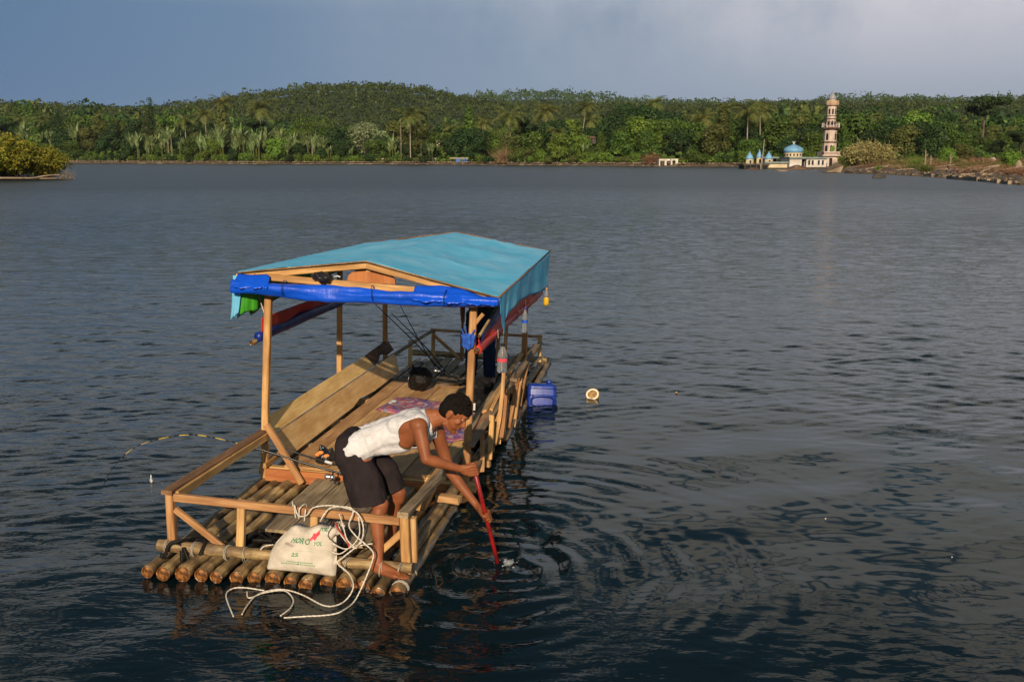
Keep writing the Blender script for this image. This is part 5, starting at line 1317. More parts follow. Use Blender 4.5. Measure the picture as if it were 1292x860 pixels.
def float_leaf(loc, lab, mat, s):
    root = empty('floating_husk', loc, 1.0); tag(root, lab, 'floating scrap')
    V, F = ell_vf((0, 0, .006), (s, 0, 0), (0, s * .7, 0), (0, 0, s * .5), 10, 6); mesh_obj('scrap', V, F, mat, root, True)
float_leaf((1.895, 10.65, 0), 'tiny brown scrap floating alone right of the coconut half', 'coconut husk', .022)
float_leaf((2.35, 6.75, 0), 'tiny pale scrap floating on the slick water, nearer of two at the right', 'coconut flesh', .008)
float_leaf((2.98, 6.05, 0), 'tiny white scrap floating near the right edge of the slick', 'white cap', .007)
float_leaf((-.9, 31.0, 0.01), 'small white scrap floating beyond the raft roof', 'white cap', .05)
# float of the rod, left
root = empty('fishing_float', (-3.02, 7.60, 0.0)); tag(root, 'small white fishing float bobbing on the dark water left of the raft', 'float')
V, F = lathe_vf([(.003, -.02), (.012, -.005), (.014, .012), (.006, .03), (.003, .06)], 10); mesh_obj('float_body', V, F, 'white cap', root, True)
# splash where the pole enters
sp_ = []
rg = random.Random(2)
for k in range(26):
    a = rg.uniform(0, 6.28); d_ = abs(rg.gauss(0, .05)); p = Vector((-.045 + math.cos(a) * d_, 5.93 + math.sin(a) * d_, rg.uniform(.0, .035 * max(0, 1 - d_ * 6)) + .008)); s = rg.uniform(.002, .006)
    sp_.append(ell_vf(p, (s * rg.uniform(1, 2.4), 0, 0), (0, s * rg.uniform(1, 2), 0), (0, 0, s * .7), 7, 5))
sp_.append(ell_vf((-.02, 5.93, .018), (.035, 0, .01), (0, .022, 0), (0, 0, .022), 10, 6))
V, F = merge(sp_); o = mesh_obj('splash', V, F, 'foam', None, True); tag(o, 'white splash and droplets where the red pole enters the water', 'splash', kind='stuff')

# ------------------------------------------------------------------ vegetation models (shared mesh data)
def leaf_cloud(g, lobes, n, size, up=0.35, jit=0.38, asp=0.62, inner=0.55):
    """n leaf-clump quads over ellipsoid lobes; returns (4n,3)"""
    L = np.array(lobes, float)                     # cx cy cz rx ry rz
    w = L[:, 3] * L[:, 4] + L[:, 3] * L[:, 5]; k = g.choice(len(L), n, p=w / w.sum())
    d = g.normal(size=(n, 3)); d[:, 2] += up; d /= np.linalg.norm(d, axis=1)[:, None]
    rad = g.uniform(inner, 1.04, n) ** 0.6
    lump = 1 + 0.16 * np.sin(d[:, 0] * 5 + k) * np.sin(d[:, 1] * 6 + k * 2) + 0.1 * np.sin(d[:, 2] * 9 + k)
    c = L[k, :3] + d * L[k, 3:] * (rad * lump)[:, None]
    nn = d + g.normal(size=(n, 3)) * jit; nn /= np.linalg.norm(nn, axis=1)[:, None]
    t = np.cross(nn, g.normal(size=(n, 3))); t /= np.linalg.norm(t, axis=1)[:, None]; b = np.cross(nn, t)
    s = size * g.uniform(.55, 1.35, n)[:, None]
    t = t * s; b = b * s * asp
    return np.stack([c - t * .5 - b * .25, c - b * .6 + t * .1, c + t * .55 + b * .1, c + b * .5 - t * .15], 1).reshape(-1, 3)
def limbs(g, h, r, tips, mat='bark'):
    parts = [tube_mesh(smooth_path([(0, 0, -0.6), (r * .4 * g.normal(), r * .4 * g.normal(), h * .5), (0, 0, h)], 3), [r * (1.25 - .75 * i / 6) for i in range(7)], 6)]
    for t in tips:
        a = Vector((0, 0, h * float(g.uniform(.55, .95)))); t = Vector(t)
        parts.append(tube_mesh(smooth_path([a, a.lerp(t, .5) + Vector((0, 0, -.05 * t.length)), t], 3), [r * .5 * (1 - .13 * i) for i in range(7)], 5))
    V, F = merge(parts); me = bpy.data.meshes.new('trunk'); me.from_pydata([tuple(v) for v in V], [], F); me.materials.append(MATS[mat])
    return me
def broad_model(seed, h, w, mat, n=1500, size=.62, kind='round'):
    g = np.random.default_rng(seed); lobes = []
    if kind == 'round':
        for i in range(9):
            a = g.uniform(0, 6.28); r_ = w * .5 * g.uniform(.15, .62); zz = h * g.uniform(.48, .86); s = w * g.uniform(.20, .30)
            lobes.append((math.cos(a) * r_, math.sin(a) * r_, zz, s, s, s * g.uniform(.65, .95)))
        lobes.append((0, 0, h * .80, w * .26, w * .26, h * .18))
        for i in range(5):
            a = g.uniform(0, 6.28); lobes.append((math.cos(a) * w * .3, math.sin(a) * w * .3, h * g.uniform(.25, .42), w * .22, w * .22, w * .17))
    elif kind == 'flat':
        for i in range(8):
            a = g.uniform(0, 6.28); r_ = w * .5 * g.uniform(.2, .75); s = w * g.uniform(.16, .26)
            lobes.append((math.cos(a) * r_, math.sin(a) * r_, h * g.uniform(.70, .92), s, s, s * .42))
    elif kind == 'tall':
        for i in range(9):
            a = g.uniform(0, 6.28); zz = .35 + .58 * i / 8; r_ = w * .22 * (1.15 - zz); s = w * .36 * (1.25 - zz) 
            lobes.append((math.cos(a) * r_, math.sin(a) * r_, h * zz, s, s, s * 1.25))
    elif kind == 'shrub':
        for i in range(8):
            a = g.uniform(0, 6.28); r_ = w * .5 * g.uniform(.1, .7); s = w * g.uniform(.18, .28)
            lobes.append((math.cos(a) * r_, math.sin(a) * r_, h * g.uniform(.25, .65), s, s, min(s, h * .33)))
    me = fast_quads('crown', leaf_cloud(g, lobes, n, size), mat)
    tr = limbs(g, h * .6, w * .028 + .05, [(l[0], l[1], l[2]) for l in lobes[:5]]) if kind != 'shrub' else limbs(g, h * .3, .06, [(l[0], l[1], l[2]) for l in lobes[:5]])
    return me, tr
def palm_model(seed, h, fr=4.2, mat='leaf palm', nf=22):
    g = np.random.default_rng(seed); Q = []
    lean = g.uniform(-.09, .09, 2) * h
    top = np.array([lean[0], lean[1], h])
    for k in range(nf):
        a = k * 2.399 + g.uniform(-.2, .2); el = g.uniform(-.45, 1.15); L = fr * g.uniform(.8, 1.1)
        d = np.array([math.cos(a), math.sin(a), 0.0]); sd = np.array([-d[1], d[0], 0])
        pts = []; ang = el; p = top.copy(); ns = 9
        for i in range(ns + 1):
            pts.append(p.copy()); p = p + (d * math.cos(ang) + np.array([0, 0, math.sin(ang)])) * L / ns; ang -= (.11 + .13 * i / ns)
        for i in range(ns):
            a0, a1 = pts[i], pts[i + 1]; wl = 0.95 * fr / 4 * math.sin(math.pi * (.12 + .85 * (i + .5) / ns)) + .06
            for s in (-1, 1):
                for q in (0, .5):
                    b0 = a0 + (a1 - a0) * q; b1 = a0 + (a1 - a0) * (q + .34); tip = (b0 + b1) / 2 + sd * s * wl + (a1 - a0) * .8 + np.array([0, 0, -.45 * wl])
                    Q += [b0, b1, tip + (a1 - a0) * .06, tip]
            Q += [a0 - sd * .035, a0 + sd * .035, a1 + sd * .03, a1 - sd * .03]
    me = fast_quads('crown', np.array(Q), mat)
    P = smooth_path([(0, 0, -.5), (lean[0] * .25, lean[1] * .25, h * .45), (lean[0], lean[1], h)], 4)
    V, F = tube_mesh(P, [.26 - .12 * i / (len(P) - 1) for i in range(len(P))], 7); tr = bpy.data.meshes.new('trunk'); tr.from_pydata([tuple(v) for v in V], [], F); tr.materials.append(MATS['pale bark'])
    return me, tr
def banana_model(seed, h):
    g = np.random.default_rng(seed); Q = []; T = []
    for st in range(int(g.integers(2, 4))):
        ox, oy = g.uniform(-1.1, 1.1, 2); hh = h * g.uniform(.7, 1.0); base = np.array([ox, oy, hh * .38])
        V, F = tube_mesh([(ox, oy, -.4), (ox, oy, hh * .2), (ox, oy, hh * .42)], [.22, .19, .12], 6); T.append((V, F))
        for k in range(10):
            a = k * 2.4 + g.uniform(-.3, .3); L = hh * .62 * g.uniform(.75, 1.1); ang = g.uniform(1.15, 1.52); d = np.array([math.cos(a), math.sin(a), 0]); sd = np.array([-d[1], d[0], 0])
            p = base.copy(); ns = 6; pr = p; wd = .30 * h / 6
            bend = g.uniform(.02, .17)
            for i in range(ns):
                q = p + (d * math.cos(ang) + np.array([0, 0, math.sin(ang)])) * L / ns; ang -= bend
                w0 = wd * math.sin(math.pi * min(1, .06 + i / ns) ** .8) + .04; w1 = wd * math.sin(math.pi * min(1, .06 + (i + 1) / ns) ** .8) * (i < ns - 1) + .02
                for s in (-1, 1):
                    Q += [p, q, q + sd * s * w1 + np.array([0, 0, .12 * w1]), p + sd * s * w0 + np.array([0, 0, .12 * w0])]
                p = q
    me = fast_quads('leaves', np.array(Q), 'leaf banana'); V, F = merge(T); tr = bpy.data.meshes.new('stem'); tr.from_pydata([tuple(v) for v in V], [], F); tr.materials.append(MATS['leaf olive'])
    return me, tr
def twig_model(seed, h, w, mat, n=420, thick=.03, leaf=0, leafmat_=None):
    """bare or thin-leaved bush: many fine stems fanning up"""
    g = np.random.default_rng(seed); Q = []; LQ = []
    for k in range(n):
        a = g.uniform(0, 6.28); sp = g.uniform(0, 1) ** .7; o_ = np.array([g.normal() * w * .16, g.normal() * w * .16, 0]); L = h * g.uniform(.55, 1.08) * (1 - .35 * sp)
        d = np.array([math.cos(a) * sp * w * .62, math.sin(a) * sp * w * .62, L]); p = o_; ns = 4; sd = np.cross(d, g.normal(size=3)); sd /= np.linalg.norm(sd)
        for i in range(ns):
            q = o_ + d * (i + 1) / ns + np.array([0, 0, .12 * L * math.sin((i + 1) / ns * 2.4)]) + g.normal(size=3) * .035 * h * (i + 1) / ns
            t0 = thick * (1 - .22 * i); t1 = thick * (1 - .22 * (i + 1)); Q += [p - sd * t0, p + sd * t0, q + sd * t1, q - sd * t1]
            if i > 0:
                for _ in range(2):
                    e = q + g.normal(size=3) * .09 * h; e[2] += .05 * h; Q += [q - sd * t1 * .6, q + sd * t1 * .6, e + sd * t1 * .3, e - sd * t1 * .3]
                    for _l in range(leaf):
                        c = e + g.normal(size=3) * .05 * h; t = g.normal(size=3) * .028 * h; b = g.normal(size=3) * .018 * h; LQ += [c - t, c - b, c + t, c + b]
            p = q
    me = fast_quads('stems', np.array(Q), mat); lm = fast_quads('leaves', np.array(LQ), leafmat_) if leaf else None
    return me, lm

def plant(name, pair, loc, scale, rot, label, cat, group, names=('crown', 'trunk'), tilt=(0, 0)):
    o = bpy.data.objects.new(name, None); col.objects.link(o); o.location = loc
    o.rotation_euler = (tilt[0], tilt[1], rot); o.scale = scale if isinstance(scale, tuple) else (scale,) * 3
    tag(o, label, cat, group)
    for nm, me in zip(names, pair):
        if me is None: continue
        c = bpy.data.objects.new(nm, me); col.objects.link(c); c.parent = o
    return o
def gz(x, y):
    u = 646 + x / (0.982 * y) * 1200
    return float(terrain(u, y))
def spot(u, d): x = U2X(u, d); return x, d, gz(x, d)

BM = []
for k, (h, w, mt, kd) in enumerate(((13, 12, 'leaf mid', 'round'), (15, 13, 'leaf dark', 'round'), (11, 10, 'leaf bright', 'round'), (14, 12, 'leaf olive', 'round'), (12, 13, 'leaf mid', 'round'),
                                    (16, 14, 'leaf dark', 'flat'), (17, 9, 'leaf mid', 'tall'), (12, 11, 'leaf dark', 'round'), (13, 12, 'leaf bright', 'round'), (18, 9, 'leaf olive', 'tall'))):
    BM.append((broad_model(200 + k, h, w, mt, 4200 if kd != 'tall' else 2600, .74, kd), mt, kd, h))
SM = [(broad_model(300 + k, h, w, mt, 900, .42, 'shrub'), mt) for k, (h, w, mt) in enumerate(((3.6, 6.5, 'leaf bright'), (4.2, 7, 'leaf mid'), (3.2, 6, 'leaf dark'), (3.0, 5.5, 'leaf olive'), (4.6, 6, 'leaf bright')))]
PM = [palm_model(400 + k, h, f, nf=26) for k, (h, f) in enumerate(((15, 7.0), (18, 7.4), (12, 6.4), (21, 6.8)))]
NM = [banana_model(500 + k, h) for k, h in enumerate((6, 7, 5.5, 6.5))]

MTN = {'leaf mid': 'mid green', 'leaf dark': 'dark green', 'leaf bright': 'light green', 'leaf olive': 'olive green'}
KDN = {'round': 'broadleaf tree', 'flat': 'flat-topped tree', 'tall': 'tall narrow tree'}
ZONES = [(-1e9, 92, 'behind the yellow-green thicket'), (92, 260, 'behind the left bananas'), (260, 480, 'below the highest hill'), (480, 600, 'behind the blue stall'),
         (600, 810, 'left of the white ruin'), (810, 925, 'behind the white ruin'), (925, 1075, 'behind the mosque'), (1075, 1200, 'behind the tan bush'), (1200, 1e9, 'at the far right')]
def zone(u):
    for a, b, s in ZONES:
        if a <= u < b: return s
ROWS = [(8, 'front row', 36, .72), (24, 'second row', 33, .92), (44, 'third row', 33, 1.02), (70, 'middle row', 33, 1.08), (104, 'back row', 34, 1.08), (140, 'skyline row', 33, 1.05)]
rg = random.Random(11)
cnt = 0
blocked = [(928, 1062, 250)]
for off, rown, step, sc in ROWS:
    u = -60 + rg.uniform(0, 20); nq = 0
    while u < 1360:
        d = float(Dr(u)) + off + rg.uniform(-6, 8)
        if u < 90 and off < 20: pass
        zc = zone(u)
        wts = [3, 3, 1.5, 1.5, 3, .8, .6, 3, 1.5, .5] if not (925 < u < 1300) else [3, 5, .7, 1.6, 3, 1.2, .6, 5, .7, .6]
        if 560 < u < 760: wts = [3, 2, 2.5, 2.5, 3, .5, .5, 2, 2.5, .5]
        k = rg.choices(range(10), wts)[0]
        pair, mt, kd, hh = BM[k]
        s = sc * rg.uniform(.52, 1.30)
        if off > 90: s *= .92
        # the low green slopes at the far right stay open
        if u > 1205 and 20 < off < 100: s *= .45
        x, y, z_ = spot(u, d)
        plant('tree', pair, (x, y, z_ - .3), (s, s, s * rg.uniform(.85, 1.08)), rg.uniform(0, 6.28), f'{MTN[mt]} {KDN[kd]}, {rown}, {zc}', 'tree', 'trees of the shore wood')
        cnt += 1
        u += step * rg.uniform(.75, 1.3) * (310 / d) ** .35
print('TREES', cnt)
# shrubs down to the waterline
cs = 0
u = -40
while u < 1330:
    d = float(Dr(u)) + rg.uniform(1, 7); k = rg.randrange(5); pair, mt = SM[k]; s = rg.uniform(.6, 1.15)
    if 548 < u < 600 or 815 < u < 862: s *= .5; d += 9
    x, y, z_ = spot(u, d); cs += 1
    plant('shrub', pair, (x, y, z_ - .2), s, rg.uniform(0, 6.28), f'{MTN[mt]} waterside shrub {zone(u)}', 'shrub', 'shrubs along the far shore', ('foliage', 'stems'))
    u += rg.uniform(9, 15)
print('SHRUBS', cs)
# palms that stand out
PALMS = [(330, 30, 1, 1.25, 'orange-brown coconut palm with drooping fronds above the banana clump'), (292, 60, 3, 1.15, 'tall coconut palm on the left shore, crown just under the hill skyline'), (262, 64, 1, 1.0, 'coconut palm left of the tallest left-shore palm'),
         (236, 50, 0, 1.0, 'small coconut palm right of the feathery grey-green tree'), (518, 10, 1, 1.0, 'left of two slim coconut palms leaning over the brown beach'), (531, 26, 3, .9, 'right of two slim coconut palms above the brown beach'),
         (645, 30, 0, 1.15, 'coconut palm with wide crown inland of the bare brown bush'), (690, 36, 1, 1.05, 'broad yellowish coconut palm in the middle shore, widest palm crown'), (733, 60, 3, .9, 'coconut palm high on the middle slope right of the widest palm'),
         (745, 90, 0, .9, 'small palm near the skyline of the middle shore'), (828, 70, 3, .85, 'pale-trunked palm above the white ruin'), (942, 20, 0, 1.0, 'yellow-green coconut palm left of the three blue-capped kiosks'), (958, 34, 1, .9, 'coconut palm directly behind the three blue-capped kiosks'),
         (1004, 150, 3, .80, 'tallest palm on the skyline left of the minaret'), (890, 40, 0, .9, 'coconut palm right of the white ruin'), (912, 90, 1, .9, 'palm on the upper slope right of the white ruin'), (570, 55, 0, .9, 'coconut palm above the blue shore stall'),
         (612, 48, 1, .85, 'coconut palm left of the bare brown bush on the slope'), (1086, 40, 0, .8, 'low palm behind the tan leafless bush'), (705, 14, 2, .85, 'low coconut palm near the water, middle shore'), (60, 60, 2, 1.1, 'palm above the yellow-green thicket at far left'), (30, 40, 0, 1, 'palm at the far left edge above the thicket')]
for k, (u, off, mdl, s, lab) in enumerate(PALMS):
    x, y, z_ = spot(u, float(Dr(u)) + off); plant('coconut_palm', PM[mdl], (x, y, z_), s, k * 1.3, lab, 'palm', 'coconut palms of the far shore', tilt=(rg.uniform(-.05, .05), rg.uniform(-.05, .05)))
# banana plants
bu = [28, 36, 45, 52, 60, 67, 74, 82, 88, 94, 102] + list(range(172, 424, 6)) + [430, 441, 478, 486, 497, 506, 545, 590, 596, 724, 742, 1100, 1130]
for k, u in enumerate(bu):
    d = float(Dr(u)) + (rg.uniform(3, 26) if u > 110 else rg.uniform(20, 34)); x, y, z_ = spot(u, d); s = rg.uniform(1.1, 2.6) * (.9 if u < 110 else 1.0) * (.62 if u > 420 else 1.0)
    zz_ = 'above the yellow-green thicket' if u < 110 else ('in the left shore clump' if u < 430 else ('near the brown beach' if u < 700 else 'on the middle or right shore'))
    plant('banana_plant', NM[k % 4], (x + rg.uniform(-1, 1), y, z_ + (2.0 if u < 110 else .6)), s, rg.uniform(0, 6.28), f'pale green upright banana plant {zz_}', 'banana plant', 'banana plants of the far shore', ('leaves', 'stem'))
# particular trees
def special(u, off, mt, kind, h, w, seed, lab, n=2200, size=.6, cat='tree'):
    x, y, z_ = spot(u, float(Dr(u)) + off); pr_ = broad_model(seed, h, w, mt, n, size, kind); return plant('tree', pr_, (x, y, z_), 1, 0, lab, cat, None)
special(193, 44, 'leaf dark', 'tall', 27, 13, 901, 'tall feathery dark tree standing above the left shore skyline', 3000, .5)
special(460, 22, 'leaf pale', 'round', 17, 17, 902, 'pale flowering tree with whitish foliage on the shore below the hill', 2200, .7)
special(478, 30, 'leaf pale', 'round', 13, 12, 903, 'smaller pale flowering tree right of the larger whitish one', 1500, .7)
special(395, 24, 'leaf mid', 'round', 19, 21, 904, 'large rounded dark tree between the bananas and the pale flowering tree', 3400, .6)
special(795, 135, 'leaf dark', 'flat', 17, 22, 905, 'dark flat-topped tree on the skyline left of the white ruin', 2600, .6)
special(780, 128, 'leaf dark', 'flat', 15, 18, 906, 'smaller dark flat-topped tree at the left end of the skyline group', 2200, .6)
special(1215, 300, 'leaf dark', 'round', 14, 12, 907, 'round dark tree standing clear on the right skyline', 1500, .6)
special(642, 12, 'leaf olive', 'round', 12, 11, 908, 'olive tree with pale trunk behind the bare brown bush', 1800, .5)
# trunks showing pale in the wood
for u, off, h, lab in ((213, 12, 15, 'pale bare pole-like trunk rising above the left bananas'), (585 - 368, 10, 11, 'second pale bare trunk right of the feathery tree'), (394, 8, 9, 'short pale bare trunk in front of the large rounded tree'), (506, 6, 17, 'thin pale trunk beside the two slim palms')):
    x, y, z_ = spot(u, float(Dr(u)) + off); V, F = tube_mesh([(0, 0, -.5), (.15, 0, h * .5), (.05, .1, h)], [.15, .12, .08], 6); rt = empty('bare_tree', (x, y, z_)); tag(rt, lab, 'tree'); mesh_obj('trunk', V, F, 'pale bark', rt, True)
# the bare brown bush at the waterline and the big tan one right of the minaret
for u, d, h, w, mt, n, lab in ((637, float(Ds(637)) + 1.5, 5.6, 9, 'twig brown', 420, 'bare brown bush at the waterline of the middle shore'), (1095, 212, 4.7, 7.6, 'twig tan', 900, 'big rounded tan leafless bush on the bank right of the minaret'),
                               (1074, 220, 2.6, 3.6, 'leaf mid', 300, 'small green-stemmed bush between the minaret and the tan bush'), (822, float(Ds(822)) + 2, 3.6, 6, 'twig red brown', 260, 'low red-brown scrub touching the left side of the white ruin')):
    st_, lf = twig_model(int(u), h, w, mt, n, .05 if mt != 'twig tan' else .035, 3 if mt == 'twig tan' else 0, 'twig tan'); x = U2X(u, d); plant('bare_bush', (st_, lf), (x, d, gz(x, d) - .1), 1, 0, lab, 'bush', None, ('stems', 'leaves'))

# ------------------------------------------------------------------ far canopy: one mass on the hills behind
def far_canopy(name, dmin, dmax, sp, size, nleaf, mats, seed, kind_label, u0=-420, u1=1720):
    g = np.random.default_rng(seed); Qs = [[] for _ in mats]
    d = dmin
    protos = []
    for _ in range(6):
        L = [(g.uniform(-.5, .5), g.uniform(-.5, .5), g.uniform(.35, .8), g.uniform(.45, .7), g.uniform(.45, .7), g.uniform(.35, .6)) for _ in range(4)]
        protos.append(leaf_cloud(g, L, nleaf, (.22 if dmin < 600 else .25) if dmin < 1400 else .27, .6, .5, .7, .8).reshape(-1, 3))
    while d < dmax:
        du = sp / (0.982 * d) * 1200; us = np.arange(u0, u1, du); us = us + g.uniform(-.45, .45, len(us)) * du; dd = d + g.uniform(-.5, .5, len(us)) * sp
        keep = dd > Dr(us) + 150
        us, dd = us[keep], dd[keep]
        zs = terrain(us, dd); xs = U2X(us, dd)
        for x, y, z_ in zip(xs, dd, zs):
            P = protos[g.integers(6)]; a = g.uniform(0, 6.28); c, s = math.cos(a), math.sin(a); k = size * (g.uniform(.55, 1.5) if dmin < 600 else g.uniform(.75, 1.25))
            R3 = np.array([[c, s, 0], [-s, c, 0], [0, 0, 1]]); Qs[int(g.choice(len(mats), p=[.5, .3, .2]))].append(P @ R3 * np.array([k, k, k * g.uniform(.8, 1.4)]) + np.array([x, y, z_ + size * .08]))
        d += sp * (1.0 + d / 2600)
    V = np.concatenate([np.concatenate(q) for q in Qs if q]); me = fast_quads(name, V, mats)
    cnts = [sum(len(q_) for q_ in q) // 4 for q in Qs]; mi = np.concatenate([np.full(c, i) for i, c in enumerate(cnts)]).astype(np.int32); me.polygons.foreach_set('material_index', mi)
    o = link_mesh(name, me); tag(o, kind_label, 'forest', kind='stuff'); print(name, len(mi))
far_canopy('forest', 430, 660, 10.0, 8.4, 90, ('leaf mid', 'leaf dark', 'leaf olive'), 21, 'unbroken forest canopy behind the shore trees')
far_canopy('forest', 690, 1030, 9.0, 6.2, 58, ('leaf hill', 'leaf hill dark', 'leaf hill'), 22, 'forest covering the highest nearer hill', -100, 1400)
far_canopy('forest', 1480, 1930, 18, 12, 40, ('leaf ridge', 'leaf ridge', 'leaf hill dark'), 23, 'forest on the farthest bluish ridge', -100, 1400)
# grass and ground cover on the bank
def ground_cover():
    g = np.random.default_rng(8); Q = []
    n = 26000; u = g.uniform(-60, 1400, n); off = g.uniform(1.0, 36, n) ** 1.0; dr = Dr(u); d = dr + off
    x = U2X(u, d); z_ = terrain(u, d); s = g.uniform(.5, 1.5, n)
    t = g.normal(size=(n, 3)); t[:, 2] = abs(t[:, 2]) * .8; t *= s[:, None] * .42; b = g.normal(size=(n, 3)) * s[:, None] * .36
    c = np.stack([x, d, z_ + s * .35 + g.uniform(0, .9, n)], -1)
    V = np.stack([c - t * .5, c - b * .5, c + t * .5, c + b * .5], 1).reshape(-1, 3)
    o = link_mesh('ground_cover', fast_quads('ground_cover', V, 'leaf bright')); tag(o, 'low bright green growth along the far bank', 'ground cover', kind='stuff')
ground_cover()
def undergrowth():
    g = np.random.default_rng(18); P = []
    pr_ = [leaf_cloud(g, [(g.uniform(-.5, .5), g.uniform(-.5, .5), .4, .6, .6, .45) for _ in range(3)], 29, .39, .6, .5, .7, .8) for _ in range(5)]
    for off in np.arange(14, 152, 6.5):
        us = np.arange(-60, 1400, 10.0); us = us + g.uniform(-5, 5, len(us)); dd = Dr(us) + off + g.uniform(-3, 3, len(us)); zs = terrain(us, dd); xs = U2X(us, dd)
        for x, y, z_ in zip(xs, dd, zs):
            k = g.uniform(2.2, 4.6); P.append(pr_[g.integers(5)] * np.array([k, k, k * .8]) + np.array([x, y, z_]))
    V = np.concatenate(P); o = link_mesh('undergrowth', fast_quads('undergrowth', V, 'leaf mid')); tag(o, 'dense green undergrowth filling the slopes between the shore trees', 'undergrowth', kind='stuff')
undergrowth()

# ------------------------------------------------------------------ the thicket islet at the left
def islet():
    g = np.random.default_rng(14)
    # low spit of ground
    us = [(-62, 118), (-55, 112), (-40, 108), (-20, 105)]
    P = []; n = 60
    xs = np.linspace(-110, -57.5, n); V = []; F = []
    for i, x in enumerate(xs):
        t = (x + 110) / 52.5; yf = 103 + 20 * t + .5 * math.sin(x) ; yb = yf + 26 * (1 - t ** 3) + .8
        ys = np.linspace(yf, yb, 8)
        for j, y in enumerate(ys): V.append((x, y, -.35 if j in (0, 7) or i in (0, n - 1) else .14 + .12 * math.sin(x * 2 + j) * (1 - t) + .06 * g.normal()))
    for i in range(n - 1):
        for j in range(7): F.append((i * 8 + j, i * 8 + 8 + j, i * 8 + 9 + j, i * 8 + 1 + j))
    o = mesh_obj('bank', V, F, 'stone pale', None); tag(o, None, None, kind='structure')
islet()
k = 0
for x, y, h, w, lab in ((-60.6, 125, 3.2, 4.2, 'rightmost rounded yellow-green bush of the left thicket'), (-63.5, 122, 4.5, 5.6, 'second yellow-green bush from the right in the left thicket'), (-67.3, 122, 5.5, 6.4, 'tallest yellow-green bush of the left thicket'),
                        (-71.0, 120, 6.0, 7, 'orange-tinged yellow bush at the left edge of the picture'), (-66.5, 117.5, 3.2, 5.6, 'low front bush of the left thicket beside the red marker'), (-75.5, 122, 6.4, 8, 'yellow-green bush just beyond the left edge of the picture')):
    st_, lf = twig_model(600 + k, h, w, 'twig brown', 330, .02, 9, 'leaf yellow'); plant('thicket_bush', (st_, lf), (x, y, 0.0), 1, k, lab, 'bush', 'bushes of the left thicket', ('stems', 'leaves')); k += 1
def logs(name, items, mat='driftwood'):
    for p, q, r, lab in items:
        p, q = Vector(p), Vector(q); m_ = p.lerp(q, .5) + Vector((random.uniform(-.1, .1), 0, random.uniform(.0, .12))); o = tube(name, smooth_path([p, m_, q], 4), [r * (1.1 - .5 * i / 8) for i in range(9)], mat, None, 7); tag(o, lab, 'driftwood')
logs('driftwood_log', [((-66, 112.5, .22), (-58.2, 118.5, .18), .16, 'long pale log lying along the front of the left thicket'), ((-72, 108, .2), (-66, 112, .2), .14, 'pale log at the left edge in front of the thicket'),
                       ((-59.5, 119.6, .15), (-56.6, 121.2, .55), .10, 'pale forked log at the tip of the left spit')])
st_, lf = twig_model(77, 1.6, 3.0, 'twig brown', 40, .025); plant('dead_branch', (st_, None), (-56.2, 121.5, -.1), 1, 0, 'pale dead branch sticking from the water at the tip of the left spit', 'branch', None, ('stems', 'leaves'))
root = empty('red_marker', (-63.9, 114.2, .15)); tag(root, 'small red bundle of posts on the log in front of the left thicket', 'marker')
for k, (dx_, h) in enumerate(((-.25, 1.0), (0, 1.25), (.28, .85))): tube('stake', [(dx_, 0, -.1), (dx_ * .6, 0, h)], .085, 'red cloth', root, 6)
V, F = ell_vf((0, 0, 1.0), (.30, 0, 0), (0, .14, 0), (0, 0, .25), 9, 6); mesh_obj('bundle', V, F, 'red cloth', root, True)
st_, lf = twig_model(78, 1.8, 5.0, 'twig brown', 50, .03); plant('dead_branch', (st_, None), (U2X(333, 402), 402, -.2), 1, 0, 'dead brown branch in the water off the banana shore', 'branch', None, ('stems', 'leaves'))

# ------------------------------------------------------------------ beach stones
def stones():
    g = np.random.default_rng(31); Q = []; F = []
    cube = np.array([(-1, -1, -1), (1, -1, -1), (1, 1, -1), (-1, 1, -1), (-.7, -.7, 1), (.7, -.7, 1), (.7, .7, 1), (-.7, .7, 1)], float) * .5
    fq = np.array([(0, 3, 2, 1), (4, 5, 6, 7), (0, 1, 5, 4), (1, 2, 6, 5), (2, 3, 7, 6), (3, 0, 4, 7)])
    V = []; FF = []
    n = 3600
    for i in range(n):
        u = g.uniform(60, 1330)
        if 620 < u < 1020 and g.uniform() < .6: continue
        if u > 1040 and g.uniform() < .62: continue
        d = float(Ds(u)) + abs(g.normal()) * (1.6 if u < 1040 else 6.0) - .4; x = U2X(u, d); s = g.uniform(.12, .42) * (.6 if u > 1040 else 1.25)
        P = cube * s * g.uniform(.6, 1.3, 3) * np.array([1.3, 1, .7]); a = g.uniform(0, 3); c, sn = math.cos(a), math.sin(a); P = P @ np.array([[c, sn, 0], [-sn, c, 0], [0, 0, 1]]) + g.normal(size=P.shape) * .04
        FF.append(fq + len(V) * 8); V.append(P + np.array([x, d, gz(x, d) + .05]))
    me = fast_quads('stones', np.concatenate(V), 'stone pale', F=np.concatenate(FF)); o = link_mesh('stones', me); tag(o, 'pale stones and rubble strewn along the waterline', 'stones', kind='stuff')
stones()
def beach():
    V = []; F = []; us = np.arange(60, 1040, 6.0)
    for i, u in enumerate(us):
        ds = float(Ds(u)); 
        for j, (o_, z_) in enumerate(((-1.5, -.1), (-.2, .22), (2.0, .55), (5.5, 1.0), (7.5, .9))): V.append((float(U2X(u, ds + o_)), ds + o_, z_ + (.08 * math.sin(u * .7 + j) if 0 < j < 4 else 0)))
    for i in range(len(us) - 1):
        for j in range(4): F.append((i * 5 + j, i * 5 + 5 + j, i * 5 + 6 + j, i * 5 + 1 + j))
    o = mesh_obj('beach', V, F, 'stone pale', None); o['kind'] = 'structure'
beach()

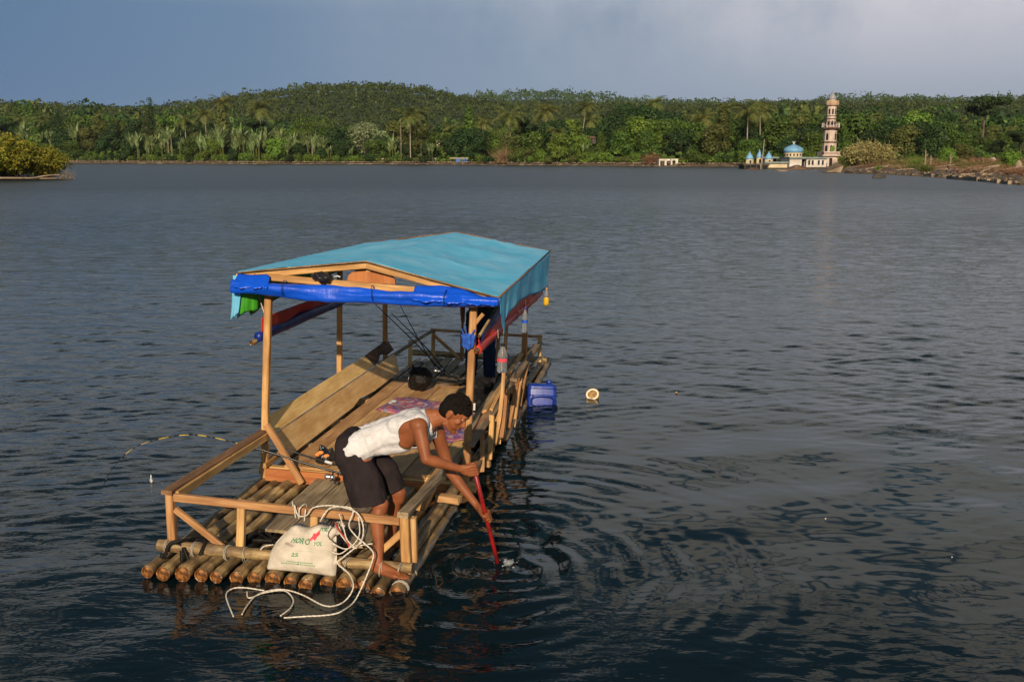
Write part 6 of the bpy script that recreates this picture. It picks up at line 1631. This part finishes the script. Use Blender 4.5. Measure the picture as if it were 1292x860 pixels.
# ------------------------------------------------------------------ the half-drowned mosque and its surroundings
def B(name, lo, hi, mat, parent, cham=0):
    V, F = box_vf(lo, hi); return mesh_obj(name, V, F, mat, parent)
def prism_vf(n, r, z0, z1, r1=None, rot=0.0, c=(0, 0)):
    r1 = r if r1 is None else r1
    V = [(c[0] + rr * math.cos(rot + 2 * math.pi * j / n), c[1] + rr * math.sin(rot + 2 * math.pi * j / n), zz) for zz, rr in ((z0, r), (z1, r1)) for j in range(n)]
    F = [tuple(range(n - 1, -1, -1)), tuple(range(n, 2 * n))] + [(j, (j + 1) % n, n + (j + 1) % n, n + j) for j in range(n)]
    return V, F
MD = 232.0
def mx(u): return float(U2X(u, MD))
def mz(v): return 2.66 + (199 - v) / 1245 * MD
S_ = 1245 / MD          # px per metre

def minaret():
    x = mx(1045.5); root = empty('minaret', (x, MD, 0)); tag(root, 'tall tapering pink and brown minaret with balconies beside the blue-domed mosque', 'minaret')
    e8 = math.pi / 8
    def pr(nm, r, z0, z1, mat, r1=None, n=8): V, F = prism_vf(n, r, z0, z1, r1, e8 if n == 8 else math.pi / 4); return mesh_obj(nm, V, F, mat, root)
    zb = mz(197); pr('plinth', 2.35 * 1.0, -.5, zb, 'pink plaster', 2.2, 4)
    # gallery with parapet
    pr('gallery_floor', 3.1, zb, zb + .25, 'pink plaster', None, 4)
    for sx, sy, lx, ly in ((0, -1, 2.2, .1), (0, 1, 2.2, .1), (-1, 0, .1, 2.2), (1, 0, .1, 2.2)): B('parapet', (sx * 2.1 - lx, sy * 2.1 - ly, zb + .25), (sx * 2.1 + lx, sy * 2.1 + ly, zb + 1.0), 'pink plaster', root)
    for k in range(9):
        a = -1.9 + k * .475; B('parapet_gap', (a - .12, -2.215, zb + .40), (a + .12, -2.19, zb + .85), 'brown trim', root)
    r1, r2 = 1.62, 1.50
    za, zb2 = mz(180.5), mz(164.5)
    pr('shaft', r1, zb + .25, za, 'pink plaster', r1 * .97); pr('cornice', r1 * 1.07, za, za + .32, 'brown trim')
    pr('shaft', r2, za + .32, zb2, 'pink plaster', r2 * .98); pr('cornice', r2 * 1.07, zb2, zb2 + .3, 'brown trim')
    zc = mz(161); bal = pr('balcony', 2.15, zb2 + .3, zb2 + .6, 'brown trim')
    zt = mz(155)
    for k in range(16):
        a = 2 * math.pi * k / 16; V, F = tube_mesh([(2.0 * math.cos(a), 2.0 * math.sin(a), zb2 + .6), (2.0 * math.cos(a), 2.0 * math.sin(a), zt)], .06, 5); mesh_obj('baluster', V, F, 'white plaster', bal)
    ring = [(2.0 * math.cos(a), 2.0 * math.sin(a), zt) for a in np.linspace(0, 2 * math.pi, 17)]; tube('handrail', ring, .10, 'brown trim', bal, 6); tube('handrail', [(p[0], p[1], (zt + zb2) / 2 + .2) for p in ring], .05, 'white plaster', bal, 5)
    r3 = 1.15; z3 = mz(151); z4 = mz(134); pr('shaft', r3 * .96, zb2 + .6, z3, 'pink plaster'); pr('cornice', r3 * 1.12, z3, z3 + .2, 'brown trim'); pr('shaft', r3 * .95, z3 + .2, z4, 'pink plaster', r3 * .93)
    pr('cornice', r3 * 1.05, mz(147.5), mz(147.5) + .18, 'brown trim')
    pr('top_balcony', 1.5, z4, z4 + .35, 'orange trim', 1.62); pr('top_balcony', 1.62, z4 + .35, z4 + 1.1, 'orange trim', 1.55); pr('lantern', .85, z4 + 1.1, z4 + 1.35, 'pink plaster')
    zq = z4 + 1.35; V, F = lathe_vf([(.90, zq), (.98, zq + .22), (.86, zq + .65), (.52, zq + 1.15), (.20, zq + 1.5), (.05, zq + 1.7)], 12); mesh_obj('spire', V, F, 'grey metal sheet', root, True)
    V, F = lathe_vf([(.05, zq + 1.65), (.13, zq + 1.8), (.05, zq + 1.95), (.03, zq + 2.4)], 8); mesh_obj('finial', V, F, 'grey metal sheet', root, True)
    def win(ang, rr, z0, z1, w):
        c, s = math.cos(ang), math.sin(ang); ap = rr * math.cos(e8); V = []
        for d_, e in ((ap - .15, 0), (ap + .03, 0)):
            for tx, tz in ((-w, z0), (w, z0), (w, z1), (0, z1 + w * 1.1), (-w, z1)): V.append((c * d_ - s * tx, s * d_ + c * tx, tz))
        F = [(0, 1, 2, 3, 4), (9, 8, 7, 6, 5)] + [(j, 5 + j, 5 + (j + 1) % 5, (j + 1) % 5) for j in range(5)]; return mesh_obj('window', V, F, 'dark opening', root)
    for a in (-math.pi / 2, -math.pi / 4, -3 * math.pi / 4):
        if a != -math.pi / 4: win(a - 0, r1, mz(191), mz(185), .30)
        win(a, r2, mz(177), mz(170), .28) if a != -math.pi / 2 else None
        win(a, r3 * .95, mz(145), mz(139), .20)
        win(a, r3 * .96, mz(159), mz(154), .25)
    B('door', (-.35, -1.70, .4), (.35, -1.60, 2.6), 'dark opening', root); B('hatch', (-1.25, -1.70, .4), (-.85, -1.60, 1.4), 'dark opening', root)
    V, F = ell_vf((.25, -1.55, mz(188)), (.55, .1, 0), (0, .12, 0), (.1, 0, .75), 10, 8); o = mesh_obj('climbing_plant', V, F, 'leaf bright', root)
minaret()
def mosque():
    x0, x1 = mx(992), mx(1037); root = empty('mosque', ((x0 + x1) / 2, MD, 0)); tag(root, 'half-drowned white mosque with a big sky-blue onion dome', 'mosque'); cx = (x0 + x1) / 2
    L = lambda u: mx(u) - cx
    z0, zr = -.6, mz(200.5)
    B('wall', (L(992), -3, z0), (L(1007), 5, zr), 'white plaster', root); B('wall', (L(1007), -1.8, z0), (L(1012.5), 4.6, zr - .1), 'white plaster', root); B('wall', (L(1012.5), -3.2, z0), (L(1037.5), 5, zr), 'white plaster', root)
    B('recess', (L(1007.4), -1.84, .3), (L(1012.1), -1.81, zr - .35), 'dark opening', root)
    B('roof_slab', (L(991), -3.4, zr), (L(1012.2), 5.3, zr + .45), 'slate roof', root); B('roof_slab', (L(1012.3), -3.6, zr - .02), (L(1038.6), 5.3, zr + .42), 'slate roof', root)
    for u in (1016, 1020.5, 1028, 1033): B('window', (L(u) - .22, -3.24, .95), (L(u) + .22, -3.17, 2.05), 'dark opening', root)
    B('wall_base', (L(992) - .05, -3.28, z0), (L(1037.5) + .05, -3.2, .45), 'wall algae', root)
    # drum and dome
    dcx = L(1001.8); r = 11.5 / S_
    zd = zr + .45; V, F = prism_vf(16, r, zd, zd + 0.95); V = [(a + dcx, b + .8, c) for a, b, c in V]; drum = mesh_obj('drum', V, F, 'cream plaster', root)
    for k in range(16):
        a = 2 * math.pi * (k + .5) / 16; px_, py_ = dcx + r * .985 * math.cos(a), .8 + r * .985 * math.sin(a)
        V, F = box_vf((-.17, -.06, zd + .22), (.17, .06, zd + .72)); c, s = math.cos(a + math.pi / 2), math.sin(a + math.pi / 2); V = [(px_ + p[0] * c - p[1] * s, py_ + p[0] * s + p[1] * c, p[2]) for p in V]; mesh_obj('window', V, F, 'dark opening', drum)
    zd += 0.95; h = mz(182) - zd
    prof = [(r * .96, zd), (r * 1.05, zd + h * .12), (r * 1.09, zd + h * .28), (r * 1.05, zd + h * .43), (r * .90, zd + h * .60), (r * .63, zd + h * .76), (r * .33, zd + h * .88), (r * .12, zd + h * .96), (.05, zd + h)]
    V, F = lathe_vf(prof, 28); mesh_obj('dome', [(a + dcx, b + .8, c) for a, b, c in V], F, 'dome blue', root, True)
    V, F = lathe_vf([(.05, zd + h - .1), (.20, zd + h + .12), (.05, zd + h + .32), (.04, zd + h + .7)], 8); mesh_obj('finial', [(a + dcx, b + .8, c) for a, b, c in V], F, 'white cap', root, True)
    tube('crescent', [(dcx + .28 * math.cos(a), .8, zd + h + .55 + .28 * math.sin(a)) for a in np.linspace(-3.6, .5, 12)], .06, 'white cap', root, 6)
mosque()
def low_wing():
    x0, x1 = mx(964), mx(991.5); root = empty('side_building', ((x0 + x1) / 2, MD + 1, 0)); tag(root, 'low cream wing with flat grey roof left of the blue dome', 'building'); w = (x1 - x0) / 2
    B('wall', (-w, -2.5, -.6), (w, 3, mz(209.5) + .6), 'cream plaster', root); B('roof_slab', (-w - .3, -2.9, mz(209.5) + .6), (w + .1, 3.3, mz(209.5) + 1.0), 'slate roof', root)
    B('wall_base', (-w - .03, -2.56, -.6), (w, -2.5, .3), 'wall algae', root)
    root2 = empty('rear_hall', (mx(983), MD + 7, 0)); tag(root2, 'dark open-sided hall with columns behind the low cream wing', 'building')
    B('roof_slab', (-2.3, -1.5, mz(200)), (2.3, 3, mz(200) + .35), 'slate roof', root2); B('back_wall', (-2.2, 2.8, -.5), (2.2, 3.0, mz(200)), 'dark opening', root2)
    for k in range(5): B('column', (-2.2 + k * 1.05, -1.4, -.5), (-1.95 + k * 1.05, -1.15, mz(200)), 'wall algae', root2)
low_wing()
def pavilion():
    x0, x1 = mx(935.5), mx(965.5); root = empty('drowned_pavilion', ((x0 + x1) / 2, MD - 1, 0)); tag(root, 'dark flat-roofed drowned pavilion carrying three small blue-capped kiosks', 'building'); w = (x1 - x0) / 2
    zt = mz(206.5); B('roof_slab', (-w - .3, -2.5, zt - .45), (w + .2, 3.5, zt), 'wall algae', root); B('wall', (-w, -2.1, -.6), (w, 3.2, zt - .45), 'dark opening', root)
    for k in range(5): B('column', (-w + k * (2 * w - .3) / 4, -2.35, -.6), (-w + .3 + k * (2 * w - .3) / 4, -2.12, zt - .45), 'wall algae', root)
    for u, hw, v0, v1, lab in ((945, 5.1, 200.5, 196), (957.2, 4.2, 200, 194), (969, 5.3, 200.5, 196)) and ((945, 5.1, 201, 195, 'left of three small kiosks with pointed blue caps'), (957.2, 4.0, 199, 192.5, 'middle, narrowest and tallest of three blue-capped kiosks'), (969, 5.3, 201, 195, 'right of three small kiosks with pointed blue caps')):
        r_ = empty('kiosk', (mx(u), MD - .6, zt)); tag(r_, lab, 'kiosk', 'blue-capped kiosks'); R_ = hw / S_
        zk = mz(v0) - zt; V, F = prism_vf(8, R_, 0, zk, None, math.pi / 8); mesh_obj('wall', V, F, 'cream plaster', r_)
        B('opening', (-.22, -R_ - .02, .1), (.22, -R_ * .8, zk * .75), 'dark opening', r_)
        hc = mz(v1) - mz(v0) + .35
        V, F = lathe_vf([(R_ * 1.08, zk), (R_ * .98, zk + hc * .25), (R_ * .60, zk + hc * .65), (R_ * .2, zk + hc), (.03, zk + hc * 1.28)], 12); mesh_obj('cap', V, F, 'dome blue', r_, True)
    o = tube('flag_pole', [(mx(957.5), MD - 3.2, -.5), (mx(958), MD - 3.2, mz(193.5)), (mx(959), MD - 3.2, mz(176))], [.13, .11, .07], 'pale bark', None, 7); tag(o, 'leaning pale pole beside the middle blue-capped kiosk', 'pole')
    o = tube('wooden_stake', [(mx(950), MD - 8, -.5), (mx(949.5), MD - 8, mz(206))], .14, 'pale bark', None, 7); tag(o, 'pale stake in the water in front of the drowned pavilion', 'stake')
pavilion()
# collapsed tiled roofs in front of the mosque
def fallen_roof(u0, u1, va, d, mat, lab, peak=.5, drop=None):
    x0, x1 = float(U2X(u0, d)), float(U2X(u1, d)); root = empty('fallen_roof', ((x0 + x1) / 2, d, 0)); tag(root, lab, 'roof'); w = (x1 - x0) / 2; h = 2.66 + (199 - va) / 1245 * d; xp = -w + 2 * w * peak
    for i in range(7):
        t0, t1 = i / 7, (i + 1) / 7
        for sgn, xe in ((1, -w), (2, w)):
            a0 = xe + (xp - xe) * t0; a1 = xe + (xp - xe) * t1; zz0, zz1 = -.2 + (h + .2) * t0, -.2 + (h + .2) * t1
            V = [(a0, -2.2 + t0, zz0), (a1, -2.2 + t1, zz1), (a1, 2.5 - t1, zz1), (a0, 2.5 - t0, zz0)]; V += [(p[0], p[1], p[2] + .12) for p in V]
            F = [(0, 1, 2, 3), (7, 6, 5, 4), (0, 4, 5, 1), (1, 5, 6, 2), (2, 6, 7, 3), (3, 7, 4, 0)]; mesh_obj('tile_course', V, F, mat, root)
    V = [(-w, -2.0, -.3), (w, -2.0, -.3), (xp, -1.0, h - .1)]; V += [(p[0], p[1] + .15, p[2]) for p in V]; mesh_obj('gable', V, [(0, 1, 2), (5, 4, 3), (0, 3, 4, 1), (1, 4, 5, 2), (2, 5, 3, 0)], mat, root)
fallen_roof(990, 1023, 209, 222, 'roof rust', 'low brown gabled roof standing out of the water below the dome')
fallen_roof(943, 962, 212.5, 214, 'roof rust', 'small rust-brown roof poking from the water below the kiosks', .4)
fallen_roof(1041, 1066, 211.5, 186, 'roof rust', 'slanting reddish-brown fallen roof at the foot of the minaret', .85)
o = mesh_obj('concrete_slab', *[q for q in ([(float(U2X(1043, 176)), 176, .1), (float(U2X(1056, 176)), 175, 1.7), (float(U2X(1065, 176)), 176, 1.2), (float(U2X(1062, 176)), 176, .0), (float(U2X(1043, 176)), 178, .0), (float(U2X(1056, 176)), 177.5, 1.6), (float(U2X(1065, 176)), 178, 1.1), (float(U2X(1062, 176)), 178, -.1)],
                                  [(0, 3, 2, 1), (4, 5, 6, 7), (0, 1, 5, 4), (1, 2, 6, 5), (2, 3, 7, 6), (3, 0, 4, 7)])], 'stone pale', None); tag(o, 'tilted pale concrete slab at the water below the minaret', 'slab')
for k, (u, d, w, lab) in enumerate(((985, 206, 2.6, 'long low pale slab awash left of the brown gabled roof'), (1111, 128, 1.0, 'small dark rock alone in the water off the driftwood bank'), (988, 190, 1.2, 'tiny pale slab awash in front of the mosque'))):
    x = float(U2X(u, d)); V, F = ell_vf((x, d, .02), (w, .2, 0), (0, w * .5, 0), (.1, 0, .16 if k != 1 else .75), 9, 6); o = mesh_obj('rock', V, F, 'stone pale' if k != 1 else 'wall algae', None); tag(o, lab, 'rock')

# low walls, boards and driftwood on the right bank
rg = random.Random(21)
def bank_wall(u0, d0, u1, d1, h, lab, mat='stone pale'):
    a, b = Vector((float(U2X(u0, d0)), d0, 0)), Vector((float(U2X(u1, d1)), d1, 0)); root = empty('broken_wall', a); tag(root, lab, 'wall'); n = 9; t_ = (b - a)
    for k in range(n):
        if rg.random() < .12: continue
        p = t_ * (k / n); q = t_ * ((k + .93) / n); hh = h * rg.uniform(.35, .7); nrm = Vector((-t_.y, t_.x, 0)).normalized() * .35
        V = [p, q, q + nrm, p + nrm]; V = [v + Vector((0, 0, -.4)) for v in V] + [v + Vector((0, 0, hh * rg.uniform(.85, 1.1))) for v in V]
        mesh_obj('block', V, [(3, 2, 1, 0), (4, 5, 6, 7), (0, 1, 5, 4), (1, 2, 6, 5), (2, 3, 7, 6), (3, 0, 4, 7)], mat, root)
bank_wall(1066, 168, 1112, 156, .85, 'pale broken wall along the water just right of the fallen roof'); bank_wall(1150, 143, 1192, 129.5, .75, 'pale broken wall in the middle of the driftwood bank'); bank_wall(1196, 124, 1235, 111.5, .8, 'white-topped broken wall on the right part of the driftwood bank'); bank_wall(1236, 110.5, 1275, 98, .6, 'low pale wall at the right end of the driftwood bank')
for k in range(46):
    u = rg.uniform(1062, 1310); d = float(Ds(u)) + rg.uniform(.5, 40) ** 1.0; x = float(U2X(u, d)); L = rg.uniform(2, 7); a = rg.gauss(0, .5); z_ = gz(x, d) + .12; dz = rg.uniform(-.1, .9)
    p = Vector((x, d, z_)); q = p + Vector((math.cos(a) * L, math.sin(a) * L, dz)); mt = rg.choice(['driftwood', 'driftwood', 'brown trim', 'roof rust'])
    tn = {'driftwood': 'grey-tan', 'brown trim': 'dark brown', 'roof rust': 'rust-brown'}[mt]
    place = 'left half' if u < 1180 else 'right half'
    o = tube('driftwood_log', smooth_path([p, p.lerp(q, .5) + Vector((0, 0, rg.uniform(0, .25))), q], 3), [rg.uniform(.10, .20)] * 7, mt, None, 6); tag(o, f'{tn} log, {place} of the driftwood bank', 'driftwood', 'driftwood logs of the right bank')
TW = [twig_model(700 + k, 1.7, 4.2, mt, 150, .05) for k, mt in enumerate(('twig red brown', 'twig brown', 'twig red brown'))] 
TG = [(twig_model(720, 2.2, 3.6, 'leaf olive', 160, .06), 'olive'), (twig_model(721, 2.4, 3.0, 'leaf bright', 120, .06), 'light green')]
for k in range(120):
    u = 1060 + 255 * rg.random(); d = float(Ds(u)) + 3 + rg.random() ** .8 * (float(Dr(u)) - float(Ds(u)) - 5); x = float(U2X(u, d)); place = 'left half' if u < 1180 else 'right half'
    s = rg.uniform(.7, 1.35) * (1 if d < 200 else 1.5)
    if rg.random() < .66: st_, cl = TW[k % 3][0], 'red-brown' if k % 3 != 1 else 'tan-brown'
    else: q_ = TG[k % 2]; st_, cl = q_[0][0], q_[1]; s *= .8
    o = link_mesh('dry_scrub', st_, None, (x, d, gz(x, d) - .1)); o.scale = (s, s, s * .75); o.rotation_euler.z = rg.uniform(0, 6); tag(o, f'{cl} dry scrub, {place} of the driftwood bank', 'bush', 'dry scrub of the right bank')
for u, d, h, lab in ((1167, 190, 3.6, 'thick bare tree stump standing tall behind the driftwood bank'), (1174, 192, 2.6, 'thinner bare stump right of the thick one'), (1199, 215, 3.0, 'slim grey dead trunk on the right bank')):
    x = float(U2X(u, d)); V, F = merge([tube_mesh(smooth_path([(0, 0, -.3), (.1, 0, h * .5), (.05, 0, h)], 3), [.26, .22, .2, .17, .15, .12, .08], 7), tube_mesh([(.08, 0, h * .6), (.6, 0, h * .8)], [.12, .05], 5)]); rt = empty('dead_tree', (x, d, gz(x, d))); tag(rt, lab, 'tree'); mesh_obj('trunk', V, F, 'driftwood', rt, True)
for u, d, s, lab, m_ in ((1198, 238, 1.0, 'leafy light-green young tree behind the driftwood bank', 2), (1212, 240, .9, 'olive young tree beside the light-green one on the right bank', 3), (1272, 150, .55, 'slim bright green sapling at the right end of the bank', 8)):
    x = float(U2X(u, d)); plant('young_tree', BM[m_][0], (x, d, gz(x, d) - 1.5 * s), s * .55, 1.0, lab, 'tree', None)
def tarp_lump(u, d, w, h, mat, lab, cat='sheet'):
    x = float(U2X(u, d)); z_ = gz(x, d); V, F = ell_vf((x, d, z_ + h * .4), (w, 0, 0), (0, w * .6, 0), (0, 0, h * .6), 10, 7); V = [v + Vector((0, 0, .2 * math.sin(v.x * 3))) for v in V]; o = mesh_obj('cover', V, F, mat, None, True); tag(o, lab, cat)
tarp_lump(1286, 145, .6, 1.6, 'stone pale', 'pale rounded boulder at the right edge above the driftwood', 'boulder'); tarp_lump(1252, 262, 1.3, 2.2, 'white plaster', 'small white hut-like cover in the green slope at the right', 'cover')

# ------------------------------------------------------------------ shore buildings
def shell():
    d = 293; x0, x1 = float(U2X(831.5, d)), float(U2X(855.5, d)); root = empty('concrete_shell', ((x0 + x1) / 2, d, 0)); tag(root, 'white roofless concrete shell with three door openings at the waterline', 'ruin'); w = (x1 - x0) / 2; H_ = 2.66 + (199 - 200.6) / 1245 * d
    B('lintel', (-w, -.3, H_ - .55), (w, .3, H_), 'white plaster', root)
    for a, b in ((-w, -w + .35), (-w + 1.7, -w + 2.3), (-w + 3.55, -w + 4.05), (w - .75, w)): B('pier', (a, -.28, -.4), (b, .28, H_ - .55), 'white plaster', root)
    B('side_wall', (w - .3, .3, -.4), (w - .02, 4, H_ - .1), 'white plaster', root); B('side_wall', (-w + .02, .3, -.4), (-w + .3, 4, H_ - .1), 'white plaster', root); B('back_wall', (-w + .3, 3.8, -.4), (w - .3, 4.0, H_ - .1), 'brown trim', root)
shell()
def stall(u0, u1, vt, d, mat_roof, mat_body, lab, name='shore_stall', body=(.35, .95)):
    x0, x1 = float(U2X(u0, d)), float(U2X(u1, d)); root = empty(name, ((x0 + x1) / 2, d, 0.3)); tag(root, lab, 'stall'); w = (x1 - x0) / 2; H_ = 2.66 + (199 - vt) / 1245 * d - .3
    V, F = box_vf((-w, -1.6, H_ - .12), (w, 1.6, H_)); V = [(a, b, c - (.25 if b < 0 else 0)) for a, b, c in V]; mesh_obj('roof', V, F, mat_roof, root)
    for sx in (-1, 1):
        for sy in (-1, 1): B('post', (sx * w * .92 - .08, sy * 1.4 - .08, -.5), (sx * w * .92 + .08, sy * 1.4 + .08, H_ - .2), 'bark', root)
    B('side_sheet', (-w + 2 * w * body[0], -1.38, -.1), (-w + 2 * w * body[1], -1.30, H_ - .45), mat_body, root); B('counter', (-w + 2 * w * body[0], -1.5, -.2), (-w + 2 * w * body[1] + .3, -1.2, .35), 'stone pale', root)
stall(567.5, 591, 199.0, 371, 'cream plaster', 'distant blue tarp', 'small shore stall with flat pale roof and bright blue tarpaulin side')
stall(534.5, 551, 199.5, 381, 'white plaster', 'wall algae', 'low white-roofed shelter left of the blue-sided stall', body=(.1, .9))
stall(482, 492, 199.8, 394, 'white plaster', 'stone pale', 'tiny white-roofed lean-to at the left end of the brown beach', body=(.2, .8))
def hut(u, d, w, h, vt, mw, mr, lab, gable=True):
    x = float(U2X(u, d)); zt = 2.66 + (199 - vt) / 1245 * d; root = empty('hut', (x, d, zt - h)); tag(root, lab, 'hut'); B('wall', (-w, -1.5, -.6), (w, 1.5, h * .7), mw, root)
    V = [(-w - .4, -1.9, h * .65), (w + .4, -1.9, h * .65), (w + .4, 1.9, h * .65), (-w - .4, 1.9, h * .65), (-w * .8, 0, h), (w * .8, 0, h)]; mesh_obj('roof', V, [(0, 1, 5, 4), (1, 2, 5), (2, 3, 4, 5), (3, 0, 4), (3, 2, 1, 0)], mr, root)
    B('door', (w * .1, -1.55, -.4), (w * .6, -1.49, h * .5), 'dark opening', root)
hut(556, 392, 1.5, 2.4, 175.5, 'cream plaster', 'cream plaster', 'small cream hut among the trees above the blue-sided stall')
hut(452, 420, 4.2, 2.0, 180.5, 'wall algae', 'roof rust', 'dark hut with low tan roof in the bushes below the highest hill')
hut(740, 352, 3.2, 2.2, 172.0, 'wall algae', 'roof rust', 'brown-roofed hut half hidden in the middle shore trees')

# ------------------------------------------------------------------ look-alikes: say which one, counted from the left
def ordinal(n):
    w_ = ['first', 'second', 'third', 'fourth', 'fifth', 'sixth', 'seventh', 'eighth', 'ninth', 'tenth', 'eleventh', 'twelfth', 'thirteenth', 'fourteenth', 'fifteenth', 'sixteenth', 'seventeenth', 'eighteenth', 'nineteenth', 'twentieth']
    if n < 20: return w_[n]
    t = ['twenty', 'thirty', 'forty', 'fifty'][(n + 1) // 10 - 2]; r_ = (n + 1) % 10
    return t + '-' + w_[r_ - 1] if r_ else t[:-1] + 'ieth'
by = {}
for o in scene.objects:
    if o.parent is None and o.get('label') and o.get('group'): by.setdefault((o['label'], o['group']), []).append(o)
for (lab, grp), L_ in by.items():
    if len(L_) < 2: continue
    def px_(o):
        if o.location.length > 0 or o.type == 'EMPTY': q = o.matrix_basis.translation
        else: q = o.data.vertices[0].co
        return q.x / max(q.y, 1)
    L_.sort(key=px_)
    for i, o in enumerate(L_): o['label'] = lab + ', ' + ordinal(i) + ' from left'

# ------------------------------------------------------------------ evening air over the lake
V, F = box_vf((-4200, -30, -4.2), (4200, 3400, 190)); hz_ = mesh_obj('haze', V, F, ())
hm = bpy.data.materials.new('haze'); hm.use_nodes = True; ht = hm.node_tree; ht.nodes.remove(ht.nodes['Principled BSDF'])
pv = ht.nodes.new('ShaderNodeVolumePrincipled'); pv.inputs['Color'].default_value = (0.80, 0.87, 1.0, 1); pv.inputs['Density'].default_value = 0.000035; pv.inputs['Anisotropy'].default_value = 0.0
ht.links.new(pv.outputs[0], ht.nodes['Material Output'].inputs['Volume']); hz_.data.materials.append(hm); hz_['kind'] = 'stuff'; hz_['label'] = 'thin bluish evening air over the lake'
